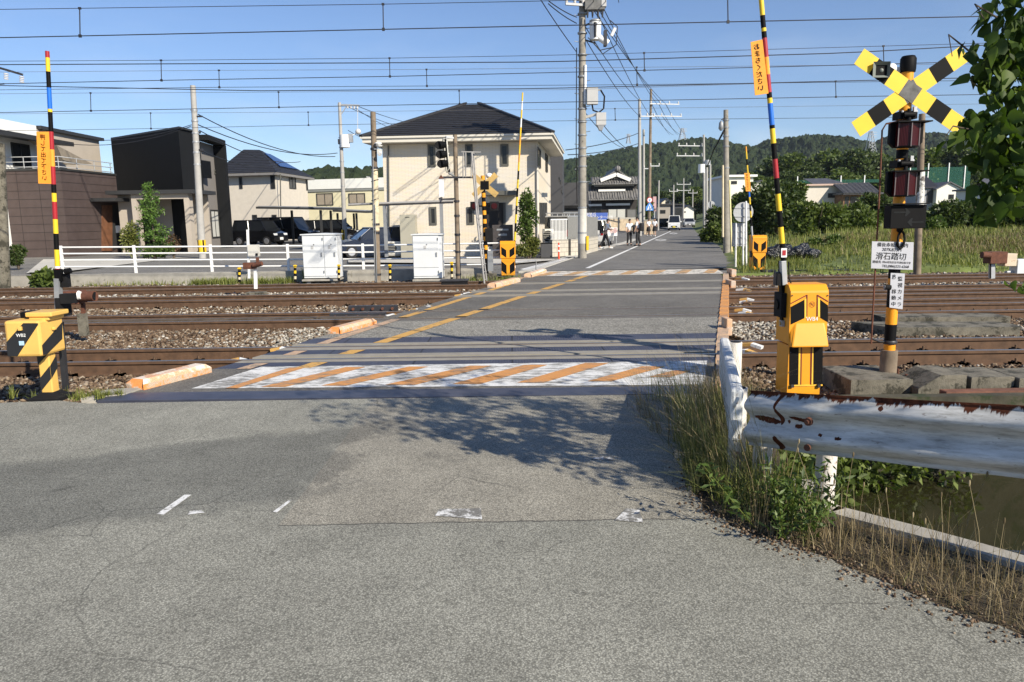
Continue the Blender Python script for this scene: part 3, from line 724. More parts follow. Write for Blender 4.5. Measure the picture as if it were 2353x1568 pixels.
# direction indicator with two unlit arrows
b = MB(); c = (PS(2025, 472) + PS(2105, 525)) / 2; w = (PS(2105, 500) - PS(2025, 500)).x; h = PS(2060, 472).z - PS(2060, 525).z; c.y = Ys - .12
b.box(c, (w, .14, h), BLACK); b.box(c + V(0, -.02, h / 2 + .01), (w * 1.02, .2, .012), BLACKM); ind = t.part('direction_indicator', b, bev=.006)
b = MB(); DIM = mat('unlit_arrow', (.02, .022, .023), .7, spec=.1)
for s, zz, xx in ((1, .045, -.07), (-1, -.055, .075)):
    o = c + V(xx, -.073, zz); q = lambda x, z: o + V(s * x, 0, z)
    b.extr([q(-.08, -.007), q(.04, -.007), q(.03, -.04), q(.045, -.04), q(.085, 0), q(.045, .04), q(.03, .04), q(.04, .007), q(-.08, .007)], (0, .002, 0), DIM)
t.part('arrow_mark', b, ind)
b = MB(); b.tube([SP(528) + V(.01, -.06, 0), SP(532) + V(.0, -.09, 0)] + [SP(551) + V(.035 * math.sin(a) - .005, -.1, .085 * math.cos(a)) for a in np.linspace(0, 6.2, 16)] + [SP(530) + V(-.01, -.06, 0)], .011, BLACKM); b.ball(SP(528) + V(0, -.05, 0), .035, BLACKM, 8, 6); t.part('cable_loop', b)
b = MB(); b.tube([V(axis.x - .02, Ys - .06, SP(278).z), PS(2036, 285, -.06), PS(2027, 300, -.05), PS(2022, 420, -.05), PS(2010, 640, -.05), PS(2002, 790, -.06)], .009, RUST); b.tube([PS(2003, 778, -.06), PS(2020, 785, -.04), SP(786) + V(-.05, 0, 0)], .012, DARKM); b.lathe([(.065, -.02), (.075, 0), (.065, .02)], DARKM, 14, Matrix.Translation(SP(786))); t.part('conduit', b)
# white location sign
SIGN = mat('sign_white', (.46, .47, .51), .45, .05, 4)
def sign(px, d, mt, name, lab, th=.004):
    q = [PS(x, y, d) for x, y in px]; b = MB(); b.extr(q, (0, th, 0), mt); return t.part(name, b, None, lab), q
s1, q = sign([(2001.5, 617), (2097.5, 620.5), (2099.5, 557), (2004, 555)], -.085, SIGN, 'location_sign', 'white rectangular sign with black Japanese lettering and a telephone number')
b = MB(); tl = math.atan2((q[1] - q[0]).z, (q[1] - q[0]).x)
W_ = (q[1] - q[0]).length; H_ = (q[3] - q[0]).length; c0 = (q[0] + q[2]) / 2 + V(0, -.003, 0)
def line(u, v, s, size, ax='CENTER'):
    o = c0 + V(math.cos(tl), 0, math.sin(tl)) * (u * W_) + V(-math.sin(tl), 0, math.cos(tl)) * (v * H_)
    for dx in (0, .0011): b.text(s, size, INK, faceM(o + V(dx, -dx * .1, 0), tilt=tl), ax)
line(-.02, .37, '備後赤坂駅構内', .046); line(-.03, .2, '207K833M', .046); line(-.03, .075, 'な め い し ふ み き り', .017); line(-.03, -.06, '滑石踏切', .08)
line(-.46, -.265, '連絡先', .031, 'LEFT'); line(-.22, -.265, '岡山電気区信号通信指令室', .0245, 'LEFT'); line(-.22, -.41, 'TEL(086)223-6268', .037, 'LEFT')
t.part('lettering', b, s1)
s2, q = sign([(2044, 707), (2074, 711), (2079.5, 629), (2047, 627.5)], -.07, SIGN, 'camera_notice', 'narrow white notice with vertical Japanese lettering')
b = MB(); uu = (q[1] - q[0]).normalized(); vv = (q[3] - q[0]).normalized(); W_ = (q[1] - q[0]).length; H_ = (q[3] - q[0]).length
tl = math.atan2(vv.z, vv.x) - math.pi / 2
def put(u, v, s, size):
    o = q[0] + uu * (u * W_) + vv * (v * H_) + V(0, -.003, 0)
    for dx in (0, .0012): b.text(s, size, INK, faceM(o + V(dx, -.0002 * (dx > 0), 0), tilt=tl))
for k, ch in enumerate('監視カメラ'): put(.72, .86 - k * .185, ch, .052)
for k, ch in enumerate('稼動中'): put(.28, .47 - k * .18, ch, .05)
put(.25, .915, 'JR', .046); put(.25, .845, '西日本', .011)
t.part('lettering', b, s2)
b = MB(); b.cyl(PS(2033, 660, -.06), PS(2046, 661, -.06), .028, .028, BLACKM); b.cyl(PS(2032, 660, -.06), PS(2033, 660, -.06), .022, .022, GREY); t.part('camera', b)

# ---- barrier machines with their raised arms
def textpanel(t, parent, fl, body, ink, mirror):
    """vertical lettering on a flag; fl = lower-left, lower-right, upper-right, upper-left"""
    b = MB(); k = len(body); n_ = (fl[1] - fl[0]).cross(fl[3] - fl[0]).normalized()
    if n_.y > 0: n_ = -n_
    vv = (fl[3] - fl[0]).normalized(); tl = math.atan2(vv.z, vv.x) - math.pi / 2; H_ = (fl[3] - fl[0]).length; W_ = (fl[1] - fl[0]).length
    for i, ch in enumerate(body):
        v = .93 - (i + .35) * .9 / k
        o = fl[0].lerp(fl[1], .45).lerp(fl[3].lerp(fl[2], .45), v) + n_ * .004
        for dx in (0, .0015): b.text(ch, min(W_ * .62, H_ * .9 / k * .98), ink, faceM(o + V(dx, 0, 0), mirror=mirror, tilt=tl))
    t.part('lettering', b, parent)
Yf = 7.2
def zw(x, y): return (1767.9 + x * .1744, 635.9 + y * .1744)
def PW(x, y, d=0.0): return A(*zw(x, y), Yf + d)
base = V(A(1855, 893, Yf).x, Yf + .18, 0)
t = T('barrier_gate', 'amber barrier machine with black panels marked WB4, its striped arm raised beside the crossing signal', 'crossing barrier', base)
xl, xr = PW(280, 300).x, PW(780, 300).x; zt, zm, zb = PW(400, 200).z, PW(400, 600).z, PW(400, 918).z
b = MB(); D = .36
b.extr([V(xl + .015, Yf + .03, -.08), V(xr - .03, Yf + .03, -.08), V(xr - .03, Yf + .03, zb), V(xl + .015, Yf + .03, zb)], (0, D - .04, 0), ORG)
t.part('lower_cabinet', b, bev=.008)
b = MB()   # upper cabinet with a chamfered top
pr = [V(xl, Yf, zb + .02), V(xl, Yf, zt), V(xl, Yf + .07, zt + .065), V(xl, Yf + D - .03, zt + .065), V(xl, Yf + D, zt + .03), V(xl, Yf + D, zb + .02)]
b.extr(pr, (xr - xl, 0, 0), ORG); up_ = t.part('upper_cabinet', b, bev=.012)
b = MB(); A_ = [V(xl + .07, Yf - .002, zm), V(xr - .035, Yf - .002, zm), V(xr, Yf - .075, zb), V(xl, Yf - .075, zb)]; B_ = [V(xl, Yf + .03, zm - .01), V(xr, Yf + .03, zm - .01), V(xr, Yf + .03, zb), V(xl, Yf + .03, zb)]
b.add(A_ + B_, [(0, 3, 2, 1), (0, 1, 5, 4), (1, 2, 6, 5), (3, 0, 4, 7), (2, 3, 7, 6), (4, 5, 6, 7)], ORG); t.part('shroud', b, bev=.015)
b = MB()
def panel(px, d, m, th=.003):
    q = [PW(*p, d) for p in px]; q = [V(p.x, Yf + d - th, p.z) for p in q]; b.extr(q, (0, th - .0005, 0), m)
panel([(282, 400), (460, 305), (460, 548), (282, 632)], -.001, BLACK); panel([(668, 302), (772, 380), (770, 600), (668, 540)], -.001, BLACK)
panel([(265, 928), (385, 928), (378, 1425), (262, 1425)], .029, BLACK); panel([(583, 928), (703, 928), (697, 1420), (578, 1420)], .029, BLACK)
t.part('black_panel', b)
b = MB()
for p in ([(283, 348), (492, 238), (492, 252), (283, 362)], [(488, 240), (503, 240), (500, 525), (486, 525)], [(625, 240), (638, 240), (634, 525), (620, 525)], [(634, 238), (772, 320), (772, 336), (634, 254)]): panel(p, -.001, MAROON, .0025)
for p in ([(412, 930), (430, 930), (420, 1425), (405, 1425)], [(545, 930), (563, 930), (551, 1425), (537, 1425)]): panel(p, .029, MAROON, .0025)
t.part('maroon_trim', b)
b = MB(); ymk = mat('yellow_edging', (.9, .52, .05), .5)
for p in ([(388, 928), (410, 928), (403, 1425), (380, 1425)], [(566, 928), (580, 928), (574, 1425), (554, 1425)], [(262, 1425), (700, 1420), (700, 1440), (262, 1445)], [(463, 300), (486, 290), (486, 540), (463, 550)], [(640, 280), (666, 296), (666, 540), (640, 530)]): panel(p, .0285 if p[0][1] > 700 else -.001, ymk, .002)
t.part('yellow_edging', b)
b = MB(); q = PW(560, 560); b.text('WB4', .055, PLAINWHITE, faceM(V(q.x, Yf - .005, q.z))); b.text('WB4', .055, PLAINWHITE, faceM(V(q.x + .001, Yf - .0053, q.z)))
t.part('lettering', b, up_); b = MB(); q = PW(563, 367); o = V(q.x, Yf - .0045, q.z); b.text('N', .038, MAROON, faceM(o))
for k in range(28):
    a, c = k * 2 * math.pi / 28, (k + 1) * 2 * math.pi / 28; r0, r1 = .0255, .0285
    b.poly([o + V(r0 * math.cos(a), 0, r0 * math.sin(a)), o + V(r1 * math.cos(a), 0, r1 * math.sin(a)), o + V(r1 * math.cos(c), 0, r1 * math.sin(c)), o + V(r0 * math.cos(c), 0, r0 * math.sin(c))], MAROON)
b.bar(o + V(-.02, -.0005, .02), o + V(.02, -.0005, -.02), .0008, .003, MAROON)
t.part('prohibition_mark', b, up_)
b = MB()
for x in (300, 650): b.box(PW(x, 1440, .02), (.03, .03, .03), DARKM)
b.box(V(xl - .02, Yf + .15, zm - .03), (.03, .07, .06), GALV); b.cyl(V(xl - .01, Yf + .15, zm - .03), V(xl - .045, Yf + .15, zm - .03), .02, .02, mat('padlock_brass', (.5, .35, .15), .4, .1, 5, .6)); t.part('latch', b)
b = MB()
for x, y, d in ((275, 1000, .03), (708, 1060, .03), (700, 1270, .03), (262, 1260, .03), (300, 250, 0), (765, 250, 0)):
    q = PW(x, y, d); b.cyl(V(q.x, Yf + d - .008, q.z), V(q.x, Yf + d, q.z), .007, .007, DARKM, 8)
t.part('bolt', b)
b = MB(); b.box(V((xl + xr) / 2, Yf - .0005, zb + .028), (xr - xl - .03, .002, .004), MAROON); b.box(V((xl + xr) / 2 - .008, Yf + .029, .02), (xr - xl - .07, .004, .006), DARKM); t.part('seam', b)
# arm pivot, counterweights, arm and flag
b = MB(); pv = A(1797, 700, Yf + .2)
b.box(pv, (.09, .2, .24), BLACKM); b.box(A(1790, 642, Yf + .2), (.07, .1, .12), BLACKM); b.cyl(pv + V(-.06, 0, 0), pv + V(.1, 0, 0), .05, .05, BLACK); b.box(A(1786, 640, Yf + .22), (.05, .08, .13), DARKM); b.bar(A(1800, 735, Yf + .2), A(1797, 600, Yf + .2), .07, .05, BLACK); t.part('arm_pivot', b)
b = MB(); b.bar(A(1801.5, 655, Yf + .17), A(1798.5, 600, Yf + .17), .065, .05, GALV); b.tube([A(1812, 602, Yf + .2), A(1813, 640, Yf + .2), A(1822, 662, Yf + .2)], .008, BLACKM); t.part('arm_sleeve', b, bev=.01)
fa = linef((1749, 0), (1799, 580), Yf + .19)
b = MB(); seg_pole(b, fa, [(-560, -500, BLACK), (-500, -440, YELB), (-440, -380, BLACK), (-380, -320, YELB), (-320, -260, BLACK), (-260, -200, YELB), (-200, -150, BLACK), (-150, -90, YELB), (-90, -40, BLACK), (-40, 36, YELB), (36, 65, BLACK), (65, 73, YELB), (73, 88, BLACK), (88, 132, REDP), (132, 172, ORGF), (172, 213, REDP), (213, 226, BLACK), (226, 238, YELB), (238, 288, BLUEP), (288, 296, BLACK), (296, 330, YELB), (330, 366, BLACK), (366, 410, REDP), (410, 446, BLACK), (446, 485, YELB), (485, 522, BLACK), (522, 560, YELB), (560, 606, BLACK)], .027, .019)
arm = t.part('arm', b)
b = MB(); q = fa(581); b.extr([q + V(-.026, -.031, -.045), q + V(.03, -.031, -.045), q + V(.026, -.031, .045), q + V(-.03, -.031, .045)], (0, .004, 0), PLAINWHITE); b.box(q + V(0, -.033, 0), (.034, .003, .05), REDP); t.part('reflector', b, arm)
fl = [A(1735, 219.5, Yf + .165), A(1766, 215, Yf + .165), A(1752, 91, Yf + .165), A(1725, 97, Yf + .165)]
b = MB(); b.extr(fl, (0, .006, 0), ORGF); f_ = t.part('flag', b, arm, 'orange warning flag with mirrored black lettering'); textpanel(t, f_, fl, 'おまちください', INK, True)

# ---- near left barrier machine
Yb = 7.2; xa, xb = A(12, 780, Yb).x, A(93, 780, Yb).x; za, zb = A(93, 820, Yb).z, A(93, 737, Yb).z
t = T('barrier_gate', 'yellow and black striped barrier machine marked WB2 on a pedestal, its striped arm raised', 'crossing barrier', (A(118, 915, Yb).x, Yb + .2, 0))
def zl(x, y): return (x * .3243, 604.1 + y * .3243)
YELM = mat('machine_yellow', (.74, .45, .11), .5, .1, 3, dirt=(.32, .2, .06), dscale=4, dpos=.7)
b = MB(); b.box(((xa + xb) / 2, Yb + .2, (za + zb) / 2), (xb - xa, .4, zb - za), YELM); bx = t.part('machine_box', b, bev=.025)
b = MB()
def fp(x, y):                                    # point on the front face
    q = A(*zl(x, y), Yb); return V(min(max(q.x, xa + .006), xb - .006), Yb - .003, min(max(q.z, za + .008), zb - .012))
def sp(x, y):                                    # point on the right-hand face
    d = ray(*zl(x, y)); q = CAM + d * ((xb - CAM.x) / d.x); return V(xb + .003, min(max(q.y, Yb + .012), Yb + .385), min(max(q.z, za + .008), zb - .012))
STR = mat('machine_black', (.014, .015, .017), .6, .2, 4)
b.extr([fp(45, 565), fp(45, 668), fp(125, 668), fp(285, 440), fp(285, 428), fp(165, 428)], (0, .0025, 0), STR)
b.extr([sp(296, 585), sp(296, 655), sp(330, 660), sp(440, 540), sp(440, 420)], (-.0025, 0, 0), STR)
t.part('stripe', b, bx)
b = MB(); q = fp(150, 515); b.text('WB2', .045, PLAINWHITE, faceM(q + V(0, -.002, 0))); b.text('WB2', .045, PLAINWHITE, faceM(q + V(.0015, -.0023, 0))); t.part('lettering', b, bx)
b = MB(); q = fp(155, 570); b.box(q + V(0, -.001, 0), (.05, .002, .042), mat('pale_blue_sticker', (.42, .6, .75), .5, .15, 60)); t.part('sticker', b, bx)
b = MB(); q = fp(150, 465); b.box(q + V(0, -.015, 0), (.035, .03, .04), YELM); q = sp(370, 465); b.box(q + V(.015, 0, 0), (.03, .04, .03), YELM); t.part('hasp', b, bx, bev=.006)
b = MB(); q0 = A(*zl(285, 370), Yb + .15); q1 = A(*zl(465, 375), Yb + .15); b.box((xb - .06, Yb + .25, zb + .045), (.26, .3, .045), YELM); b.box((xb - .07, Yb + .25, zb + .01), (.2, .26, .05), YELM); t.part('lid', b, bev=.01)
b = MB(); q2 = A(*zl(150, 370), Yb + .25); b.box((xa + .16, Yb + .3, zb + .03), (.26, .18, .06), BLACK); t.part('gear_cover', b, bev=.01)
b = MB(); pc = V(A(108, 850, Yb + .2).x, Yb + .22, 0); ps = [(-.1, .0), (.1, .0)]; zt = za + .01
b.extr([pc + V(-.058, -.058, .05), pc + V(.058, -.058, .05), pc + V(.058, .058, .05), pc + V(-.058, .058, .05)], (0, 0, zt - .05), YELM); pd = t.part('pedestal', b, bev=.012)
b = MB()
for f0, f1 in ((.04, .36), (.7, 1.0)):
    for (o, u) in ((V(-.059, -.061, 0), V(.118, 0, 0)), (V(.061, -.059, 0), V(0, .118, 0))):
        z0, z1 = .05 + (zt - .05) * f0, .05 + (zt - .05) * f1; q = pc + o; nx = V(0, -.0015, 0) if u.x else V(.0015, 0, 0)
        sh = .13 if u.x else -.13
        if u.x: P = [q + V(0, 0, z0), q + u + V(0, 0, min(z0 + sh, zt)), q + u + V(0, 0, min(z1 + sh, zt)), q + V(0, 0, min(z1, zt))]
        else: P = [q + V(0, 0, min(z0 + .13, zt)), q + u + V(0, 0, z0 + .22), q + u + V(0, 0, min(z1 + .22, zt)), q + V(0, 0, min(z1 + .13, zt))]
        if f0 > .5: P = [V(p.x, p.y, min(p.z, zt - .005)) for p in P]
        b.extr([p + nx for p in P], tuple(-nx * .8), STR)
t.part('stripe', b, pd)
b = MB(); b.lathe([(.22, -.03), (.22, .005), (.13, .03), (.1, .055)], BLACKM, 4, Matrix.Translation((pc.x, pc.y, 0)) @ Matrix.Rotation(R(45), 4, 'Z'), False); t.part('base_flange', b)
b = MB(); b.bar(A(136, 717, 7.75), A(133, 640, 7.75), .07, .05, GREY); b.box(A(150, 645, 7.8), (.07, .08, .14), BLACKM); b.box(A(157, 686, 7.75), (.12, .1, .1), BLACKM); b.box(A(146, 705, 7.8), (.05, .2, .2), BLACKM); b.cyl(A(150, 625, 7.75), A(162, 622, 7.75), .035, .03, BLACK); b.box(A(135, 632, 7.75), (.07, .05, .12), BLACK)
b.bar(A(138, 740, 7.75), V(A(138, 780, 7.75).x, 7.75, 0), .05, .05, DARKM); t.part('arm_pivot', b)
fa = linef((108.5, 118), (132, 611), 7.75)
b = MB(); seg_pole(b, fa, [(118, 133, REDP), (133, 165, YELB), (165, 202, BLACK), (202, 251, BLUEP), (251, 258, YELB), (258, 303, BLACK), (303, 344, REDP), (344, 383, ORGF), (383, 424, REDP), (424, 444, BLACK), (444, 464, YELB), (464, 504, REDP), (504, 537, YELB), (537, 574, BLACK), (574, 612, YELB), (612, 617, PLAINWHITE), (617, 627, REDP), (627, 631, PLAINWHITE), (631, 660, BLACK)], .025, .02)
arm = t.part('arm', b)
fl = [A(88, 422, 7.73), A(121, 423, 7.73), A(115, 303, 7.73), A(83.5, 303, 7.73)]
b = MB(); b.extr(fl, (0, .006, 0), ORGF); f_ = t.part('flag', b, arm, 'orange warning flag with mirrored red lettering'); textpanel(t, f_, fl, '押して出て下さい', mat('red_lettering', (.25, .02, .01), .6), True)

# ---- far barrier machines, seen from their plain side
def far_gate(lab, pb, Yd, w, h, arm_px, segs, flag=None):
    o = A(*pb, Yd); o.z = 0; t = T('barrier_gate', lab, 'crossing barrier', o, None)
    b = MB(); b.box((o.x, Yd + .2, h * .28), (w * .9, .36, h * .56), ORG); t.part('lower_cabinet', b, bev=.01)
    b = MB(); b.extr([V(o.x - w / 2, Yd, h * .5), V(o.x - w / 2, Yd, h * .94), V(o.x - w / 2, Yd + .08, h), V(o.x - w / 2, Yd + .4, h), V(o.x - w / 2, Yd + .4, h * .5)], (w, 0, 0), ORG); t.part('upper_cabinet', b, bev=.01)
    b = MB(); k = w / 2 * .86
    for s in (-1, 1):
        b.extr([V(o.x + s * k, Yd - .003, h * .84), V(o.x + s * k * .25, Yd - .003, h * .74), V(o.x + s * k * .25, Yd - .003, h * .52), V(o.x + s * k, Yd - .003, h * .62)], (0, .0025, 0), BLACK)
        b.extr([V(o.x + s * k, Yd + .017, h * .42), V(o.x + s * k * .25, Yd + .017, h * .3), V(o.x + s * k * .25, Yd + .017, h * .04), V(o.x + s * k, Yd + .017, h * .14)], (0, .0025, 0), BLACK)
    t.part('black_panel', b)
    b = MB(); (x0, y0), (x1, y1) = arm_px; b.box(A(x1, y1 - 6, Yd + .15) , (.12, .14, .28), BLACKM); b.box(A(x1 - 6, y1 - 22, Yd + .15), (.1, .12, .2), DARKM); t.part('arm_pivot', b)
    f = linef(arm_px[0], arm_px[1], Yd + .1); b = MB(); seg_pole(b, f, segs, .035, .022, 8); a_ = t.part('arm', b)
    if flag:
        q = [A(x, y, Yd + .06) for x, y in flag]; b = MB(); b.extr(q, (0, .008, 0), ORGF); fl_ = t.part('flag', b, a_)
        textpanel(t, fl_, q, 'おまちください', mat('red_lettering', (.25, .02, .01), .6), False)
k = 0; segs = []
for i, y in enumerate(range(213, 560, 20)): segs.append((y, y + 20, (YELB, BLACK)[i % 2] if not 300 < y + 10 < 372 else (ORGF if i % 2 else YELB)))
segs[1] = (233, 253, PLAINWHITE); segs.append((573, 610, BLACK)); segs[3] = (273, 293, PLAINWHITE)
far_gate('amber barrier machine with black chevrons in front of the cream brick house, arm raised', (1168, 633), 23, .47, 1.05, ((1201, 213), (1180, 606)), segs)
segs = [(337, 348, ORGF), (348, 366, YELB), (366, 380, BLACK), (380, 398, YELB), (398, 440, ORGF), (440, 453, BLUEP), (453, 470, YELB), (470, 485, BLACK), (485, 500, YELB), (500, 520, BLACK), (520, 535, GALV), (535, 570, GALV), (570, 606, BLACK)]
far_gate('amber barrier machine with black chevrons beside the backs of two road signs, arm raised', (1744, 622), 23.7, .45, 1.08, ((1714, 337), (1733, 606)), segs, [(1714, 440), (1725, 440), (1723, 398), (1710, 398)])

# ---- far signal post, seen from behind
Yq = 22.4; o = A(1119, 640, Yq); o.z = -.1
t = T('crossing_signal', 'yellow and black crossing signal post seen from behind in front of the cream brick house', 'crossing signal', o)
f = linef((1109, 402), (1119, 640), Yq); b = MB(); ss = []
for i, y in enumerate(range(404, 604, 10)): ss.append((y, y + 10, (ORG, BLACK)[i % 2]))
ss.append((604, 644, BLACK)); seg_pole(b, f, ss, .06, .06, 10); t.part('pole', b)
c = A(1114, 426, Yq - .08); TAN = mat('sheet_back_tan', (.5, .33, .11), .6, .15, 4)
for k, ang in enumerate((R(42), R(-40))):
    u = V(math.cos(ang), 0, math.sin(ang)); v = V(-math.sin(ang), 0, math.cos(ang)); b = MB(); oo = c + V(0, -.006 * k, 0)
    b.extr([oo - u * .46 - v * .085, oo + u * .46 - v * .085, oo + u * .46 + v * .085, oo - u * .46 + v * .085], (0, .004, 0), TAN); t.part('crossbuck_arm', b)
b = MB(); b.box(c + V(0, .03, 0), (.24, .1, .24), BLACK); b.ball(A(1124, 404, Yq), (.1, .1, .08), PLAINWHITE); t.part('bell', b)
for x in (1091, 1136):
    b = MB(); q = A(x, 474, Yq); b.box(q, (.26, .14, .26), BLACKM); b.cyl(q + V(0, -.02, 0), q + V(0, -.08, 0), .09, .09, REDL); b.bar(q, A(1114, 474, Yq), .05, .05, BLACK); t.part('lamp', b)
b = MB(); b.box(A(1124, 540, Yq), (.22, .18, .4), BLACKM); b.box(A(1127, 600, Yq), (.16, .18, .6), GREY); t.part('equipment_box', b)
b = MB(); b.box(o + V(0, 0, .06), (.6, .5, .3), CONCD); t.part('base_block', b)

# ---- kerb blocks painted orange and white
KO = paint_worn('kerb_orange_paint', (.7, .27, .08), (.45, .36, .27), .56, 9); KW = paint_worn('kerb_white_paint', (.75, .66, .56), (.6, .34, .2), .55, 7)
KP = paint_worn('kerb_pale_paint', (.64, .4, .24), (.5, .42, .35), .58, 9)
def kerb(lab, p, q, w, h, m1, m2):
    p, q = V(*G(*p)[:2], 0), V(*G(*q)[:2], 0); d = (q - p).normalized(); s = V(-d.y, d.x, 0) * w; c = .045
    b = MB(); pr = [V(0, 0, -.05), V(0, 0, h - c), s * (c / w) + V(0, 0, h), s * (1 - c / w) + V(0, 0, h), s + V(0, 0, h - c), s + V(0, 0, -.05)]
    A0 = [p + x for x in pr]; A1 = [q + x for x in pr]; A0[2] += d * c; A0[3] += d * c; A1[2] -= d * c; A1[3] -= d * c
    b.add(A0 + A1, [(i, i + 1, 7 + i, 6 + i) for i in (0, 4)], m1); b.add(A0 + A1, [(i, i + 1, 7 + i, 6 + i) for i in (1, 2, 3)], m2)
    b.add(A0 + A1, [(5, 4, 3, 2, 1, 0)], m1); b.add(A0 + A1, [(6, 7, 8, 9, 10, 11)], m1)
    one('kerb_block', lab, 'kerb block', b, (p.x, p.y, 0), 'painted kerb blocks along the crossing')
kerb('long orange kerb block with a whitened top, nearest the striped barrier pedestal', (330, 897), (487, 856), .24, .105, KO, KW)
kerb('faded orange kerb block between the nearest track and the second track', (782, 768), (866, 745), .22, .1, KO, KP)
kerb('faded pinkish kerb block just before the farthest track', (1140, 662), (1196, 648), .24, .12, KP, KP)
kerb('faded orange kerb block in front of the far amber barrier machine', (1222, 638), (1256, 626), .24, .12, KP, KW)
for lab, (x0, y0, x1, y1), hh in (('greyish pink kerb block beside the pale ballast behind the amber machine', (1668, 757, 1682, 735), .16), ('small pinkish kerb block against the farthest track, on the ballast side', (1676, 656, 1688, 648), .12), ('small white kerb block at the foot of the road sign backs', (1678, 630, 1690, 624), .14)):
    p = G(x0, y0); q = G(x1, y0); b = MB(); b.box(((p.x + q.x) / 2, p.y + .12, hh / 2 - .05), (q.x - p.x, .3 if y0 > 700 else .5, hh + .1), KP); one('kerb_block', lab, 'kerb block', b, (p.x, p.y, 0), 'painted kerb blocks along the crossing', bev=.015)
# ================================================================ buildings
def plaster(name, c, v=.05, rough=.85): return mat(name, c, rough, v, 1.5, bump=.05)
GLASSW = N('window_glass'); GLASSW.col(GLASSW.ramp(GLASSW.noise(.8, 2), (.3, (.012, .013, .014)), (.7, (.03, .032, .034)))); GLASSW = GLASSW.set(.12, 0, .3)
FRAMEG = mat('window_frame_grey', (.09, .088, .075), .5, .1, 5); FRAMED = mat('window_frame_dark', (.03, .03, .03), .5, .1, 5)
CURT = mat('pale_curtain', (.5, .5, .46), .9, .1, 8)
def tiles(name, c, sc=3.2, axis=0):
    n = N(name); f = n.noise(2, 5); n.col(n.ramp(f, (.3, mul3(c, .75)), (.7, mul3(c, 1.3))))
    w = n.new('ShaderNodeTexWave', Scale=sc); w.bands_direction = 'XYZ'[axis]; n.l(n.tc.outputs['Object'], w.inputs[0]); n.bump(w.outputs['Fac'], .8, .06); return n.set(.55, 0, .4)
ROOFD = mat('dark_roof_tile', (.022, .022, .025), .55, .25, 3, bump=.2)
ROOFT = tiles('grey_kawara_tile', (.1, .1, .105))
ROOFJ = tiles('silver_kawara_tile', (.16, .155, .15), 1.5)
def prism(b, pts, z0, z1, mt, top=None):
    b.extr([(p[0], p[1], z0) for p in pts], (0, 0, z1 - z0), top or mt, mt)
def out(p0, p1): 
    u = V(p1[0] - p0[0], p1[1] - p0[1], 0).normalized(); return V(u.y, -u.x, 0)      # outward for a wall seen with p0 left, p1 right
def win(t, wall, p0, p1, px, frame=FRAMEG, glass=GLASSW, fw=.07, bars=0, name='window'):
    """window given by its picture box on the vertical plane p0-p1"""
    (u0, z1), (u1, z0) = onplane(px[0], px[1], p0, p1), onplane(px[2], px[3], p0, p1)
    u = V(p1[0] - p0[0], p1[1] - p0[1], 0).normalized(); n = out(p0, p1); o = V(p0[0], p0[1], 0)
    b = MB(); P = lambda a, z, d: o + u * a + V(0, 0, z) + n * d
    for a0, a1, c0, c1 in ((u0, u1, z0, z0 + fw), (u0, u1, z1 - fw, z1), (u0, u0 + fw, z0 + fw, z1 - fw), (u1 - fw, u1, z0 + fw, z1 - fw)):
        b.extr([P(a0, c0, .004), P(a1, c0, .004), P(a1, c1, .004), P(a0, c1, .004)], n * .05, frame)
    for k in range(bars):
        a = u0 + (u1 - u0) * (k + 1) / (bars + 1); b.extr([P(a - fw / 3, z0 + fw, .004), P(a + fw / 3, z0 + fw, .004), P(a + fw / 3, z1 - fw, .004), P(a - fw / 3, z1 - fw, .004)], n * .04, frame)
    f = t.part(name, b, wall)
    b = MB(); b.extr([P(u0 + fw, z0 + fw, .005), P(u1 - fw, z0 + fw, .005), P(u1 - fw, z1 - fw, .005), P(u0 + fw, z1 - fw, .005)], n * .012, glass)
    return f, b
def window(t, p0, p1, px, parent=None, **k):
    """thing > window > pane"""
    f, b = win(t, None, p0, p1, px, **k); t.part('pane', b, f); return f
def hip(b, ev, rd, n_, mt, thick=.05):
    """hip roof in stepped tile courses; ev = 4 eave corners (front-left, front-right, back-right, back-left), rd = ridge ends"""
    faces = [(ev[0], ev[1], rd[1], rd[0]), (ev[1], ev[2], rd[1], rd[1]), (ev[2], ev[3], rd[0], rd[1]), (ev[3], ev[0], rd[0], rd[0])]
    for a, c, d, e in faces:
        nn = ((c - a).cross(e - a)).normalized(); nn = nn if nn.z > 0 else -nn
        for i in range(n_):
            t0, t1 = i / n_, min(1, (i + 1.08) / n_)
            q = [a.lerp(e, t0) + nn * thick, c.lerp(d, t0) + nn * thick, c.lerp(d, t1), a.lerp(e, t1)]
            if (q[2] - q[3]).length < .03: q = [q[0], q[1], q[2]]
            b.poly(q, mt)
            lo = [a.lerp(e, t0), c.lerp(d, t0), q[1], q[0]]; b.poly(lo, mt)
def gable(b, p, w, d, h0, h1, mt, ov=.4, th=.12, ang=0):
    """gabled roof, ridge along local y"""
    M = Matrix.Translation(p) @ Matrix.Rotation(ang, 4, 'Z'); x, y = w / 2 + ov, d / 2 + ov; k = (h1 - h0) * ov / (w / 2)
    for s in (-1, 1):
        pr = [V(0, -y, h1), V(s * x, -y, h0 - k), V(s * x, -y, h0 - k + th), V(0, -y, h1 + th)]
        b.extr([M @ q for q in pr], M.to_3x3() @ V(0, 2 * y, 0), mt)
def gwalls(b, p, w, d, h0, h1, mt, ang=0):
    M = Matrix.Translation(p) @ Matrix.Rotation(ang, 4, 'Z')
    b.extr([M @ q for q in (V(-w / 2, -d / 2, 0), V(w / 2, -d / 2, 0), V(w / 2, -d / 2, h0), V(0, -d / 2, h1), V(-w / 2, -d / 2, h0))], M.to_3x3() @ V(0, d, 0), mt)

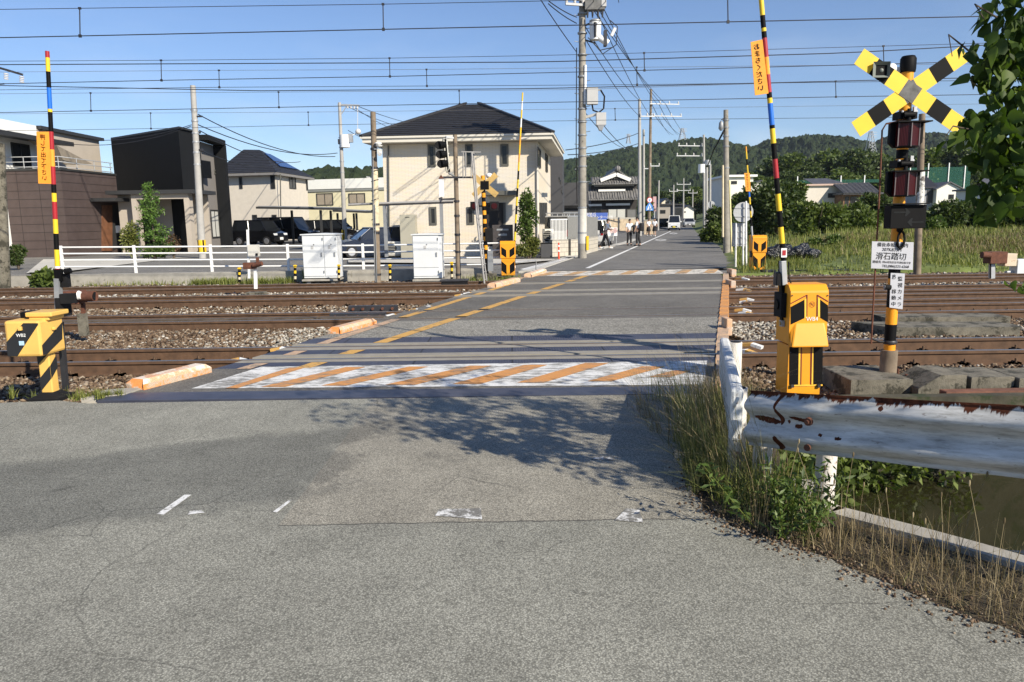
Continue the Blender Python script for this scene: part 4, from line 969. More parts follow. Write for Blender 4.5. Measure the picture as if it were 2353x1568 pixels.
# ---- modern house at the far left: white and beige volumes, brown annex in front
n = N('white_siding'); br = n.new('ShaderNodeTexBrick', Scale=1); br.inputs['Brick Width'].default_value = 3; br.inputs['Row Height'].default_value = .45; br.inputs['Mortar Size'].default_value = .012
n.l(n.tc.outputs['Object'], br.inputs['Vector']); br.inputs['Color1'].default_value = br.inputs['Color2'].default_value = (.8, .8, .77, 1); br.inputs['Mortar'].default_value = (.5, .5, .48, 1)
SIDW = mat('white_siding_wall', (.78, .78, .75), .7, .04, 2)
BEIGE = plaster('beige_render', (.42, .37, .31)); BLKW = mat('charcoal_siding', (.011, .012, .0135), .8, .1, 3, spec=.15); GTILE = mat('grey_tile_facing', (.2, .185, .17), .8, .1, 9, bump=.2)
n = N('brown_panel_cladding'); n.col(n.ramp(n.noise(2, 4), (.3, (.062, .045, .042)), (.7, (.08, .06, .056)))); BRN = n.set(.7, 0, .3)
BRNJ = mat('panel_joint', (.028, .02, .019), .8)
XW = -24.5
t = T('house', 'white and beige two-storey house with a brown panelled annex and sail shade', 'house', (-24, 37, .25))
zt = A(136, 293, 40).z
b = MB(); prism(b, [(-36, 25), (XW, 25), (XW, 40), (-36, 40)], 0, zt + .1, SIDW); t.part('wall', b, None, 'white siding wall')
b = MB(); prism(b, [(-36, 40.01), (XW - .02, 40.01), (XW - .02, 46), (-36, 46)], 0, zt - .05, BEIGE); t.part('wall', b, None, 'beige rendered wall')
b = MB(); prism(b, [(-36.1, 40.1), (XW + .2, 40.1), (XW + .2, 46.2), (-36.1, 46.2)], zt - .05, zt + .12, FRAMED); t.part('roof_edge', b)
ze = A(100, 318, 38).z
b = MB(); b.extr([(XW, 30, ze), (XW + 1.3, 30, ze - .12), (XW + 1.3, 41, ze - .12), (XW, 41, ze)], (0, 0, .22), FRAMED); t.part('eave', b)
w0, w1 = (XW, 25), (XW, 46)
window(t, w0, w1, (23, 327, 72, 389), frame=FRAMED, bars=1)
# annex
ax0, ax1, ay0, ay1 = -25.2, -21.75, 37.0, 41.6; za = A(165, 391, 37).z
b = MB(); prism(b, [(ax0, ay0), (ax1, ay0), (ax1 + .3, ay1), (ax0, ay1)], .1, za, BRN)
for k in range(1, 11):
    z = .25 + (za - .25) * k / 10.4; b.box(((ax0 + ax1) / 2, ay0 - .001, z), (ax1 - ax0, .012, .025), BRNJ)
    b.extr([(ax1 + .001, ay0, z - .012), (ax1 + .301, ay1, z - .012), (ax1 + .301, ay1, z + .012), (ax1 + .001, ay0, z + .012)], (.008, 0, 0), BRNJ)
for x in (-23.9, -22.85): b.box((x, ay0 - .001, (za + .3) / 2), (.02, .012, za - .3), BRNJ)
b.extr([(ax0 - .05, ay0 - .05, za), (ax1 + .05, ay0 - .05, za), (ax1 + .35, ay1, za), (ax0, ay1, za)], (0, 0, .1), FRAMED); an = t.part('annex', b, None, 'brown panelled annex')
p0, p1 = (ax1, ay0), (ax1 + .3, ay1)
def onp(x, y, d=0.0):
    a, z = onplane(x, y, p0, p1); u = V(p1[0] - p0[0], p1[1] - p0[1], 0).normalized(); return V(*p0, 0) + u * a + V(0, 0, z) + out(p0, p1) * d
WOODD = mat('wooden_door', (.16, .07, .035), .6, .3, 4)
b = MB(); b.extr([onp(233, 577), onp(256, 577), onp(256, 472), onp(233, 472)], out(p0, p1) * .06, WOODD); t.part('door', b, an)
b = MB(); b.extr([onp(256.5, 577), onp(287, 560), onp(287, 472), onp(256.5, 472)], out(p0, p1) * .03, FRAMED); t.part('porch_recess', b, an)
b = MB(); b.box(onp(271, 527, .15), (.3, .5, .38), PLAINWHITE); t.part('mailbox', b, an)
b = MB(); q0, q1 = onp(215, 464), onp(300, 466); b.extr([(q0.x, q0.y - .3, q0.z), (q0.x + 1.3, q0.y - .3, q0.z), (q0.x + 1.5, q1.y + .7, q0.z), (q0.x, q1.y + .7, q0.z)], (0, 0, .18), FRAMED); t.part('canopy', b, an)
b = MB()
for z in (.18, .42, .66): b.tube([(ax0, ay0 + .1, za + z), (ax1 - .1, ay0 + .1, za + z), (ax1 + .15, ay1, za + z)], .022, GALV)
for x in np.linspace(ax0, ax1 - .1, 3): b.tube([(x, ay0 + .1, za), (x, ay0 + .1, za + .66)], .022, GALV)
for y in np.linspace(ay0 + 1.4, ay1, 3): b.tube([(ax1 + .05, y, za), (ax1 + .05, y, za + .66)], .022, GALV)
t.part('balcony_rail', b)
b = MB(); s_ = [A(60, 321, 38.2), A(130, 334, 37.6), A(212, 377, 40.5), A(150, 380, 37.8)]
b.poly([s_[0], s_[1], s_[2], s_[3]], mat('sail_cloth', (.2, .17, .13), .9, .15, 4)); t.part('sail_shade', b)

# ---- black house with a beige car port portal
BL0, BL1, BL2, BL3 = (-23.8, 46), (-17.75, 41.4), (-17.6, 43.8), (-17.9, 47.0)
t = T('house', 'charcoal black box-shaped two-storey house with a grey tiled end', 'house', (-20, 44, .3))
z0_, z1_ = A(290, 320, 46).z, A(443, 295, 41.4).z
b = MB(); prism(b, [BL0, BL1, BL2, (-24, 49)], 0, z1_, BLKW); wl = t.part('wall', b, None, 'black siding wall')
b = MB(); b.extr([(BL0[0], BL0[1], z1_), (BL1[0] + .1, BL1[1] - .1, z1_), (BL2[0] + .1, BL2[1], z1_), (-24, 49, z1_)], (0, 0, .1), FRAMED); t.part('roof_edge', b)
b = MB(); prism(b, [(-19.5, 44.0), (BL2[0] - .25, 43.85), (BL3[0] - .2, 47), (-19.5, 49)], 0, z1_ - .35, GTILE); t.part('wall', b, None, 'grey tiled end wall')
b = MB(); zz = z1_ - .35
b.extr([(BL2[0] - .2, 43.9, zz), (BL2[0] + .45, 43.9, zz), (BL3[0] + .5, 47.2, zz), (BL3[0] - .2, 47.2, zz)], (0, 0, .3), BLKW); b.extr([(BL3[0] - .3, 46.95, 0), (BL3[0] + .5, 46.95, 0), (BL3[0] + .5, 47.25, 0), (BL3[0] - .3, 47.25, 0)], (0, 0, zz), BLKW); t.part('frame_wall', b)
g0, g1 = (BL2[0] - .25, 43.85), (BL3[0] - .2, 47.0)
window(t, g0, g1, (482, 482, 505, 546), frame=FRAMED, glass=CURT, bars=1); window(t, g0, g1, (491, 390, 500, 402), frame=FRAMEG)
h0, h1 = BL1, BL2
b = MB(); a, z = onplane(462, 368, h0, h1); a2, z2_ = onplane(486, 411, h0, h1); u = V(h1[0] - h0[0], h1[1] - h0[1], 0).normalized(); o = V(*h0, 0)
b.extr([o + u * a + V(.004, 0, z2_), o + u * a2 + V(.004, 0, z2_), o + u * a2 + V(.004, 0, z), o + u * a + V(.004, 0, z)], (.02, 0, 0), BLACK); t.part('balcony_opening', b)
t = T('garage', 'low beige portal garage with a flat dark roof between the brown annex and black house', 'garage', (-20, 40, .3))
pz = A(340, 447, 40).z; gx0, gx1 = A(311, 500, 40).x, A(441, 500, 40).x
b = MB(); b.box(((gx0 + gx1) / 2 - .4, 41, pz + .1), (gx1 - gx0 + 1.6, 3, .2), FRAMED); t.part('roof', b)
b = MB(); b.box((gx0 + .12, 40, pz / 2), (.26, .5, pz), BEIGE); b.box((gx1 - .12, 40, pz / 2), (.26, .5, pz), BEIGE); b.box(((gx0 + gx1) / 2, 40, pz - .13), (gx1 - gx0 - .52, .5, .26), BEIGE); t.part('portal_frame', b)
b = MB(); b.box(((gx0 + gx1) / 2, 42.3, pz / 2), (gx1 - gx0, .15, pz - .01), BEIGE); b.box((gx0 - .6, 40.5, pz / 2), (.9, .2, pz), BEIGE); t.part('wall', b)

# ---- beige hip-roofed house
PSID = mat('cream_ribbed_siding', (.58, .53, .45), .8, .06, 3)
c0 = A(523, 545, 60.8); c1 = A(642, 552, 60); c2 = A(714, 560, 67); c3 = c0 + (c2 - c1)
t = T('house', 'beige two-storey house with dark hipped roof and solar panels, behind the parked black cars', 'house', (c1.x, c1.y + 3, .3))
zt = A(642, 397, 60).z; fp_ = [c0, c1, c2, c3]
b = MB(); prism(b, [(p.x, p.y) for p in fp_], 0, zt, PSID); t.part('wall', b)
cen = (c0 + c2) / 2; ev = [V(p.x, p.y, zt) + V((p.x - cen.x), (p.y - cen.y), 0).normalized() * .8 for p in fp_]
r0, r1 = A(560, 344, 64), A(596, 344.5, 64)
b = MB(); hip(b, ev, [r0, r1], 14, ROOFD, .03); b.poly([p + V(0, 0, -.02) for p in ev], BEIGE); b.extr([p + V(0, 0, -.2) for p in ev], (0, 0, .18), mat('gutter_grey', (.2, .19, .18), .5)); rf = t.part('roof', b)
SOLAR = mat('solar_panel', (.02, .05, .16), .2, .15, 3, spec=.8)
b = MB(); e0, e1 = ev[1], ev[2]; q = [e0.lerp(r1, .25).lerp(e1.lerp(r1, .25), .25), e0.lerp(r1, .25).lerp(e1.lerp(r1, .25), .85), e0.lerp(r1, .8).lerp(e1.lerp(r1, .8), .85), e0.lerp(r1, .8).lerp(e1.lerp(r1, .8), .2)]
nn = (q[1] - q[0]).cross(q[3] - q[0]).normalized(); nn = nn if nn.z > 0 else -nn
b.extr([p + nn * .08 for p in q], nn * .05, SOLAR); t.part('solar_panel', b, rf)
for px in ((549, 408, 558, 434), (621, 402, 633, 434), (580, 494, 592, 512), (625, 494, 637, 516)): window(t, c0, c1, px, frame=FRAMED)
for px in ((663, 405, 680, 435), (702, 409, 707, 438)): window(t, c1, c2, px, frame=FRAMED, bars=1 if px[0] < 670 else 0)
b = MB()
for a_, c_ in (((644, 400), (646, 552)),): b.tube([A(a_[0], a_[1], 59.9), A(c_[0], c_[1], 59.9)], .05, FRAMEG)
t.part('downpipe', b)
# ---- cream flat-roofed building
CRM = plaster('cream_render', (.72, .66, .44)); d0, d1 = A(706, 560, 72), A(900, 555, 70)
t = T('house', 'cream flat-roofed building with wide shuttered windows between the beige and brick houses', 'building', ((d0.x + d1.x) / 2, 74, .3))
zt = A(800, 411, 71).z
b = MB(); prism(b, [(d0.x, d0.y), (d1.x, d1.y), (d1.x, d1.y + 9), (d0.x, d0.y + 9)], 0, zt, CRM); t.part('wall', b)
b = MB(); prism(b, [(d0.x - .1, d0.y - .15), (d1.x + .1, d1.y - .15), (d1.x + .1, d1.y + 9), (d0.x - .1, d0.y + 9)], zt - .9, zt, plaster('white_parapet', (.78, .78, .72))); prism(b, [(d0.x - .05, d0.y - .1), (d1.x + .05, d1.y - .1), (d1.x, d1.y + 1), (d0.x, d0.y + 1)], zt - 1.12, zt - .9, plaster('grey_band', (.25, .26, .24))); t.part('parapet', b)
SHUT = mat('tan_shutter', (.33, .28, .21), .7, .1, 4)
for px in ((727, 445, 766.5, 472), (801, 445, 840, 468)): window(t, d0, d1, px, frame=FRAMED, glass=SHUT, bars=1)
window(t, d0, d1, (757, 509, 797, 541), frame=FRAMEG, bars=1)

# ---- cream brick house with the big dark roof
n = N('cream_brick_tile'); v = n.tc.outputs['Object']
sp_ = n.new('ShaderNodeSeparateXYZ'); n.l(v, sp_.inputs[0]); cb = n.new('ShaderNodeCombineXYZ'); n.l(n.math('ADD', sp_.outputs['X'], sp_.outputs['Y']), cb.inputs[0]); n.l(sp_.outputs['Z'], cb.inputs[1])
br = n.new('ShaderNodeTexBrick', Scale=1, offset=.5); br.inputs['Brick Width'].default_value = .3; br.inputs['Row Height'].default_value = .062; br.inputs['Mortar Size'].default_value = .008; br.inputs['Bias'].default_value = .1
n.l(cb.outputs[0], br.inputs['Vector']); br.inputs['Color1'].default_value = (.7, .63, .5, 1); br.inputs['Color2'].default_value = (.66, .62, .56, 1); br.inputs['Mortar'].default_value = (.45, .41, .35, 1)
k = n.mix(n.ramp(n.noise(.9, 4), (.35, 0.0), (.65, .6)), br.outputs['Color'], n.mix(1, br.outputs['Color'], (1.06, .99, .86), 'MULTIPLY'))
n.col(k); n.bump(br.outputs['Fac'], -.5, .01); BRK = n.set(.85, 0, .3)
q0 = A(889, 586, 36.7); q1 = A(1238, 575, 36.4); q2 = A(1266, 560, 45.2); q3 = q0 + (q2 - q1); foot = [q0, q1, q2, q3]
zt = A(1231, 325, 36.4).z
t = T('house', 'cream brick two-storey house with a large dark hipped roof facing the tracks', 'house', ((q0.x + q1.x) / 2, 40, .1))
b = MB(); prism(b, [(p.x, p.y) for p in foot], -.1, zt, BRK); wl = t.part('wall', b)
cen = (q0 + q2) / 2
def off(p, d):
    u = (q1 - q0).normalized(); w = (q2 - q1).normalized(); s = 1 if (p - cen).dot(u) > 0 else -1; r = 1 if (p - cen).dot(w) > 0 else -1
    return V(p.x, p.y, 0) + V(u.x, u.y, 0) * (d * s) + V(w.x, w.y, 0) * (d * r)
ev = [off(p, .78) + V(0, 0, zt + .3) for p in foot]; ap = A(1085, 240, 41.2)
ud = V(q1.x - q0.x, q1.y - q0.y, 0).normalized()
b = MB(); hip(b, ev, [ap - ud * .35, ap + ud * .35], 17, ROOFD, .045)
for a_, c_ in ((ev[0], ap - ud * .35), (ev[1], ap + ud * .35)): b.bar(a_ + V(0, 0, .04), c_ + V(0, 0, .06), .22, .1, ROOFD)
rf = t.part('roof', b)
GUT = plaster('white_fascia', (.6, .57, .5)); b = MB(); e2 = [off(p, .72) + V(0, 0, zt + .02) for p in foot]; b.extr(e2, (0, 0, .27), GUT); b.extr([off(p, .8) + V(0, 0, zt + .2) for p in foot], (0, 0, .09), GUT); t.part('fascia', b, rf)
for px in ((995 - 12.5, 333, 1001.5, 383.5), (1068.5, 332, 1087, 382.5), (1149.5, 332, 1169, 381.5), (986.3, 476, 1004, 517), (1072.5, 476, 1090, 516)): window(t, q0, q1, px, fw=.09)
for px in ((1233.5, 337, 1241, 388), (1252.5, 352, 1257, 397)): window(t, q1, q2, px, frame=FRAMED, fw=.05)
b = MB()
for k in range(4):
    x = 1239 + k * 4.6; (a0, z1), (a1, z0) = onplane(x, 466, q1, q2), onplane(x + 2.6, 515, q1, q2); u = (q2 - q1).normalized(); o = V(q1.x, q1.y, 0) + out(q1, q2) * .01
    b.extr([o + V(u.x, u.y, 0) * a0 + V(0, 0, z0), o + V(u.x, u.y, 0) * a1 + V(0, 0, z0), o + V(u.x, u.y, 0) * a1 + V(0, 0, z1), o + V(u.x, u.y, 0) * a0 + V(0, 0, z1)], out(q1, q2) * .05, FRAMED)
t.part('slit_window', b)
nn = out(q0, q1)
def onq(x, y, d=0.0):
    a, z = onplane(x, y, q0, q1); return V(q0.x, q0.y, 0) + ud * a + V(0, 0, z) + nn * d
b = MB(); b.extr([onq(1118, 450, 1.0), onq(1188, 450, 1.0), onq(1188, 450, 0), onq(1118, 450, 0)], (0, 0, .2), FRAMEG); t.part('porch_canopy', b)
b = MB(); b.extr([onq(1112, 566, .004), onq(1162, 566, .004), onq(1162, 466, .004), onq(1112, 466, .004)], nn * .02, mat('dark_entrance', (.02, .016, .014), .7, .3, 3)); dr = t.part('door', b)
b = MB(); b.extr([onq(1112, 566, .024), onq(1117, 566, .024), onq(1117, 466, .024), onq(1112, 466, .024)], nn * .05, FRAMEG); b.extr([onq(1157, 566, .024), onq(1162, 566, .024), onq(1162, 466, .024), onq(1157, 466, .024)], nn * .05, FRAMEG); t.part('frame', b, dr)
b = MB()
for x in (1243, 1260): pass
a_, z_ = onplane(1236, 340, q0, q1); b.tube([onq(1234, 335, .06), onq(1236, 572, .06)], .05, GUT); b.tube([onq(893, 335, .06), onq(895, 580, .06)], .04, FRAMEG); t.part('downpipe', b)
# water heater tank, air conditioners, entrance gate post
b = MB(); c = onq(950, 545, 1.0); hh = onq(950, 494, 1.0).z; b.box((c.x - .05, c.y + .1, hh / 2), (.72, .75, hh), mat('tank_beige', (.36, .34, .27), .5, .04, 2)); b.box((c.x - .05, c.y - .279, hh - .12), (.2, .01, .03), BLACKM)
one('water_heater', 'tall grey-beige water heater tank standing against the cream brick wall', 'water heater', b, (c.x, c.y, 0), bev=.02)
AIRW = mat('air_conditioner_white', (.6, .58, .52), .5, .05, 3)
def aircon(lab, px, Yd, w, h, rz=0):
    o = A(*px, Yd); t = T('air_conditioner', lab, 'air conditioner', o); b = MB(); b.box(o + V(0, 0, h / 2 + .06), (w, .32, h), AIRW, rz); bd = t.part('casing', b, bev=.015)
    b = MB(); M = Matrix.Translation(o + V(0, 0, h / 2 + .06)) @ Matrix.Rotation(rz, 4, 'Z')
    b.cyl(M @ V(-w * .12, -.165, 0), M @ V(-w * .12, -.172, 0), h * .4, h * .4, BLACKM, 20)
    for k in range(7): b.bar(M @ V(-w * .12 - h * .38, -.176, h * (.36 - k * .12)), M @ V(-w * .12 + h * .38, -.176, h * (.36 - k * .12)), .008, .012, AIRW)
    t.part('fan_grille', b, bd); b = MB(); b.box(o + V(0, 0, .03), (w * .9, .3, .06), CONC); t.part('feet', b)
aircon('white air conditioner unit beside the water heater at the brick house', (906, 588), 35.9, .8, .62)
aircon('small white air conditioner unit by the refuse bin at the brick house', (1259, 562), 36.2, .45, .68, R(20))
b = MB(); c = A(1156, 590, 34.6); b.box((c.x, c.y, .72), (.95, .25, 1.5), mat('dark_gate_pillar', (.05, .042, .04), .6, .3, 8)); b.box((c.x, c.y - .13, 1.25), (.55, .02, .08), GREY); b.box((c.x, c.y - .13, 1.02), (.4, .02, .1), GREY)
one('gate_pillar', 'dark brown gate pillar with letter slots at the entrance of the brick house', 'gate pillar', b, (c.x, c.y, 0), bev=.01)
b = MB(); c = A(1255, 592, 33.6); b.box((c.x, c.y, .3), (.5, .45, .62), mat('dark_bin', (.06, .06, .062), .6, .1, 4)); b.box((c.x, c.y, .63), (.54, .49, .04), BLACKM); b.cyl((c.x + .18, c.y - .2, .05), (c.x + .24, c.y - .2, .05), .05, .05, RUBBER)
one('refuse_bin', 'dark grey wheeled refuse bin by the shrub at the brick house corner', 'bin', b, (c.x, c.y, 0), bev=.02)

# ---- dark grey house behind it and its low garage
DK = mat('dark_grey_siding', (.05, .05, .054), .7, .1, 3)
e0, e1 = A(1262, 540, 50), A(1294, 540, 58)
t = T('house', 'dark grey two-storey house half hidden behind the cream brick house', 'house', (e0.x, 54, .1)); zt = A(1264, 351, 50).z
b = MB(); prism(b, [(e0.x - 4, 50), (e0.x + .9, 50), (e1.x + .1, 58), (e0.x - 4, 58)], 0, zt, DK); t.part('wall', b)
w0, w1 = (e0.x + .9, 50), (e1.x + .1, 58)
for px in ((1283, 406, 1287, 424), (1288, 436, 1292, 448)): window(t, w0, w1, px, frame=FRAMED, fw=.05)
e0, e1 = A(1288, 540, 60), A(1352, 540, 60); zt = A(1310, 420, 60).z
b = MB(); b.box(((e0.x + e1.x) / 2, 63, zt / 2), (e1.x - e0.x, 6, zt), DK); b.box(((e0.x + e1.x) / 2, 59.9, A(1310, 476, 60).z), (e1.x - e0.x, .4, .22), BLACKM); b.box(((e0.x + e1.x) / 2 - .3, 59.98, 1.2), ((e1.x - e0.x) * .7, .05, 2.3), mat('garage_shutter', (.1, .1, .1), .6, .1, 6))
one('garage', 'low dark grey garage block behind the big concrete utility pole', 'garage', b, ((e0.x + e1.x) / 2, 63, 0))

# ---- traditional house with curved grey tile roofs
YJ = 92
def PJ(zx, zy, d=0.0):
    x, y = z5(zx, zy); return A(x, y, YJ + d)
t = T('house', 'traditional Japanese house with two tiers of grey tiled roof and white gable boards', 'house', PJ(830, 735))
gx0, gx1 = PJ(560, 600).x, PJ(1120, 600).x; zr = PJ(830, 215).z; zl_ = PJ(830, 390).z
JW = mat('dark_timber_wall', (.03, .026, .024), .8, .25, 4); JP = plaster('white_plaster_board', (.75, .74, .7))
b = MB(); b.box(((gx0 + gx1) / 2, YJ + 4, zr / 2), (gx1 - gx0 - .4, 8, zr), JW); t.part('wall', b)
# upper gabled roof, ridge running away
ap = PJ(872, 60); eL, eR = PJ(575, 205), PJ(1115, 205)
b = MB()
def jroof(L_, A_, R_, y0, y1, th):
    for P_, Q_ in ((L_, A_), (A_, R_)):
        k = 9; pts = []
        for i in range(k + 1):
            f = i / k; z = P_.z + (Q_.z - P_.z) * f; s = math.sin(math.pi * f) * .18; pts.append(V(P_.x + (Q_.x - P_.x) * f, 0, z - s))
        for i in range(k):
            b.extr([V(pts[i].x, y0, pts[i].z), V(pts[i + 1].x, y0, pts[i + 1].z), V(pts[i + 1].x, y0, pts[i + 1].z + th), V(pts[i].x, y0, pts[i].z + th)], (0, y1 - y0, 0), ROOFJ)
jroof(eL, ap, eR, YJ - .9, YJ + 9, .22)
# front skirt roofs: pent roofs below the gable and above the ground floor
def pent(x0, x1, zt_, zb_, proj, mt=ROOFJ):
    b.extr([(x0, YJ, zt_), (x0, YJ - proj, zb_), (x0, YJ - proj, zb_ + .15), (x0, YJ, zt_ + .2)], (x1 - x0, 0, 0), mt)
    k = int((x1 - x0) / .32)
    for i in range(k):
        x = x0 + (i + .5) * (x1 - x0) / k; b.cyl((x, YJ - proj - .02, zb_ + .17), (x, YJ, zt_ + .22), .075, .075, ROOFJ, 6)
pent(gx0 + .2, gx1, PJ(0, 160).z, zr, 1.1); pent(gx0 - .3, gx1 + .1, PJ(0, 300).z, zl_, 1.3)
b.ball(ap + V(0, -YJ * 0 - .95, .25), (.35, .2, .35), ROOFJ); b.bar(ap + V(0, -.9, .25), ap + V(0, 9, .25), .35, .35, ROOFJ); t.part('roof', b)
b = MB()
for P_, Q_ in ((PJ(690, 165, -1.0), PJ(872, 95, -1.0)), (PJ(872, 95, -1.0), PJ(1030, 160, -1.0))): b.bar(P_, Q_, .12, .42, JP)
b.box(((gx0 + gx1) / 2, YJ - .12, PJ(0, 232).z), ((gx1 - gx0) * .8, .2, .3), plaster('grey_eave_board', (.3, .29, .28))); t.part('gable_board', b)
b = MB(); 
for x0, x1, z in ((660, 965, 292), (750, 1020, 452), (540, 700, 455)): b.box(((PJ(x0, 0).x + PJ(x1, 0).x) / 2, YJ - .3 - (.1 if z < 300 else 0), PJ(0, z).z), (PJ(x1, 0).x - PJ(x0, 0).x, .3, .25), JP)
t.part('window_hood', b)
w0, w1 = (gx0, YJ), (gx1, YJ)
def zwin(x0, y0, x1, y1): return (*z5(x0, y0), *z5(x1, y1))
window(t, w0, w1, zwin(770, 480, 982, 604), frame=FRAMED, glass=CURT, bars=1, fw=.12); window(t, w0, w1, zwin(990, 490, 1095, 600), frame=FRAMEG, glass=mat('grey_shutter', (.15, .15, .145), .7)); window(t, w0, w1, zwin(560, 475, 700, 535), frame=FRAMED, bars=1)
ST = mat('stone_garden_wall', (.42, .34, .24), .9, .25, 3, bump=.4)
b = MB(); p, q = PJ(700, 735, -5), PJ(1160, 735, -2); b.extr([p, q, q + V(0, .3, 0), p + V(0, .3, 0)], (0, 0, 1.35), ST); b.extr([p + V(-.1, -.05, 1.35), q + V(0, -.05, 1.35), q + V(0, .35, 1.35), p + V(-.1, .35, 1.35)], (0, 0, .2), CONC)
one('garden_wall', 'sandy stone garden wall in front of the traditional house', 'wall', b, (p.x, p.y, 0))

# ---- small houses along and beyond the road end
def small(lab, zx0, zx1, zy_e, zy_top, Yd, wall, roof, depth=8, ztr=z5, flat=False, ang=0, wins=(), base=0.0):
    x0, ye = ztr(zx0, zy_e); x1, _ = ztr(zx1, zy_e); xm, yt = ztr((zx0 + zx1) / 2, zy_top)
    p0, p1 = A(x0, ye, Yd), A(x1, ye, Yd); w = p1.x - p0.x; h0 = p0.z - base; h1 = A(xm, yt, Yd).z - base; c = V((p0.x + p1.x) / 2, Yd + depth / 2, base)
    t = T('house', lab, 'house', c, 'small houses in the distance')
    b = MB()
    if flat: b.box(c + V(0, 0, h1 / 2), (w, depth, h1), wall)
    else: gwalls(b, c, w, depth, h0, h1, wall, ang)
    t.part('wall', b); b = MB()
    if flat: b.box(c + V(0, 0, h1 + .1), (w + .8, depth + .8, .25), roof)
    else: gable(b, c, w, depth, h0, h1, roof, .35, .15, ang)
    t.part('roof', b)
    for px in wins: window(t, (p0.x, Yd), (p1.x, Yd), (*ztr(px[0], px[1]), *ztr(px[2], px[3])), frame=FRAMED, fw=.08)
    return t
WHT = plaster('white_render', (.75, .73, .66)); CRW = plaster('warm_white_render', (.7, .63, .48))
small('cream gabled house end seen above the dark garage at the far end of the road', 1382, 1492, 415, 372, 150, CRW, ROOFD, wins=((1425, 402, 1465, 432),))
small('grey flat-roofed house behind the striped pole at the far end of the road', 1330, 1480, 470, 445, 128, plaster('grey_render', (.32, .29, .25)), ROOFD, flat=True, wins=((1365, 500, 1425, 540),))
small('dark open-fronted shed beside the white gabled house at the road end', 1522, 1622, 450, 443, 140, mat('shed_dark', (.05, .055, .065), .8), ROOFD, flat=True, wins=((1540, 478, 1612, 570),))
small('white gabled house end behind the van at the far end of the road', 1625, 1748, 490, 450, 145, WHT, ROOFD, wins=((1640, 515, 1655, 530),))
zE = lambda x, y: (1678.9 + x * .2865, 356.1 + y * .2865)
BROWNW = mat('brown_timber_wall', (.2, .11, .06), .85, .35, 2)
small('small white flat-roofed house just beyond the pole with a hanging lamp', -30, 182, 190, 176, 95, WHT, PLAINWHITE, ztr=zE, flat=True, wins=((5, 210, 50, 235),), base=1.0)
t = small('long low house with a grey tiled roof behind the bushes near the far barrier', 30, 455, 288, 212, 100, WHT, ROOFT, ztr=zE, base=1.2, depth=7)
small('beige house with a pinkish eave band and grey tiled upper roof across the field', 600, 905, 268, 246, 115, plaster('pale_beige_render', (.6, .55, .48)), plaster('pink_eave', (.5, .36, .3)), ztr=zE, flat=True, wins=((780, 308, 842, 345),), base=1.8)
o = zE(745, 238); b = MB(); p = A(*zE(620, 240), 118); q = A(*zE(868, 240), 118); zt = A(*zE(745, 190), 118).z
b.extr([(p.x, 116, p.z), (q.x, 116, p.z), (q.x - .4, 121, zt), (p.x + .6, 121, zt)], (0, .6, .2), ROOFT); one('tiled_roof', 'dark tiled roof rising behind the beige house across the field', 'roof', b, (p.x, 118, p.z))
t = small('brown timber house under a long grey tiled roof across the field', 905, 1195, 318, 316, 112, BROWNW, ROOFT, ztr=zE, base=1.7, depth=6, wins=((918, 335, 945, 412), (962, 335, 1012, 400)), flat=True)
b = MB(); p, q = A(*zE(900, 322), 111.2), A(*zE(1200, 322), 111.2); zt = A(*zE(1000, 236), 114).z; b.extr([(p.x, 111, p.z), (q.x, 111, p.z), (q.x, 115, zt), (p.x, 115, zt)], (0, .3, .22), ROOFT)
k = 24
for i in range(k): x = p.x + (q.x - p.x) * (i + .5) / k; b.cyl((x, 110.98, p.z + .2), (x, 115, zt + .2), .11, .11, ROOFT, 6)
t.part('roof', b)
b = MB(); c = A(*zE(1060, 395), 111.5); b.box(c, (2.2, .1, .9), WHT); t.part('wall_panel', b)
small('white gabled house with a dark roof beside the white-sleeved pole across the field', 1655, 1845, 272, 222, 120, WHT, mat('slate_roof', (.09, .09, .1), .6, .2, 3), ztr=zE, base=1.9, depth=11, wins=((1748, 318, 1788, 358),))
b = MB(); p, q = A(*zE(1552, 268), 121), A(*zE(1662, 270), 121); b.box(((p.x + q.x) / 2, 124, (p.z + 1.9) / 2), (q.x - p.x, 6, p.z - 1.9), plaster('grey_wing_wall', (.3, .31, .33))); b.box((A(*zE(1612, 330), 120.9).x, 120.98, A(*zE(1612, 335), 120.9).z), (1.5, .06, 2.0), FRAMED)  # wing wall in one even blue-grey, with a dark window
b.extr([(p.x - .3, 120.6, p.z), (q.x, 120.6, p.z), (q.x, 126, p.z + 2.6), (p.x - .3, 126, p.z + 2.6)], (0, .2, .2), ROOFD); one('house', 'grey-walled wing with a dark lean-to roof joined to the white gabled house', 'house', b, ((p.x + q.x) / 2, 124, 1.9), 'small houses in the distance')
small('long white house largely hidden behind the hanging leaves', 2115, 2480, 285, 270, 105, WHT, mat('slate_roof', (.09, .09, .1)), ztr=zE, base=1.6, depth=9, flat=True, wins=((2205, 318, 2260, 350),))
b = MB(); p, q = A(*zE(2110, 280), 104), A(*zE(2490, 280), 104); zt = A(*zE(2300, 196), 108).z; b.extr([(p.x - .5, 103.6, p.z), (q.x, 103.6, p.z), (q.x, 109, zt), (p.x + 1.2, 109, zt)], (0, .2, .25), mat('slate_roof', (.09, .09, .1)))
one('tiled_roof', 'broad dark roof slope over the long white house behind the leaves', 'roof', b, (p.x, 105, p.z))
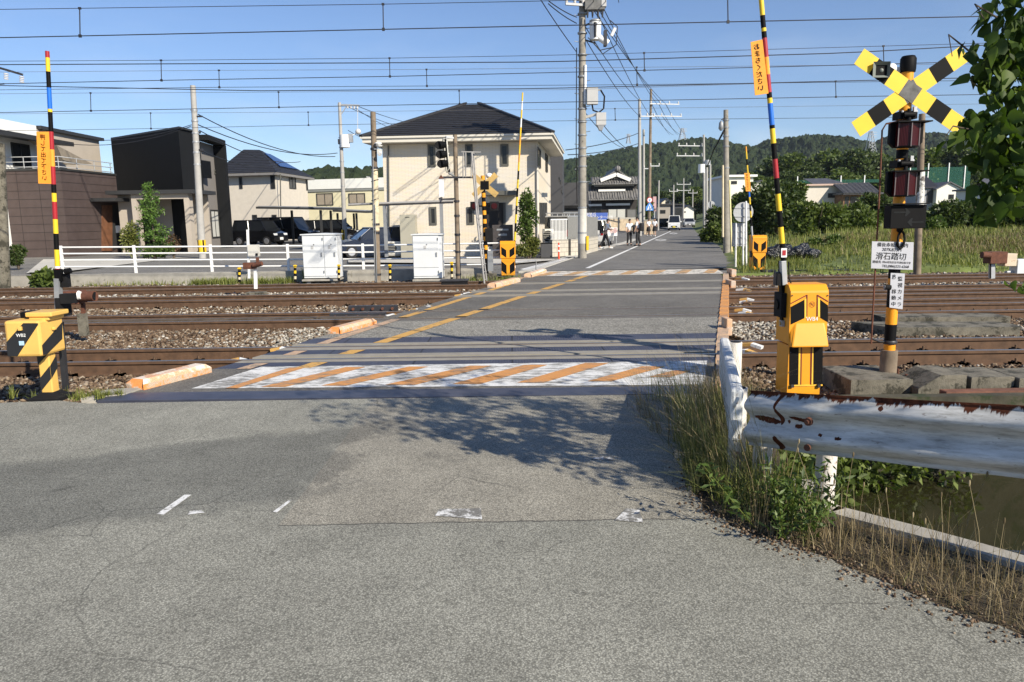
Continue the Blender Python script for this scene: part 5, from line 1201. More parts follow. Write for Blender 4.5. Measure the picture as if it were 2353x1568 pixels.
# ================================================================ poles, wires, railway furniture
def polething(name, lab, top, base, Y, r0, r1, mt, group='utility poles', n=14, z=None):
    o = A(*base, Y); p = A(*top, Y); o2 = V(o.x, Y, min(o.z, z if z is not None else o.z) - .15)
    t = T(name, lab, 'utility pole', o, group); b = MB(); b.cyl(o2, p, r0, r1, mt, n); t.part('shaft', b); return t, o, p
def rings(t, o, p, zs, r, mt=GALV):
    b = MB()
    for f in zs: c = o.lerp(p, f); b.cyl(c - V(0, 0, .03), c + V(0, 0, .03), r, r, mt, 12)
    t.part('steel_band', b)
BOXG = mat('cabinet_grey', (.46, .46, .45), .6, .05, 4)
def insul(b, c, s=1.0): b.lathe([(.02, 0), (.05, .02), (.03, .05), (.055, .08), (.03, .12), (.02, .16)], CERAM, 8, Matrix.Translation(c) @ Matrix.Scale(s, 4))
def arm_(t, c, d, L_, k=4, mt=GALV, s=1.0):
    d = Vector(d).normalized(); b = MB(); b.bar(c - d * L_ / 2, c + d * L_ / 2, .09, .09, mt)
    for i in range(k): insul(b, c + d * (L_ * (i / (k - 1) - .5) * .94) + V(0, 0, .04), s)
    t.part('crossarm', b)

# pale pole in front of the black house
t, o, p = polething('utility_pole', 'pale concrete pole with a yellow and black foot band', (443, 197), (465, 592), 33, .16, .11, CONCP)
rings(t, o, p, (.55, .62, .68, .73, .8, .86), .145)
b = MB(); c = A(464, 566, 33)
for k in range(8):
    a = k * math.pi / 4; q = V(math.cos(a), math.sin(a), 0)
    b.extr([c + V(math.cos(a + d) * .172, math.sin(a + d) * .172, z) for d, z in ((-.2, -.27), (.2, -.27), (.2, .27), (-.2, .27))], q * .004, BLACK if k % 2 else YEL)
b.cyl(c - V(0, 0, .27), c + V(0, 0, .27), .168, .165, YEL, 16); t.part('warning_band', b); b = MB(); b.box(A(457, 268, 33), (.3, .1, .06), DARKM); b.box(A(458, 345, 33), (.35, .1, .08), DARKM); t.part('bracket', b)
# pole with crossarm behind the carports
t, o, p = polething('utility_pole', 'thin pale pole with one long crossarm between the beige and brick houses', (780, 236), (793, 552), 47, .15, .09, CONCP)
rings(t, o, p, (.4, .5, .58, .68, .75), .14)
b = MB(); q = A(776, 241, 47); e = A(826, 243, 47); b.bar(q, e, .1, .1, GALV)
for f in (.45, .6, .75, .9): insul(b, q.lerp(e, f) - V(0, 0, .2), 1.2)
b.bar(A(785, 262, 47), A(797, 243, 47), .05, .05, GALV); b.bar(A(822, 243, 47), A(822, 300, 47), .03, .03, CERAM); t.part('crossarm', b)
b = MB(); q = A(792, 322, 47); b.cyl(q - V(0, 0, .45), q + V(0, 0, .3), .3, .3, PLAINWHITE, 14); b.box(q + V(.35, 0, .1), (.3, .3, .5), GALV); b.bar(q, A(826, 302, 47), .04, .04, PLAINWHITE); b.ball(A(823, 303, 47), .18, CERAM); b.box(q + V(-.3, 0, -.1), (.2, .2, .3), DARKM); t.part('transformer', b)
b = MB(); q = A(791, 541, 47); b.cyl(q - V(0, 0, .35), q + V(0, 0, .35), .158, .158, YEL, 12); b.box(q + V(0, -.16, 0), (.06, .01, .7), BLACK); t.part('warning_band', b)
# brown railway pole
t, o, p = polething('railway_pole', 'brown concrete pole with a pale yellowish lower shaft beside the white cabinets', (857, 258), (868, 650), 21.4, .092, .075, CONCB, 'railway poles')
PALEY = mat('pale_yellow_sleeve', (.62, .53, .36), .85, .2, 4, dirt=(.25, .22, .15), dscale=4, dpos=.62)
b = MB(); b.cyl(A(864.5, 530, 21.4), A(860.5, 386, 21.4), .096, .09, PALEY, 14)
for k, y in enumerate(range(396, 530, 22)): q = A(862, y, 21.4); b.tube([q + V(-.1, -.03, 0), q + V(0, -.11, .03), q + V(.1, -.03, .06)], .012, DARKM)
t.part('sleeve', b); rings(t, o, p, (.05, .3, .35, .68, .79), .102, DARKM)
b = MB(); b.tube([A(857, 360, 21.3), A(858, 500, 21.3), A(862, 648, 21.3)], .015, GREY); b.tube([A(861, 470, 21.28), A(866, 648, 21.28)], .013, GREY); t.part('conduit', b)
b = MB(); q = A(869, 330, 21.3); b.ball(q, (.1, .1, .04), PLAINWHITE); b.lathe([(.02, 0), (.09, .02), (.1, .05)], PLAINWHITE, 12, Matrix.Translation(q + V(.02, 0, -.1))); b.box(q + V(.03, 0, -.22), (.12, .1, .12), AIRW); b.cyl(q + V(.05, -.02, -.26), q + V(.05, -.14, -.3), .05, .06, PLAINWHITE); b.bar(q + V(-.12, 0, -.15), q + V(.03, 0, -.15), .03, .03, GREY); t.part('lamp_cluster', b)
b = MB(); b.bar(A(842, 407, 21.4), A(866, 410, 21.4), .03, .03, CERAM); b.bar(A(853, 405, 21.4), A(858, 402, 21.4), .04, .04, AIRW); t.part('bracket', b)
# railway signal on a brown pole with a ladder frame
t, o, p = polething('railway_pole', 'brown pole carrying a three-aspect railway signal in front of the brick house', (1045.5, 310), (1053.5, 644), 21.7, .075, .06, CONCB, 'railway poles')
rings(t, o, p, (.04, .2, .32, .45, .55), .085, DARKM)
b = MB(); FRP = mat('signal_frame_pale', (.55, .53, .47), .6, .15, 5); q0, q1 = A(1018, 320, 21.55), A(1027, 396, 21.55)
b.tube([q0 + V(.02, -.05, 0), q0 + V(.1, -.05, .02), q1 + V(.07, -.05, .1), q1 + V(.0, -.05, -.02), q0 + V(.02, -.05, 0)], .022, FRP)
for f in (.22, .45, .68): c = q0.lerp(q1, f); b.bar(c + V(-.03, -.04, 0), c + V(.13, -.04, .01), .025, .025, FRP)
b.extr([q0 + V(-.02, 0, 0), q0 + V(.1, 0, 0), q1 + V(.09, 0, 0), q1 + V(-.03, 0, 0)], (0, .1, 0), BLACK)
for f in (.2, .48, .76):
    c = q0.lerp(q1, f) + V(-.04, -.02, .02); b.cyl(c + V(.05, 0, 0), c + V(-.1, -.16, -.02), .1, .115, BLACK, 14)
    b.cyl(c + V(-.1, -.161, -.02), c + V(-.1, -.17, -.02), .1, .1, BLACKM, 14)
b.bar(q0 + V(.08, 0, .06), A(1046, 318, 21.7), .05, .05, GALV); b.tube([q1 + V(.05, 0, -.02), A(1037, 401, 21.6), A(1045, 406, 21.7)], .03, GREY); t.part('signal_head', b)
b = MB(); b.bar(A(1018, 408, 21.6), A(1086, 408, 21.6), .07, .05, DARKM); b.bar(A(1012, 459, 21.6), A(1047, 457, 21.6), .05, .05, DARKM); b.tube([A(1012, 459, 21.6), A(1010, 455, 21.6)], .04, GREY); t.part('bracket', b)
b = MB(); q = A(1014.5, 432, 21.5); b.box(q, (.14, .1, .5), PLAINWHITE); b.extr([q + V(-.08, -.06, .25), q + V(.08, -.06, .25), q + V(0, -.06, .36)], (0, .12, 0), RUST); b.bar(q + V(0, 0, -.25), q + V(0, 0, -.36), .03, .03, DARKM); t.part('white_marker', b)
b = MB(); LD = mat('ladder_grey', (.3, .29, .28), .6, .15, 5)
b.tube([A(1084, 350, 21.4), A(1096, 500, 21.1), A(1113, 652, 20.9)], .028, LD); b.tube([A(1088, 350, 21.6), A(1100, 500, 21.4), A(1119, 650, 21.2)], .02, LD)
for f in np.linspace(.5, .97, 9): c = A(1084, 350, 21.4).lerp(A(1113, 652, 20.9), f); b.bar(c, c + V(.08, .25, 0), .02, .02, LD)
for x in (1064, 1070, 1083): b.tube([A(x, 350, 21.5), A(x, 408, 21.5)], .018, LD)
b.bar(A(1060, 349, 21.5), A(1105, 350, 21.5), .03, .03, LD); t.part('ladder', b)
# cable pipe carried between these poles
b = MB(); b.tube([A(800, 471, 21.45), A(870, 468, 21.45), A(1042, 462, 21.6)], .035, LD); b.tube([A(870, 472, 21.45), A(1042, 466, 21.6)], .02, DARKM)
one('cable_pipe', 'horizontal grey cable pipe running between the two brown railway poles', 'cable pipe', b, A(870, 470, 21.45))
for lab, x0, y0, y1 in (('brown steel post under the cable pipe beside the water heater', 884, 473, 590), ('brown steel post under the cable pipe between two lower windows', 1013, 468, 558)):
    b = MB(); b.box(A(x0 + 2, (y0 + y1) / 2, 23.3), (.1, .1, (y1 - y0) / 1712 * 23.3), GREY); b.bar(A(x0 - 22, y0 - 3, 23.3), A(x0 + 8, y0 - 1, 23.3), .06, .06, GREY); one('pipe_support', lab, 'post', b, A(x0, y1, 23.3))

# the big roadside pole
YP = 32.3
t, o, p = polething('utility_pole', 'tallest weathered utility pole, carrying transformers, beside the low block wall', (1338, -12), (1338, 593), YP, .19, .135, CONCG, z=0, n=18)
SLV = mat('pale_pole_sleeve', (.52, .5, .45), .85, .15, 4, dirt=(.3, .28, .24))
b = MB(); b.cyl(A(1338, 560, YP), A(1338, 480, YP), .194, .184, SLV, 18); t.part('sleeve', b)
b = MB(); b.box(A(1350, 559, YP - .15), (.1, .1, .6), YEL); t.part('warning_plate', b)
rings(t, o, p, (.1, .2, .3, .36, .4, .43, .48, .53, .58, .7, .78, .86, .93), .2, GREY)
b = MB(); b.tube([A(1325, 110, YP - .1), A(1324, 330, YP - .1), A(1326, 470, YP - .2)], .02, BLACKM); b.tube([A(1345, 150, YP - .15), A(1344, 240, YP - .15)], .06, PLAINWHITE); b.tube([A(1351, 200, YP - .1), A(1352, 240, YP - .1)], .03, GREY); t.part('conduit', b)
for y, L_ in ((4, 1.9), (16, 1.5)): arm_(t, A(1338, y, YP) + V(.0, -.25, 0), (.96, .28, 0), L_, 5, GREY, 1.4)
b = MB(); q = A(1366, 14, YP - .2); b.box(q, (.8, .4, .36), mat('switch_gear', (.13, .13, .125), .6, .3, 6)); b.box(q + V(.36, -.05, .05), (.2, .35, .25), BOXG)
for dx in (-.3, -.1, .12, .3): b.cyl(q + V(dx, -.2, -.25), q + V(dx, -.2, -.5), .05, .03, DARKM, 8)
t.part('switch_box', b)
b = MB(); q = A(1368, 70, YP - .2); b.cyl(q - V(0, 0, .38), q + V(0, 0, .3), .22, .24, PLAINWHITE, 16); b.cyl(q + V(-.03, -.22, -.3), q + V(-.03, -.25, .25), .05, .06, DARKM, 8); b.lathe([(.24, 0), (.25, .05), (.16, .1)], GREY, 16, Matrix.Translation(q + V(0, 0, .32))); b.bar(A(1340, 61, YP), q + V(.1, 0, .4), .06, .06, DARKM); b.bar(A(1340, 91, YP), q + V(0, 0, -.5), .06, .06, DARKM); t.part('transformer', b)
b = MB(); q = A(1385, 92, YP - .3); b.cyl(q + V(-.24, 0, .16), q + V(.22, 0, -.14), .13, .13, PLAINWHITE, 14); b.box(q + V(.1, 0, .05), (.12, .3, .6), DARKM); b.cyl(q + V(.35, 0, .15), q + V(.5, 0, .45), .07, .07, PLAINWHITE, 10); b.tube([q + V(-.4, 0, -.1), q + V(0, 0, -.55), q + V(.55, 0, -.2), q + V(.6, 0, .5), q + V(.3, 0, .75)], .02, WIRE); b.tube([q + V(-.6, 0, .1), q + V(-.1, 0, -.4), q + V(.4, 0, -.3)], .02, WIRE); t.part('cutout_cluster', b)
b = MB(); b.box(A(1361, 221, YP - .2), (.45, .3, .68), BOXG); b.bar(A(1340, 209, YP), A(1380, 207, YP - .2), .06, .06, GALV); b.tube([A(1380, 207, YP - .2), A(1389, 222, YP - .2), A(1387, 250, YP - .2), A(1376, 259, YP - .2), A(1363, 254, YP - .2), A(1360, 238, YP - .2)], .035, BLACKM); t.part('junction_box', b)
b = MB(); b.box(A(1381, 274, YP - .2), (.4, .28, .5), BOXG); b.extr([A(1373, 288, YP - .34), A(1389, 288, YP - .34), A(1384, 300, YP - .34), A(1378, 300, YP - .34)], (0, .25, 0), GREY); b.bar(A(1346, 270, YP), A(1378, 261, YP - .2), .1, .1, AIRW); t.part('streetlamp_box', b)
# stays and step bolts
b = MB()
for i in range(14):
    c = o.lerp(p, .3 + i * .048); s = (-1) ** i; b.cyl(c + V(.15 * s, 0, 0), c + V(.33 * s, -.05, .02), .014, .014, GREY, 6)
t.part('step_bolts', b)

def wire(pts, r, b, sag=0.0, n=14):
    for p, q in zip(pts, pts[1:]): b.tube([p.lerp(q, i / n) - V(0, 0, sag * 4 * (i / n) * (1 - i / n)) for i in range(n + 1)], r, WIRE, 5)
# the poles further along the road
def far_pole(lab, top, base, Y, r0, r1, mt=CONCP, arms=()):
    t, o, p = polething('utility_pole', lab, top, base, Y, r0, r1, mt, n=10)
    for y, L_, dx, k in arms: arm_(t, A(top[0] + (base[0] - top[0]) * (y - top[1]) / (base[1] - top[1]), y, Y) + V(dx, 0, 0), (1, .25, 0), L_, k, GALV, 1.6)
    return t, o, p
far = [('pale concrete pole, thicker of those standing before the tiled house', (1469.5, 228), (1470, 546), 70, .2, .13, CONCP, ((268, 1.4, .7, 3),)),
       ('slender grey pole with crossarms carrying the round road sign', (1496, 205), (1491, 540), 78, .19, .12, CONCB, ((240, 3.2, 1.4, 4), (268, 3.4, 1.6, 4), (382, 1, .5, 2))),
       ('slim pale pole close behind the thicker pale pole by the tiled house', (1479, 298), (1479, 540), 80, .16, .12, CONCP, ((388, .8, .4, 2),)),
       ('slim bare pole just behind the faded pink board', (1514, 415), (1512, 530), 95, .13, .1, CONCP, ()),
       ('slim far pole with a crossarm above the shed roof', (1548, 425), (1547, 520), 120, .14, .1, CONCP, ((440, 1.5, 0, 3),)),
       ('slim far pole with two crossarms beside the white van', (1571, 410), (1570, 518), 130, .14, .1, CONCP, ((424, 2.6, 0, 3), (438, 2.6, 0, 3))),
       ('farthest thin pole against the white gable', (1592, 436), (1591, 514), 150, .14, .1, CONCP, ((444, 2, 0, 3),)),
       ('pale pole with a transformer and two crossarms on the field side', (1617, 310), (1619, 535), 80, .17, .11, CONCP, ((335, 2.8, -1.4, 4), (358, 3, -1.5, 4))),
       ('bare grey pole beside the pole with a transformer', (1624, 385), (1624, 542), 72, .16, .12, CONCP, ()),
       ('short pale pole close behind the pole with a transformer', (1632, 378), (1631, 520), 88, .16, .12, CONCP, ())]
fp_objs = {}
for lab, *a in far:
    fp_objs[lab[:12]] = far_pole(lab, *a)
t, o, p = fp_objs['pale pole wi']; b = MB(); q = A(1612, 388, 79.5); b.cyl(q - V(0, 0, .45), q + V(0, 0, .45), .35, .35, PLAINWHITE, 12); b.cyl(A(1626, 368, 79.5), A(1626, 380, 79.5), .3, .3, GALV, 12); t.part('transformer', b)
# brown pole at the right of the road with a hanging lamp
t, o, p = far_pole('weathered roadside pole with a small hanging lamp by the sign backs', (1668, 253), (1670, 580), 36, .17, .11, CONCG)
rings(t, o, p, (.2, .6, .75, .82, .88, .93), .15, GREY)
b = MB(); q = A(1657, 288, 35.9); b.lathe([(.03, .2), (.1, .1), (.12, -.15), (.05, -.25)], GREY, 10, Matrix.Translation(q)); b.bar(A(1658, 276, 35.9), A(1668, 268, 36), .04, .04, DARKM); t.part('lamp', b)
b = MB(); b.tube([A(1664, 300, 35.8), A(1640, 345, 60), A(1622, 392, 79)], .05, BLACKM); t.part('cable', b)
b = MB(); b.tube([A(1661, 380, 35.8), A(1661, 545, 35.8)], .05, PALEY); t.part('conduit', b)
b = MB(); b.tube([A(1676, 415, 35), A(1679, 500, 34.5), A(1682, 600, 34)], .04, mat('guy_yellow', (.7, .6, .3), .6)); one('guy_wire_cover', 'thin pale yellow guy guard leaning beside the weathered pole with a hanging lamp', 'guy wire', b, A(1682, 600, 34))
# white-sleeved pole behind the crossing signal
t, o, p = far_pole('grey pole with a flaking white sleeve just behind the near crossing signal', (2119, 262), (2108, 625), 21.9, .105, .085, CONCB)
b = MB(); b.cyl(A(2112.5, 512, 21.9), A(2116, 392, 21.9), .111, .107, paint_worn('flaking_sleeve', (.72, .71, .66), (.1, .09, .08), .58, 6), 14); t.part('sleeve', b)
far_pole('thicker of two grey poles behind the hanging leaves', (2318, 335), (2312, 472), 60, .12, .1, CONCP); far_pole('thinner of two grey poles behind the hanging leaves', (2325, 345), (2319, 470), 61, .1, .08, CONCP)
t, o, p = far_pole('thick weathered concrete post by the clipped hedge bush, cut by the picture edge', (-4, 330), (9, 662), 21.6, .17, .16, CONCD)
b = MB(); b.bar(A(-30, 148, 21.5), A(52, 172, 21.5), .05, .06, DARKM); b.bar(A(15, 160, 21.5), A(52, 172, 21.5), .04, .04, GREY)
for x, y in ((14, 165), (50, 172)):
    for k in range(4): b.cyl(A(x, y + 4 + k * 4, 21.5), A(x, y + 6 + k * 4, 21.5), .06, .06, CERAM, 10)
b.bar(A(-30, 196, 21.5), A(10, 193, 21.5), .03, .03, DARKM); b.tube([A(-30, 148, 21.5), A(-28, 330, 21.5)], .05, GALV)
one('insulator_bracket', 'steel bracket with two white insulators, high above the white house', 'bracket', b, A(0, 165, 21.5))

# pylons on the hills
def pylon(lab, x, yt, yb, Y, w):
    b = MB(); c, d = A(x, yt, Y), A(x, yb, Y); h = c.z - d.z
    for sx in (-1, 1):
        for sy in (-1, 1): b.bar(d + V(sx * w / 2, sy * w / 2, 0), c + V(sx * w * .12, sy * w * .12, 0), .35, .35, GALV)
    for i in range(6):
        f, g2 = i / 6, (i + 1) / 6; k = lambda q: w / 2 * (1 - .76 * q)
        b.bar(d + V(-k(f), -k(f), h * f), d + V(k(g2), -k(g2), h * g2), .2, .2, GALV); b.bar(d + V(k(f), -k(f), h * f), d + V(-k(g2), -k(g2), h * g2), .2, .2, GALV)
    for f in (.72, .84, .95): b.bar(d + V(-w * .65, 0, h * f), d + V(w * .65, 0, h * f), .25, .25, GALV)
    one('pylon', lab, 'pylon', b, d, 'steel pylons on the hills')
pylon('steel lattice pylon on the hilltop above the far road', 1568, 295, 322, 600, 5); pylon('steel lattice pylon on the hill slope beside the near signal lamps', 2001, 302, 350, 480, 5); pylon('tiniest steel pylon, where the long hill slopes down to the tiled house', 1444, 308, 330, 600, 3)

# overhead line: one thing per pair of carrier and contact wire, with its hangers
def catenary(lab, Y, mess, cont, hang, rm=.009, rc=.012):
    rm *= .62; rc *= .68
    def at(w, x): return A(x, float(np.interp(x, [p[0] for p in w], [p[1] for p in w])), Y - .02 * (x - 1176) / 1712 * Y)
    t = T('overhead_wire', lab, 'overhead wire', at(cont, 1176), 'railway overhead wires'); X = list(range(-700, 3100, 100))
    def ext(w): return [(-700, w[0][1] + (w[0][1] - w[1][1]) / (w[0][0] - w[1][0]) * (-700 - w[0][0]))] + w + [(3100, w[-1][1] + (w[-1][1] - w[-2][1]) / (w[-1][0] - w[-2][0]) * (3100 - w[-1][0]))]
    if mess: mess = ext(mess)
    cont = ext(cont)
    if mess: b = MB(); b.tube([at(mess, x) for x in X], rm, WIREG if rm < .0052 else WIRE, 5); t.part('carrier_wire', b)
    b = MB(); b.tube([at(cont, x) for x in X], rc, WIRE, 5); t.part('contact_wire' if mess else 'feeder_wire', b)
    for x in hang:
        b = MB(); p, q = at(mess, x), at(cont, x + 1); b.cyl(p, q, .01, .01, WIRE, 6); b.box(q, (.045, .03, .05), WIRE); b.box(p, (.045, .03, .035), WIRE); t.part('hanger', b)
catenary('highest overhead line, the nearest thick contact wire with its carrier above', 13.6, [(0, 22), (880, 10), (1240, 3), (1672, -10)], [(0, 87), (1240, 60), (2353, 36)], (183, 880, 1672), .009, .013)
catenary('second overhead line from the top, hangers beside the big utility pole', 17.4, [(0, 141), (370, 139), (895, 134), (1240, 128), (1480, 122), (2353, 97)], [(0, 193), (370, 185), (895, 176), (1240, 168), (1480, 162), (2353, 139)], (370, 895, 1480, 2030), .009, .012)
catenary('thin overhead line with short hangers, third from the top', 19.0, [(0, 166), (503, 162), (980, 160), (1463, 155), (2353, 146)], [(0, 207), (503, 201), (980, 198), (1463, 195), (2353, 184)], (503, 980, 1463), .007, .009)
catenary('fourth overhead line from the top, crossing the peak of the brick house roof', 20.5, [(0, 216), (208, 214), (640, 212), (1055, 209), (1331, 206), (1920, 187), (2353, 176)], [(0, 259), (640, 247), (1055, 239), (1240, 236), (1920, 223), (2353, 216)], (208, 640, 1055, 1331, 1920), .008, .013)
catenary('lowest overhead line, grey hangers in front of the brick house roof', 24, [(0, 262), (708, 258), (1413, 250), (2353, 238)], [(0, 301), (346, 296), (708, 288), (1413, 276), (2353, 267)], (346, 708, 1413), .008, .01)
catenary('thick black feeder wire between the two highest overhead lines', 17.0, None, [(0, 149), (1240, 143), (1945, 122), (2353, 99)], (), .01, .015)
catenary('thick black feeder wire just above the brick house roof peak', 20.2, None, [(0, 197), (600, 209), (1240, 204), (2353, 176)], (), .01, .016)
# power lines along the road
def span(lab, lines, r=.018, sag=.25):
    b = MB()
    for p, q in lines: wire([p, q], r, b, sag)
    one('power_line', lab, 'power line', b, lines[0][0], 'power lines along the road')
PB = lambda x, y, d=0.0: A(x, y, YP + d)
span('power lines fanning from the big pole down to the poles beside the tiled house', [(PB(1353, 8), A(1530, 240, 78)), (PB(1365, 4), A(1520, 240, 78)), (PB(1378, 2), A(1510, 240, 78)), (PB(1368, 20), A(1496, 270, 78)), (PB(1345, 62), A(1470, 232, 70)), (PB(1346, 92), A(1470, 268, 70))], .02, .3)
span('two thin service lines from the big pole lamp bracket down to the low garage', [(PB(1347, 262), A(1432, 340, 60)), (PB(1384, 285), A(1460, 350, 60))], .018)
b = MB(); Yb_ = 6
for x0, x1 in ((1361, 1392), (1376, 1420), (1392, 1450)): wire([A(x0, -260, 14), PB(x1 - 28, 6)], .016, b, .1)
for dx in (0, 14): wire([PB(1325, 40 + dx), A(1260, 2 + dx * .5, 29)], .02, b, .05)
wire([PB(1325, 120), A(1230, -20, 27)], .018, b, .05)
one('power_line', 'power lines leaving the top of the big pole towards the camera', 'power line', b, PB(1361, 6), 'power lines along the road')
span('power lines from the slender grey pole towards the hill', [(A(1530 - 8 * i, 240 + i % 2 * 28, 78), A(1575 - 9 * i, 310, 190)) for i in range(5)], .03, .4)
span('low cable pair from the brick house side to the pale road poles', [(A(1300, 345, 50), A(1468, 306, 70)), (A(1305, 356, 50), A(1468, 330, 70))], .03, .2)
span('cables from the pale pole at the black house to the thin crossarm pole', [(A(455, 263, 33), A(770, 360, 47)), (A(455, 287, 33), A(775, 352, 47)), (A(458, 300, 33), A(690, 372, 58)), (A(458, 345, 33), A(650, 372, 60))], .022, .5)
span('service wires drooping from the pale pole to the white house eave', [(A(440, 287, 33), A(148, 316, 38)), (A(440, 290, 33), A(150, 330, 38))], .015, .35)
span('fine power lines from the crossarm pole behind the brick house', [(A(800, 246, 47), A(920, 292, 70)), (A(812, 246, 47), A(900, 296, 70)), (A(826, 246, 47), A(950, 285, 70)), (A(800, 300, 47), A(860, 325, 60))], .02, .1)

# ---- white pipe fence along the retaining wall
t = T('pipe_fence', 'long white pipe fence with three rails on top of the retaining wall', 'fence', V(-10, 23.4, .25))
def fx(x, y): return A(x, y, 23.45 - .02 * (x - 1000) / 1712 * 23.4)
b = MB()
for y0, y1 in ((569, 561), (583.5, 577.5), (598.5, 594), (613.5, 610)): b.tube([fx(138, y0), fx(830, (y0 + y1) / 2 - .3), fx(1182, y1 - 2.5)], .026, WHITE, 8)
t.part('rail', b)
for x, y0 in ((138, 565), (306, 564), (482, 562), (659, 561), (832, 560), (1008, 559), (1180, 557)):
    b = MB(); q = fx(x + 1, y0); b.box(V(q.x, q.y, (q.z + .2) / 2), (.075, .06, q.z - .2), WHITE); t.part('post', b)
b = MB(); q0, q1 = A(1180, 627, 23.6), A(1232, 622, 24.5); b.tube([q0 + V(0, 0, .0), q0 + V(0, 0, .33), q1 + V(0, 0, .33), q1], .02, GALV)
one('hoop_rail', 'low grey hoop rail at the end of the white pipe fence beside the road', 'railing', b, q0)

# ---- equipment cabinets
CABW = mat('cabinet_white', (.66, .68, .69), .45, .05, 2, dirt=(.5, .5, .48), dscale=4, dpos=.68)
def cabinet(lab, xa, xb, yt, yb, split, Yc, rz=0, deco=True):
    p, q = A(xa, yb, Yc), A(xb, yb, Yc); zt = A(xa, yt, Yc).z; w = q.x - p.x; h = zt - p.z; c = V((p.x + q.x) / 2, Yc + .35, p.z)
    t = T('equipment_cabinet', lab, 'cabinet', c, 'white equipment cabinets')
    b = MB(); b.box(c + V(0, 0, h / 2), (w, .7, h), CABW); t.part('body', b, bev=.01)
    b = MB(); b.extr([c + V(-w / 2 - .04, -.4, h), c + V(w / 2 + .04, -.4, h), c + V(w / 2 + .04, -.4, h + .03), c + V(0, -.4, h + .05), c + V(-w / 2 - .04, -.4, h + .03)], (0, .8, 0), CABW); t.part('lid', b)
    for a, e in ((-w / 2 + .01, -w / 2 + w * split - .008), (-w / 2 + w * split + .008, w / 2 - .01)):
        if e - a < .1: continue
        b = MB(); b.box(c + V((a + e) / 2, -.362, h / 2 + .02), (e - a, .024, h - .08), CABW); d = t.part('door', b, bev=.006)
        b = MB(); b.box(c + V(e - .06, -.385, h * .55), (.035, .025, .12), GREY); b.box(c + V((a + e) / 2 - .02, -.378, h * .72), (.07, .008, .1), BOXG); b.box(c + V((a + e) / 2 + .03, -.378, h * .78), (.025, .008, .03), DARKM); t.part('handle', b, d)
        b = MB(); b.box(c + V((a + e) / 2, -.376, h * .25), (e - a, .004, .012), GREY)
        for z in (.12, .88): b.cyl(c + V(e - .01, -.39, h * z), c + V(e - .01, -.39, h * z + .07), .014, .014, GREY, 8)
        t.part('hinge', b, d)
    b = MB(); b.box(c + V(0, -.1, -.05), (w * 1.04, .85, .05), CONC); b.box(c + V(-w * .35, -.1, -.2), (.12, .7, .3), CONC); b.box(c + V(w * .35, -.1, -.2), (.12, .7, .3), CONC); t.part('plinth', b)
cabinet('white double-door equipment cabinet beside the brown railway pole', 699, 778, 541, 640, .62, 22.0)
cabinet('white single-door equipment cabinet in front of the brick house', 951, 1017, 541, 640, .9, 21.9)

# ---- striped marker posts
for lab, x, y0, y1 in (('short striped marker post below the fence by the pale terminal box', 550, 615, 648), ('short striped marker post in the weeds beside the double-door cabinet', 678, 609, 648), ('short striped marker post touching the side of the double-door cabinet', 778.5, 608, 645), ('short striped marker post beside the pole with the pale yellowish shaft', 896, 608, 647), ('short striped marker post between the single-door cabinet and the signal pole', 1038, 602, 644)):
    b = MB(); k = 6
    for i in range(k): b.cyl(A(x, y0 + (y1 - y0) * (i + 1) / k, 21.5), A(x, y0 + (y1 - y0) * i / k, 21.5), .038, .038, (YEL, BLACK, YEL, BLACK, PALEY, BLACK)[i], 10)
    b.bar(A(x - 4, y0 + 2, 21.45), A(x + 4, y0 + 2, 21.45), .04, .03, YEL)
    one('marker_post', lab, 'marker post', b, A(x, y1, 21.5), 'striped marker posts by the far track')

# ---- obstacle detectors
t = T('obstacle_detector', 'rusty brown detector box on a post behind the striped barrier machine', 'detector', V(A(192, 763, 11.9).x, 11.9, -.15))
b = MB(); b.box(A(170, 683, 11.9), (.28, .26, .2), RUST); b.cyl(A(186, 682, 11.8), A(218, 681, 11.75), .085, .08, RUST, 14); b.cyl(A(218, 681, 11.75), A(218.5, 681, 11.75), .07, .07, BLACKM, 14); b.cyl(A(181, 679, 11.72), A(186, 679, 11.72), .075, .06, PLAINWHITE, 10); t.part('sensor_box', b, bev=.008)
b = MB(); b.bar(A(191, 697, 11.9), A(192, 735, 11.9), .05, .05, RUST); t.part('post', b); b = MB(); q = A(193, 763, 11.9); b.box(V(q.x, 11.9, q.z + .12), (.11, .11, .36), CONCD); t.part('concrete_foot', b)
t = T('obstacle_detector', 'brown detector box on a white post between the third and farthest tracks', 'detector', V(A(588, 668, 18.9).x, 18.9, -.15))
b = MB(); b.box(A(574, 611, 18.9), (.28, .2, .16), RUST); b.cyl(A(582, 611, 18.8), A(602, 606, 18.75), .06, .06, RUST, 10); b.box(A(592, 600, 18.9), (.06, .08, .18), RUST); t.part('sensor_box', b)
b = MB(); b.bar(A(587, 620, 18.9), A(588, 664, 18.9), .07, .07, PLAINWHITE); t.part('post', b); b = MB(); b.box(V(A(588, 668, 18.9).x, 18.9, -.1), (.45, .35, .18), CONCD); t.part('concrete_foot', b)
b = MB(); b.bar(A(573, 640, 22.3), A(569, 528, 22.3), .06, .06, PLAINWHITE); b.box(A(583, 576, 22.3), (.3, .2, .34), AIRW); b.box(A(590, 585, 22.19), (.06, .03, .07), BLACKM); one('terminal_box', 'pale terminal box on a thin white post behind the white-post detector', 'terminal box', b, A(573, 640, 22.3))
t = T('obstacle_detector', 'rusty detector box with white hoods on a short post by the grassy bank', 'detector', V(A(2279, 645, 17.9).x, 17.9, -.15))
b = MB(); b.box(A(2287, 592, 17.9), (.4, .3, .28), RUST); b.cyl(A(2256, 586, 17.8), A(2275, 587, 17.8), .08, .08, RUST, 12); t.part('sensor_box', b, bev=.01)
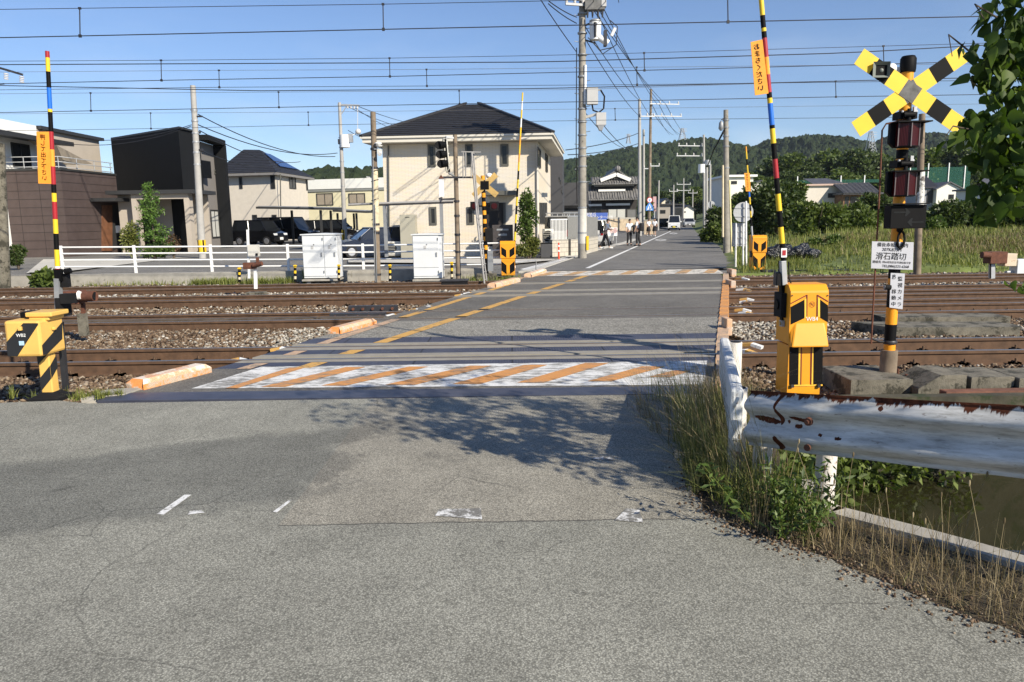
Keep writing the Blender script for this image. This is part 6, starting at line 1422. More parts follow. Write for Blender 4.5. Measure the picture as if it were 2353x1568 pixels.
b = MB(); b.box(A(2314, 597, 17.95), (.28, .3, .3), mat('rust_stained_white', (.62, .52, .38), .7, .2, 4, dirt=(.35, .15, .05), dscale=4, dpos=.55)); b.box(A(2343, 612, 17.95), (.3, .3, .34), CABW); b.box(A(2330, 625, 17.95), (.4, .1, .05), GALV); t.part('hood', b, bev=.01)
b = MB(); b.bar(A(2279, 606, 17.9), A(2279, 640, 17.9), .1, .1, GALV); b.bar(A(2276, 606, 17.84), A(2276, 640, 17.84), .03, .02, BLACKM); t.part('post', b); b = MB(); b.box(V(A(2279, 648, 17.9).x, 17.9, -.12), (.4, .4, .2), CONCD); t.part('concrete_foot', b)
b = MB()
for lab, x, y in (('black cable box lying between the two farthest tracks', 1045, 661),):
    p = G(x, y, -.1); b.box(p + V(0, 0, .08), (.7, .4, .2), BLACKM); b.box(p + V(0, 0, .2), (.78, .46, .05), DARKM); one('cable_box', lab, 'cable box', b, p, bev=.015)
for lab, x, y, w in (('black rail joint box clamped on the second track, the farther of two', 858, 709, 1.0), ('black rail joint box clamped on the second track, nearer of two', 823, 727, 1.05)):
    p = G(x, y, -.05); b = MB(); b.box(p, (w, .14, .12), DARKM)
    for k in range(5): b.cyl(p + V(-w * .4 + k * w * .2, -.07, 0), p + V(-w * .4 + k * w * .2, -.11, 0), .03, .03, RUST, 6)
    one('rail_joint', lab, 'rail joint', b, p)
# ================================================================ cars, car ports, people, signs
HEADL = mat('headlight_glass', (.6, .62, .64), .1, .05, 5, spec=.9); TAIL = mat('tail_light', (.35, .01, .01), .2); PLATEY = mat('number_plate_yellow', (.75, .62, .08), .5); PLATEW = mat('number_plate_white', (.7, .7, .68), .5)
CARG = mat('car_glass', (.012, .014, .017), .05, .1, 2, spec=.9)
def paint_car(name, c, rough=.25):
    n = N(name); n.col(c); n.b.inputs['Coat Weight'].default_value = .6; n.b.inputs['Coat Roughness'].default_value = .06; return n.set(rough, .15, .5)
CB = paint_car('black_car_paint', (.006, .006, .007)); CN = paint_car('navy_car_paint', (.008, .016, .04)); CS = paint_car('silver_car_paint', (.42, .43, .44)); CW = paint_car('white_car_paint', (.74, .74, .72))
def car(lab, loc, heading, paint, L_=3.4, W=1.48, H=1.7, nose=.5, belt=.95, rake=.5, plate=PLATEW, rack=False, mid=1):
    """local x = forward; heading is the angle of x in the world"""
    t = T('parked_car' if plate is not PLATEY else 'minivan', lab, 'car'); h = L_ / 2; w = W / 2; g = h - nose
    b = MB(); pr = [(-h, .28), (h - .03, .26), (h, .45), (h - .02, belt * .72), (h - .1, belt * .82), (g, belt), (-h + .03, belt + .03), (-h, .6)]
    b.extr([(x, -w, z) for x, z in pr], (0, W, 0), paint); body = t.part('body', b, bev=.05)
    q = .14; tb, tf = -h + .22, g - rake; G0 = [(-h + .05, -w + .02), (g, -w + .02), (g, w - .02), (-h + .05, w - .02)]; G1 = [(tb, -w + q), (tf, -w + q), (tf, w - q), (tb, w - q)]
    b = MB(); lo = [V(x, y, belt) for x, y in G0]; hi = [V(x, y, H - .05) for x, y in G1]
    b.add(lo + hi, [(0, 1, 5, 4), (1, 2, 6, 5), (2, 3, 7, 6), (3, 0, 4, 7), (4, 5, 6, 7)], CARG); t.part('glazing', b)
    b = MB(); b.box(((tb + tf) / 2, 0, H - .03), (tf - tb + .06, W - 2 * q + .06, .07), paint)
    for i in range(4): b.bar(lo[i], hi[i], .07, .07, paint)
    for s in (0, 3):
        for k in range(mid):
            f = (k + 1) / (mid + 1); a = lo[0].lerp(lo[1], f) if s == 0 else lo[3].lerp(lo[2], f); c = hi[0].lerp(hi[1], f) if s == 0 else hi[3].lerp(hi[2], f); b.bar(a, c, .07, .05, paint)
    t.part('roof', b, bev=.02)
    for x in (-h + .62, h - .62):
        for s in (-1, 1):
            b = MB(); b.cyl((x, s * (w - .16), .29), (x, s * (w + .012), .29), .29, .29, RUBBER, 20); wh = t.part('wheel', b); b = MB(); b.cyl((x, s * (w + .013), .29), (x, s * (w + .024), .29), .19, .17, CHROME, 14)
            t.part('rim', b, wh)
    for s in (-1, 1):
        b = MB(); b.box((h - .1, s * (w - .22), belt * .74), (.16, .36, .16), HEADL); t.part('headlight', b, bev=.03)
        b = MB(); b.box((-h + .01, s * (w - .1), belt * .9), (.06, .14, .35), TAIL); t.part('tail_light', b)
        b = MB(); b.box((g - .12, s * (w + .1), belt + .08), (.1, .18, .14), paint); t.part('wing_mirror', b, bev=.02)
    b = MB(); b.box((h - .01, 0, .5), (.05, W * .5, .14), BLACKM); b.box((h - .0, 0, .3), (.06, W * .86, .07), BLACKM); t.part('grille', b)
    b = MB(); b.box((h + .02, 0, .44), (.02, .33, .165), plate); t.part('number_plate', b)
    if rack:
        b = MB()
        for y in (-.45, .45): b.tube([(tb, y, H + .16), (tf, y, H + .16)], .022, GALV)
        for x in np.linspace(tb, tf, 5): b.tube([(x, -.55, H + .14), (x, .55, H + .14)], .02, GALV); b.tube([(x, -.5, H), (x, -.5, H + .14)], .02, GALV); b.tube([(x, .5, H), (x, .5, H + .14)], .02, GALV)
        t.part('roof_rack', b)
    t.o.location = loc; t.o.rotation_euler = (0, 0, heading); return t
def gz(x, y, z=.27): 
    return A(x, 540, y).xy.to_3d() + V(0, 0, z)
car('black boxy small wagon parked beside the beige house', gz(597, 50, .29), R(-20), CB, 3.4, 1.48, 1.66, .62, .95, .45)
car('long black van parked behind the black boxy wagon', gz(660, 55, .3), R(-14), CB, 4.4, 1.7, 1.85, .8, 1.0, .5, mid=2)
car('low black estate car parked under the smaller car port', gz(765, 57, .31), R(-8), CB, 4.5, 1.7, 1.6, 1.0, .95, .6, mid=2)
car('dark navy car parked by the brick house', gz(862, 36.5, .03), R(205), CN, 4.0, 1.7, 1.42, .95, .88, .65)
car('silver van with a ladder rack on its roof behind the grey mesh fence', gz(1305, 42, .0), R(66), CS, 4.4, 1.7, 1.85, .4, 1.05, .45, rack=True, mid=2)
car('white small car parked in front of the blue banner', gz(1372, 47, .0), R(72), CW, 3.4, 1.48, 1.6, .6, .95, .45)
car('white small van driving towards the crossing with a yellow number plate', V(A(1555.5, 530, 95).x, 95 + 1.6, .01), R(257), CW, 3.4, 1.48, 1.86, .35, 1.0, .55, PLATEY)
car('dark car parked side-on behind the schoolgirls at the far end of the road', gz(1526, 108, .0), R(20), CB, 4.2, 1.7, 1.5, 1.0, .9, .6)
car('tiny silver car seen behind the white van on the road', gz(1582, 125, .0), R(262), CS, 4.0, 1.65, 1.45, .9, .9, .6)

def carport(lab, px, Y, y_top, posts, dy=3.2):
    t = T('carport', lab, 'carport', gz((px[0] + px[1]) / 2, Y)); p, q = A(px[0], y_top, Y), A(px[1], y_top + 3, Y); b = MB()
    b.extr([p, q, q + V(0, dy, .05), p + V(0, dy, .05)], (0, 0, .14), FRAMED); b.extr([p + V(.1, .1, .14), q + V(-.1, .1, .14), q + V(-.1, dy, .2), p + V(.1, dy, .2)], (0, 0, .04), GREY); t.part('roof', b)
    for x, d in posts: b = MB(); a = A(x, y_top + 3, Y); b.box(V(a.x, Y + d, a.z / 2 + .1), (.14, .14, a.z - .2), FRAMED); t.part('post', b)
carport('dark flat car port roof on thin posts over the black vans', (588, 764), 50, 480, ((648, 2.2), (733, .4), (738, 2.6)))
carport('smaller dark car port over the estate car by the crossarm pole', (764, 843), 56, 487, ((771, .6), (796, 2.6), (815, .6)))

# ---- people on the road
SKIN = mat('skin', (.5, .31, .22), .6, .05, 8); SHIRT = mat('white_shirt', (.72, .74, .78), .8, .05, 12, bump=.1); TROU = mat('black_trousers', (.018, .018, .021), .85, .2, 12); HAIR = mat('black_hair', (.008, .007, .007), .5, .2, 20); SHOEW = mat('white_shoes', (.7, .69, .66), .6, .1, 9); SHOEB = mat('black_shoes', (.015, .015, .015), .5); BAG = mat('black_bag', (.014, .014, .017), .75, .3, 9)
def skin(name, chains, mt, parent, root=0):
    """continuous surface grown round connected joints; chains = list of [(point, radius)...]; a chain may start at an existing point"""
    pts, rad, ed, idx = [], [], [], {}
    for ch in chains:
        pr = None
        for p, r in ch:
            k = tuple(round(x, 4) for x in p)
            if k not in idx: idx[k] = len(pts); pts.append(p); rad.append(r)
            if pr is not None and pr != idx[k]: ed.append((pr, idx[k]))
            pr = idx[k]
    me = bpy.data.meshes.new(name); me.from_pydata(pts, ed, []); o = link(name, me, parent)
    s = o.modifiers.new('skin', 'SKIN'); s.use_smooth_shade = True
    for i, v in enumerate(me.skin_vertices[0].data): v.radius = (rad[i], rad[i] if isinstance(rad[i], float) else rad[i]); v.use_root = i == root
    o.modifiers.new('sub', 'SUBSURF').levels = 1; o.modifiers['sub'].render_levels = 2
    me.materials.append(mt); return o
def person(lab, loc, heading, hgt, step=.0, arms=((.05, 0), (.05, 0)), shoes=SHOEB, lean=0.0, skirt=False, bag=None, baglab=None, hair_long=False):
    """local +x is forward; step = half stride; arms = (forward reach of hand, sideways) left, right"""
    t = T('person', lab, 'person', (0, 0, 0), 'people on the road beyond the crossing'); k = hgt / 1.7
    P = lambda x, y, z: (x * k, y * k, z * k)
    pel = P(0, 0, .92); wa = P(lean * .3, 0, 1.08); ch = P(lean * .7, 0, 1.28); nk = P(lean, 0, 1.45); hd0 = P(lean + .03, 0, 1.53); hd1 = P(lean + .045, 0, 1.6); hd2 = P(lean + .03, 0, 1.66)
    body = [[(pel, .12 * k), (wa, .115 * k), (ch, .13 * k), (nk, .05 * k), (hd0, .068 * k), (hd1, .086 * k), (hd2, .07 * k)], [(hd1, .086 * k), (P(lean + .14, 0, 1.575), .017 * k)], [(hd1, .086 * k), (P(lean + .02, .095, 1.585), .018 * k)], [(hd1, .086 * k), (P(lean + .02, -.095, 1.585), .018 * k)]]
    sl_, tr_, shoe = [[(pel, .132 * k), (wa, .13 * k), (ch, .147 * k), (P(lean * .95, 0, 1.41), .075 * k)]], [[(P(0, 0, .98), .135 * k), (pel, .135 * k)]], []
    for s in (1, -1):
        hx, hy = arms[0] if s > 0 else arms[1]
        sh = P(lean * .85, s * .17, 1.38); el = P(lean * .85 - .02 + hx * .35, s * (.235 + hy * .3), 1.12); wr = P(lean * .85 + hx, s * (.24 + hy), .9 + max(0, hx) * .7)
        d = Vector(wr) - Vector(el); d.normalize(); W_ = Vector(wr); palm = W_ + d * .06 * k
        body += [[(ch, .13 * k), (sh, .055 * k), (el, .042 * k), (wr, .03 * k), (tuple(palm), .034 * k)]]
        for f in range(4):
            a = palm + d * .035 * k + Vector((.022 * (f - 1.5) * k, 0, 0)); body.append([(tuple(palm), .034 * k), (tuple(a), .0095 * k), (tuple(a + d * (.045 - .006 * abs(f - 1.3)) * k + Vector((0, -s * .012 * k, 0))), .0085 * k)])
        body.append([(wr, .03 * k), (tuple(W_ + d * .03 * k + Vector((.035 * k, -s * .01 * k, 0))), .011 * k), (tuple(W_ + d * .07 * k + Vector((.048 * k, -s * .016 * k, 0))), .0095 * k)])
        sl_.append([(ch, .147 * k), (sh, .075 * k), (tuple(Vector(sh).lerp(Vector(el), .85)), .06 * k)])
        fx_ = step * s; hip = P(0, s * .09, .88); kn = P(fx_ * .55 + .02, s * .095, .48); an = P(fx_ - .02 + (-.05 if fx_ < 0 else 0), s * .1, .085 + (.03 if fx_ < -.1 else 0)); toe = P(fx_ + .1, s * .11, .035 + (.0))
        body.append([(pel, .12 * k), (hip, .088 * k), (kn, .058 * k), (an, .038 * k), (toe, .032 * k)])
        if skirt: pass
        else: tr_.append([(pel, .135 * k), (hip, .105 * k), (kn, .078 * k), (tuple(Vector(kn).lerp(Vector(an), .9)), .06 * k)])
        shoe.append((Vector(an), Vector(toe)))
    skin('body', body, SKIN, t.o); skin('shirt', sl_, SHIRT, t.o)
    if skirt:
        b = MB(); b.lathe([(.13 * k, .98 * k), (.17 * k, .85 * k), (.23 * k, .5 * k), (.22 * k, .49 * k)], TROU, 16); t.part('skirt', b)
    else: skin('trousers', tr_, TROU, t.o)
    for an, toe in shoe:
        b = MB(); m = (an + toe) / 2; b.ball(V(m.x + .02 * k, m.y, .045 * k + max(0, an.z - .09 * k)), (.14 * k, .052 * k, .048 * k), shoes, 12, 8); t.part('shoe', b)
    b = MB(); h = Vector(hd1); b.ball(h + V(-.022, 0, .03) * k, (.103 * k, .095 * k, .098 * k), HAIR, 14, 10)
    if hair_long: b.ball(h + V(-.07, 0, -.1) * k, (.06 * k, .08 * k, .16 * k), HAIR)
    t.part('hair', b)
    b = MB()
    for s in (-1, 1): b.ball(h + V(.082, s * .032, .008) * k, .011 * k, BLACK, 8, 6)
    b.ball(h + V(.083, 0, -.05) * k, (.006 * k, .024 * k, .006 * k), mat('lips', (.35, .12, .1), .5), 8, 6); t.part('facial_features', b)
    t.o.location = loc; t.o.rotation_euler = (0, 0, heading)
    if bag:
        bb = T('backpack', baglab, 'backpack', (0, 0, 0)); b = MB(); bx = bag[0]
        b.box(P(bx, bag[1], 1.12), (.19 * k, .32 * k, .48 * k), BAG); b_ = bb.part('pack', b, bev=.05)
        b = MB(); b.box(P(bx + math.copysign(.1, bx), bag[1], 1.02), (.06 * k, .26 * k, .24 * k), BAG); bb.part('front_pocket', b, bev=.02)
        for s in (-1, 1): b = MB(); b.tube([P(bx * .4, s * .1, 1.33), P(lean * .8, s * .12, 1.44), P(lean * .8 + .13, s * .13, 1.32), P(lean * .5 + .12, s * .14, 1.12), P(bx * .5, s * .14, .98)], .016 * k, BAG, 6); bb.part('strap', b)
        bb.o.location = loc; bb.o.rotation_euler = (0, 0, heading)
    return t
g1 = G(1391, 573); person('boy in white shirt and black trousers striding past the white sign board', (g1.x, g1.y, .02), R(-5), 1.62, .26, ((.22, 0), (.3, 0)), SHOEW, .12, bag=(-.2, 0), baglab='black backpack on the walking boy nearest the block wall')
g2 = G(1446, 565); person('boy in white shirt facing the crossing with a dark jacket over one arm', (g2.x, g2.y, .02), R(-75), 1.58, .04, ((.2, .02), (.12, .05)), SHOEB, .02)
g3 = G(1466, 566.5); person('taller boy in white shirt turned away, standing beside the white line', (g3.x, g3.y, .02), R(150), 1.7, .05, ((.08, 0), (.15, 0)), SHOEB, .03, bag=(-.22, .04), baglab='black backpack on the taller boy beside the white line')
b = MB(); c = V(g2.x + .25, g2.y - .15, .98); b.ball(c, (.1, .13, .3), TROU, 10, 8); b.ball(c + V(0, 0, .18), (.12, .1, .12), TROU, 10, 8); one('jacket', 'dark jacket hanging over the arm of the boy facing the crossing', 'jacket', b, c)
g4 = A(1490, 543, 68); person('schoolgirl in dark skirt standing closer to the pale pole with crossarm', (g4.x, 68, .02), R(-60), 1.55, .14, ((.1, 0), (.1, 0)), SHOEW, .03, True, hair_long=True)
g5 = A(1504, 544, 67); person('schoolgirl in dark skirt standing closer to the road and white line', (g5.x, 67, .02), R(-110), 1.58, .14, ((.15, 0), (.05, 0)), SHOEW, .02, True, hair_long=True)

# ---- road signs and street things
SB = mat('sign_back_grey', (.42, .43, .44), .5, .06, 4, .3)
def zz5(x, y, Y): return A(*z5(x, y), Y)
t = T('road_sign', 'grey back of a round road sign on a white post beside the bush', 'road sign', A(1716, 612, 25))
b = MB(); c = zz5(2308, 525, 25); b.cyl(c, c + V(0, .006, 0), .33, .33, SB, 28)
for dz in (-.14, .14): b.bar(c + V(-.28, -.012, dz), c + V(.28, -.012, dz), .02, .03, GALV)
t.part('sign_plate', b); b = MB(); b.tube([zz5(2338, 400, 24.9), zz5(2341, 1130, 24.9)], .03, PLAINWHITE, 10); t.part('post', b)
t = T('road_sign', 'grey back of a rectangular road sign on two white posts', 'road sign', A(1695, 614, 25.2))
b = MB(); p, q = zz5(2176, 912, 25.2), zz5(2350, 645, 25.2); b.box(((p.x + q.x) / 2, 25.2, (p.z + q.z) / 2), (q.x - p.x, .01, q.z - p.z), SB)
for f in (.1, .37, .63, .9): b.bar(V(p.x, 25.185, p.z + (q.z - p.z) * f), V(q.x, 25.185, p.z + (q.z - p.z) * f), .02, .03, GALV)
t.part('sign_plate', b)
for x in (2222, 2305): b = MB(); b.tube([zz5(x + 3, 645, 25.1), zz5(x - 2, 1145, 25.1)], .03, PLAINWHITE, 10); t.part('post', b)
t = T('road_sign', 'round red-ringed sign above a blue crossing sign by the far road', 'road sign', A(1493, 480, 75))
b = MB(); c = A(1493, 460, 75.2); b.cyl(c, c + V(0, .02, 0), .3, .3, REDP, 24); b.cyl(c - V(0, .004, 0), c, .22, .22, PLAINWHITE, 24); b.bar(c + V(.04, -.01, .12), c + V(-.03, -.01, -.12), .02, .07, BLUEP); t.part('sign_plate', b)
b = MB(); c = A(1492.8, 476, 75.2); b.extr([c + V(x, 0, z) for x, z in ((-.38, -.36), (.38, -.36), (.38, 0), (0, .5), (-.38, 0))], (0, .02, 0), mat('sign_blue', (.08, .25, .62), .5)); b.extr([c + V(x, -.004, z) for x, z in ((-.25, -.27), (.25, -.27), (.0, .3))], (0, .003, 0), PLAINWHITE); b.extr([c + V(x, -.008, z) for x, z in ((-.06, -.2), (.06, -.2), (.05, .12), (-.05, .12))], (0, .003, 0), mat('sign_blue', (.08, .25, .62))); t.part('crossing_plate', b)
b = MB(); p, q = A(1500, 486, 82), A(1508, 452, 82); b.box(((p.x + q.x) / 2, 82, (p.z + q.z) / 2), (q.x - p.x, .15, q.z - p.z), mat('faded_pink_board', (.5, .32, .32), .7, .1, 3)); b.bar(V(p.x + .2, 82, 0), V(p.x + .2, 82, p.z), .1, .1, GALV); one('sign_board', 'faded pink upright board behind the round road sign', 'sign board', b, V(p.x, 82, 0))
t = T('road_sign', 'small grey round sign back on a thin post before the far poles', 'road sign', A(1634, 546, 66)); b = MB(); c = zz5(1945, 440, 66); b.cyl(c, c + V(0, .02, 0), .32, .32, SB, 20); t.part('sign_plate', b); b = MB(); b.tube([c + V(-.05, -.05, .3), zz5(1935, 800, 66), zz5(1890, 850, 64)], .04, GALV); t.part('post', b)
# blue banner and red lettered board
t = T('banner', 'blue banner with white Japanese lettering behind the parked cars', 'banner', zz5(660, 660, 53)); p, q = zz5(500, 640, 53), zz5(770, 530, 53)
b = MB(); b.box(((p.x + q.x) / 2, 53, (p.z + q.z) / 2), (q.x - p.x, .04, q.z - p.z), mat('banner_blue', (.06, .12, .42), .6, .08, 5)); bn = t.part('sheet', b)
b = MB(); b.text('伊勢丘', .26, PLAINWHITE, faceM(V(zz5(580, 550, 53).x, 52.97, zz5(580, 553, 53).z))); b.text('中医療センター小池', .235, PLAINWHITE, faceM(V(zz5(660, 583, 53).x, 52.97, zz5(655, 584, 53).z)), 'CENTER'); t.part('lettering', b, bn)
b = MB()
for x in (p.x, q.x): b.box((x, 53.05, q.z / 2), (.06, .06, q.z), GALV)
t.part('post', b)
t = T('sign_board', 'white board with red lettering beside the walking boy', 'sign board', zz5(835, 800, 47)); p, q = zz5(785, 795, 47), zz5(880, 698, 47)
b = MB(); b.box(((p.x + q.x) / 2, 47, (p.z + q.z) / 2), (q.x - p.x, .05, q.z - p.z), PLAINWHITE); sh = t.part('panel', b); b = MB(); b.text('公品', .26, REDP, faceM(V((p.x + q.x) / 2, 46.96, p.z + (q.z - p.z) * .68))); b.box(((p.x + q.x) / 2, 46.97, p.z + (q.z - p.z) * .38), ((q.x - p.x) * .8, .01, .03), REDP); t.part('lettering', b, sh)
b = MB(); b.bar(V(p.x + .05, 47.05, 0), V(p.x + .05, 47.05, p.z), .04, .04, GALV); b.bar(V(q.x - .05, 47.05, 0), V(q.x - .05, 47.05, p.z), .04, .04, GALV); t.part('post', b)
# block wall and fences at the left roadside
BLOCK = N('concrete_block'); br = BLOCK.new('ShaderNodeTexBrick', Scale=1); br.inputs['Brick Width'].default_value = .4; br.inputs['Row Height'].default_value = .2; br.inputs['Mortar Size'].default_value = .012
cb = BLOCK.new('ShaderNodeCombineXYZ'); sp_ = BLOCK.new('ShaderNodeSeparateXYZ'); BLOCK.l(BLOCK.tc.outputs['Object'], sp_.inputs[0]); BLOCK.l(BLOCK.math('ADD', sp_.outputs['X'], sp_.outputs['Y']), cb.inputs[0]); BLOCK.l(sp_.outputs['Z'], cb.inputs[1]); BLOCK.l(cb.outputs[0], br.inputs['Vector'])
br.inputs['Color1'].default_value = (.5, .46, .38, 1); br.inputs['Color2'].default_value = (.44, .41, .35, 1); br.inputs['Mortar'].default_value = (.25, .23, .2, 1); BLOCK.col(br.outputs['Color']); BLOCK = BLOCK.set(.9, 0, .2)
w0, w1, w2, w3 = G(1268, 591), G(1306, 589), G(1331, 588), G(1374, 577); hb = .72
b = MB()
for p, q in ((w0, w1), (w1 + V(.12, 0, 0), w2), (w2, w3)):
    b.extr([p, q, q + V(-.1, .16, 0), p + V(-.1, .16, 0)], (0, 0, hb), BLOCK); b.extr([p + V(0, -.02, hb), q + V(0, -.02, hb), q + V(-.1, .18, hb), p + V(-.1, .18, hb)], (0, 0, .05), CONC)
one('block_wall', 'low concrete block wall at the foot of the big utility pole', 'wall', b, w0)
t = T('mesh_fence', 'white barred fence and grey mesh panels on top of the block wall', 'fence', w0); b = MB()
for k in range(12): c = w0.lerp(w1, (k + .5) / 12); b.bar(c + V(-.05, .08, hb), c + V(-.05, .08, hb + .95), .03, .03, PLAINWHITE)
b.bar(w0 + V(-.05, .08, hb + .95), w1 + V(-.05, .08, hb + .95), .05, .05, PLAINWHITE); t.part('barred_panel', b)
MESHG = mat('grey_mesh_panel', (.2, .2, .19), .8, .2, 14); b = MB(); b.bar(w1 + V(-.02, .08, hb + .55), w3 + V(-.02, .08, hb + .55), .03, 1.0, MESHG); t.part('mesh_panel', b)
b = MB(); p = G(1284, 598); b.cyl(p, p + V(0, 0, .03), .12, .12, ORGF, 12); b.cyl(p, p + V(0, 0, .72), .04, .035, mat('delineator_red', (.7, .08, .03), .5), 10)
for z in (.35, .55): b.cyl(p + V(0, 0, z), p + V(0, 0, z + .07), .042, .042, PLAINWHITE, 10)
one('delineator_post', 'slim red delineator post in front of the block wall', 'delineator', b, p)
for lab, x0, x1 in (('narrower sandy stone gate pillar behind the two schoolgirls', 1180, 1225), ('wider sandy stone gate pillar behind the two schoolgirls', 1240, 1300)):
    p, q = zz5(x0, 750, 76), zz5(x1, 620, 76); b = MB(); b.box(((p.x + q.x) / 2, 76, q.z / 2), (q.x - p.x, .4, q.z), ST); b.box(((p.x + q.x) / 2, 76, q.z + .05), (q.x - p.x + .1, .5, .1), CONC); one('gate_pillar', lab, 'gate pillar', b, V(p.x, 76, 0))
t = T('awning', 'red awning on posts beyond the small round sign back', 'awning', zz5(2010, 640, 110)); b = MB(); p, q = zz5(1940, 575, 110), zz5(2085, 535, 110)
b.extr([(p.x, 109, p.z), (q.x, 109, p.z), (q.x, 111.5, q.z), (p.x, 111.5, q.z)], (0, .1, .12), mat('awning_red', (.6, .1, .08), .7, .1, 3)); t.part('canopy', b); b = MB()
for x in (p.x + .1, q.x - .1): b.box((x, 109.2, p.z / 2), (.1, .1, p.z), GALV)
t.part('post', b); b = MB(); b.box(((p.x + q.x) / 2, 112, p.z / 2), (q.x - p.x, .3, p.z), plaster('grey_render', (.32, .29, .25))); t.part('back_wall', b)
# heap of black sheeting, cable trough, green net fence on the right
b = MB(); BT = N('black_sheeting'); BT.col((.012, .012, .014)); BT.bump(BT.noise(5, 6), 1, .15); BT = BT.set(.22, 0, .7)
rb = random.Random(4)
for k in range(26):
    x = 1768 + (k / 26) * 105; y = 588 - rb.random() * 16; c = A(x, y, 26.3 + rb.random() * .5); b.ball(c, (.16 + .14 * rb.random(), .2, .1 + .13 * rb.random()), BT, 9, 6)
o = one('sheeting_heap', 'crumpled heap of shiny black plastic sheeting at the foot of the grassy bank', 'sheeting heap', b, A(1820, 592, 26.3)); d = o.modifiers.new('rumple', 'DISPLACE'); tx = bpy.data.textures.new('rumple', 'CLOUDS'); tx.noise_scale = .18; d.texture = tx; d.strength = .22
b = MB(); p, q = A(1742, 630, 22.9), A(1972, 628, 22.8); b.extr([p, q, q + V(0, .45, 0), p + V(0, .45, 0)], (0, 0, -.3), CONC); b.extr([p + V(.2, .1, .003), q + V(-.1, .1, .003), q + V(0, .45, .003), p + V(.2, .45, .003)], (0, 0, .1), DARKM); one('cable_trough', 'long pale concrete cable trough with dark lid at the foot of the grassy bank', 'cable trough', b, p)
NETG = N('green_net'); NETG.col((.02, .11, .08)); tr = NETG.new('ShaderNodeBsdfTransparent'); mxs = NETG.new('ShaderNodeMixShader', Fac=.62); NETG.l(NETG.b.outputs[0], mxs.inputs[1]); NETG.l(tr.outputs[0], mxs.inputs[2]); NETG.l(mxs.outputs[0], NETG.t.nodes['Material Output'].inputs[0]); NETG = NETG.set(.9)
def netfence(lab, x0, x1, y0, y1, Y, posts):
    p, q = A(*zE(x0, y1), Y), A(*zE(x1, y0), Y); t = T('net_fence', lab, 'net fence', V(p.x, Y, p.z)); b = MB(); b.extr([(p.x, Y, p.z), (q.x, Y, p.z), (q.x, Y, q.z), (p.x, Y, q.z)], (0, .02, 0), NETG); t.part('net', b)
    for x in posts: b = MB(); c = A(*zE(x, y0), Y); b.bar(V(c.x, Y - .1, p.z - .5), V(c.x, Y - .1, q.z + .8), .16, .16, PLAINWHITE); t.part('post', b)
netfence('tall green net fence on white posts behind the white gabled house', 1405, 1930, 95, 380, 150, (1440, 1585, 1750, 1880)); netfence('low green net fence on white posts behind the tiled roofs', 530, 1200, 195, 232, 150, (535, 883, 1072)); netfence('short green net fence seen through the hanging leaves', 2230, 2400, 115, 195, 150, (2237, 2325, 2390))
# concrete blocks and beams by the nearest track on the right
def block(lab, px, Y, d, mt=CONCD, name='concrete_block', ch=0, rz=0):
    p, q = A(px[0], px[3], Y), A(px[2], px[1], Y); b = MB(); pr = [V(p.x, Y, p.z), V(q.x, Y, p.z), V(q.x, Y, q.z), V(p.x + ch, Y, q.z), V(p.x, Y, q.z - ch * .6)] if ch else [V(p.x, Y, p.z), V(q.x, Y, p.z), V(q.x, Y, q.z), V(p.x, Y, q.z)]
    b.extr(pr, (0, d, 0), mt); one(name, lab, 'concrete block', b, V(p.x, Y, p.z), None, None, .015)
block('square concrete footing under the near crossing signal post', (1953, 872, 2098, 930), 7.35, .75)
block('weathered concrete block with a sloped corner next to the signal footing', (2108, 862, 2222, 930), 7.2, .5, CONCD, 'concrete_block', .22)
block('weathered square concrete block next to the one with a sloped corner', (2228, 866, 2332, 930), 7.2, .5); block('weathered concrete block cut by the edge of the picture', (2338, 868, 2460, 930), 7.15, .5)
block('rusty brown timber beam lying in front of the concrete blocks', (2174, 897, 2420, 914), 7.0, .12, mat('rusty_beam', (.16, .07, .045), .85, .35, 8, bump=.3), 'timber_beam')
b = MB(); p, q = V(A(2040, 775, 11.2).x, 11.1, -.2), V(A(2318, 775, 11.2).x, 10.95, -.2); b.extr([p, q, q + V(.1, .3, 0), q + V(.0, .6, 0), p + V(-.3, .7, 0)], (0, 0, .2), CONCD); one('concrete_slab', 'long flat concrete slab behind the signal post between the nearest and second tracks', 'concrete slab', b, p, bev=.02)
b = MB(); p, q = V(A(2020, 745, 12.4).x, 12.2, -.17), V(A(2290, 745, 12.4).x, 12.05, -.17); b.extr([p, q, q + V(0, .5, 0), p + V(0, .5, 0)], (0, 0, .17), CONCD); one('concrete_slab', 'lower concrete slab behind the longer one, against the second track', 'concrete slab', b, p, bev=.02)
# ================================================================ vegetation, guardrail, canal side
def leafmat(name, dark, mid, light, trans=.25, rough=.5, spec=.4):
    n = N(name); c = n.ramp(island(n), (0, dark), (.5, mid), (1, light)); n.col(c)
    t_ = n.new('ShaderNodeBsdfTranslucent'); n.l(n.mix(1, c, (1.15, 1.25, .5), 'MULTIPLY'), t_.inputs['Color'])
    m = n.new('ShaderNodeMixShader', Fac=trans); n.l(n.b.outputs[0], m.inputs[1]); n.l(t_.outputs[0], m.inputs[2]); n.l(m.outputs[0], n.t.nodes['Material Output'].inputs[0])
    return n.set(rough, 0, spec)
LF_TREE = leafmat('tallow_leaf', (.028, .052, .009), (.052, .094, .017), (.11, .16, .034), .4, .5, .2)
LF_DARK = leafmat('dark_foliage', (.026, .044, .011), (.055, .084, .021), (.1, .135, .035), .28)
LF_MID = leafmat('mid_foliage', (.045, .07, .014), (.09, .13, .027), (.16, .2, .05), .3)
LF_BR = leafmat('bright_foliage', (.04, .07, .012), (.075, .125, .022), (.13, .18, .045), .25)
LF_YEL = leafmat('yellow_green_foliage', (.07, .085, .016), (.13, .15, .03), (.21, .21, .06), .25)
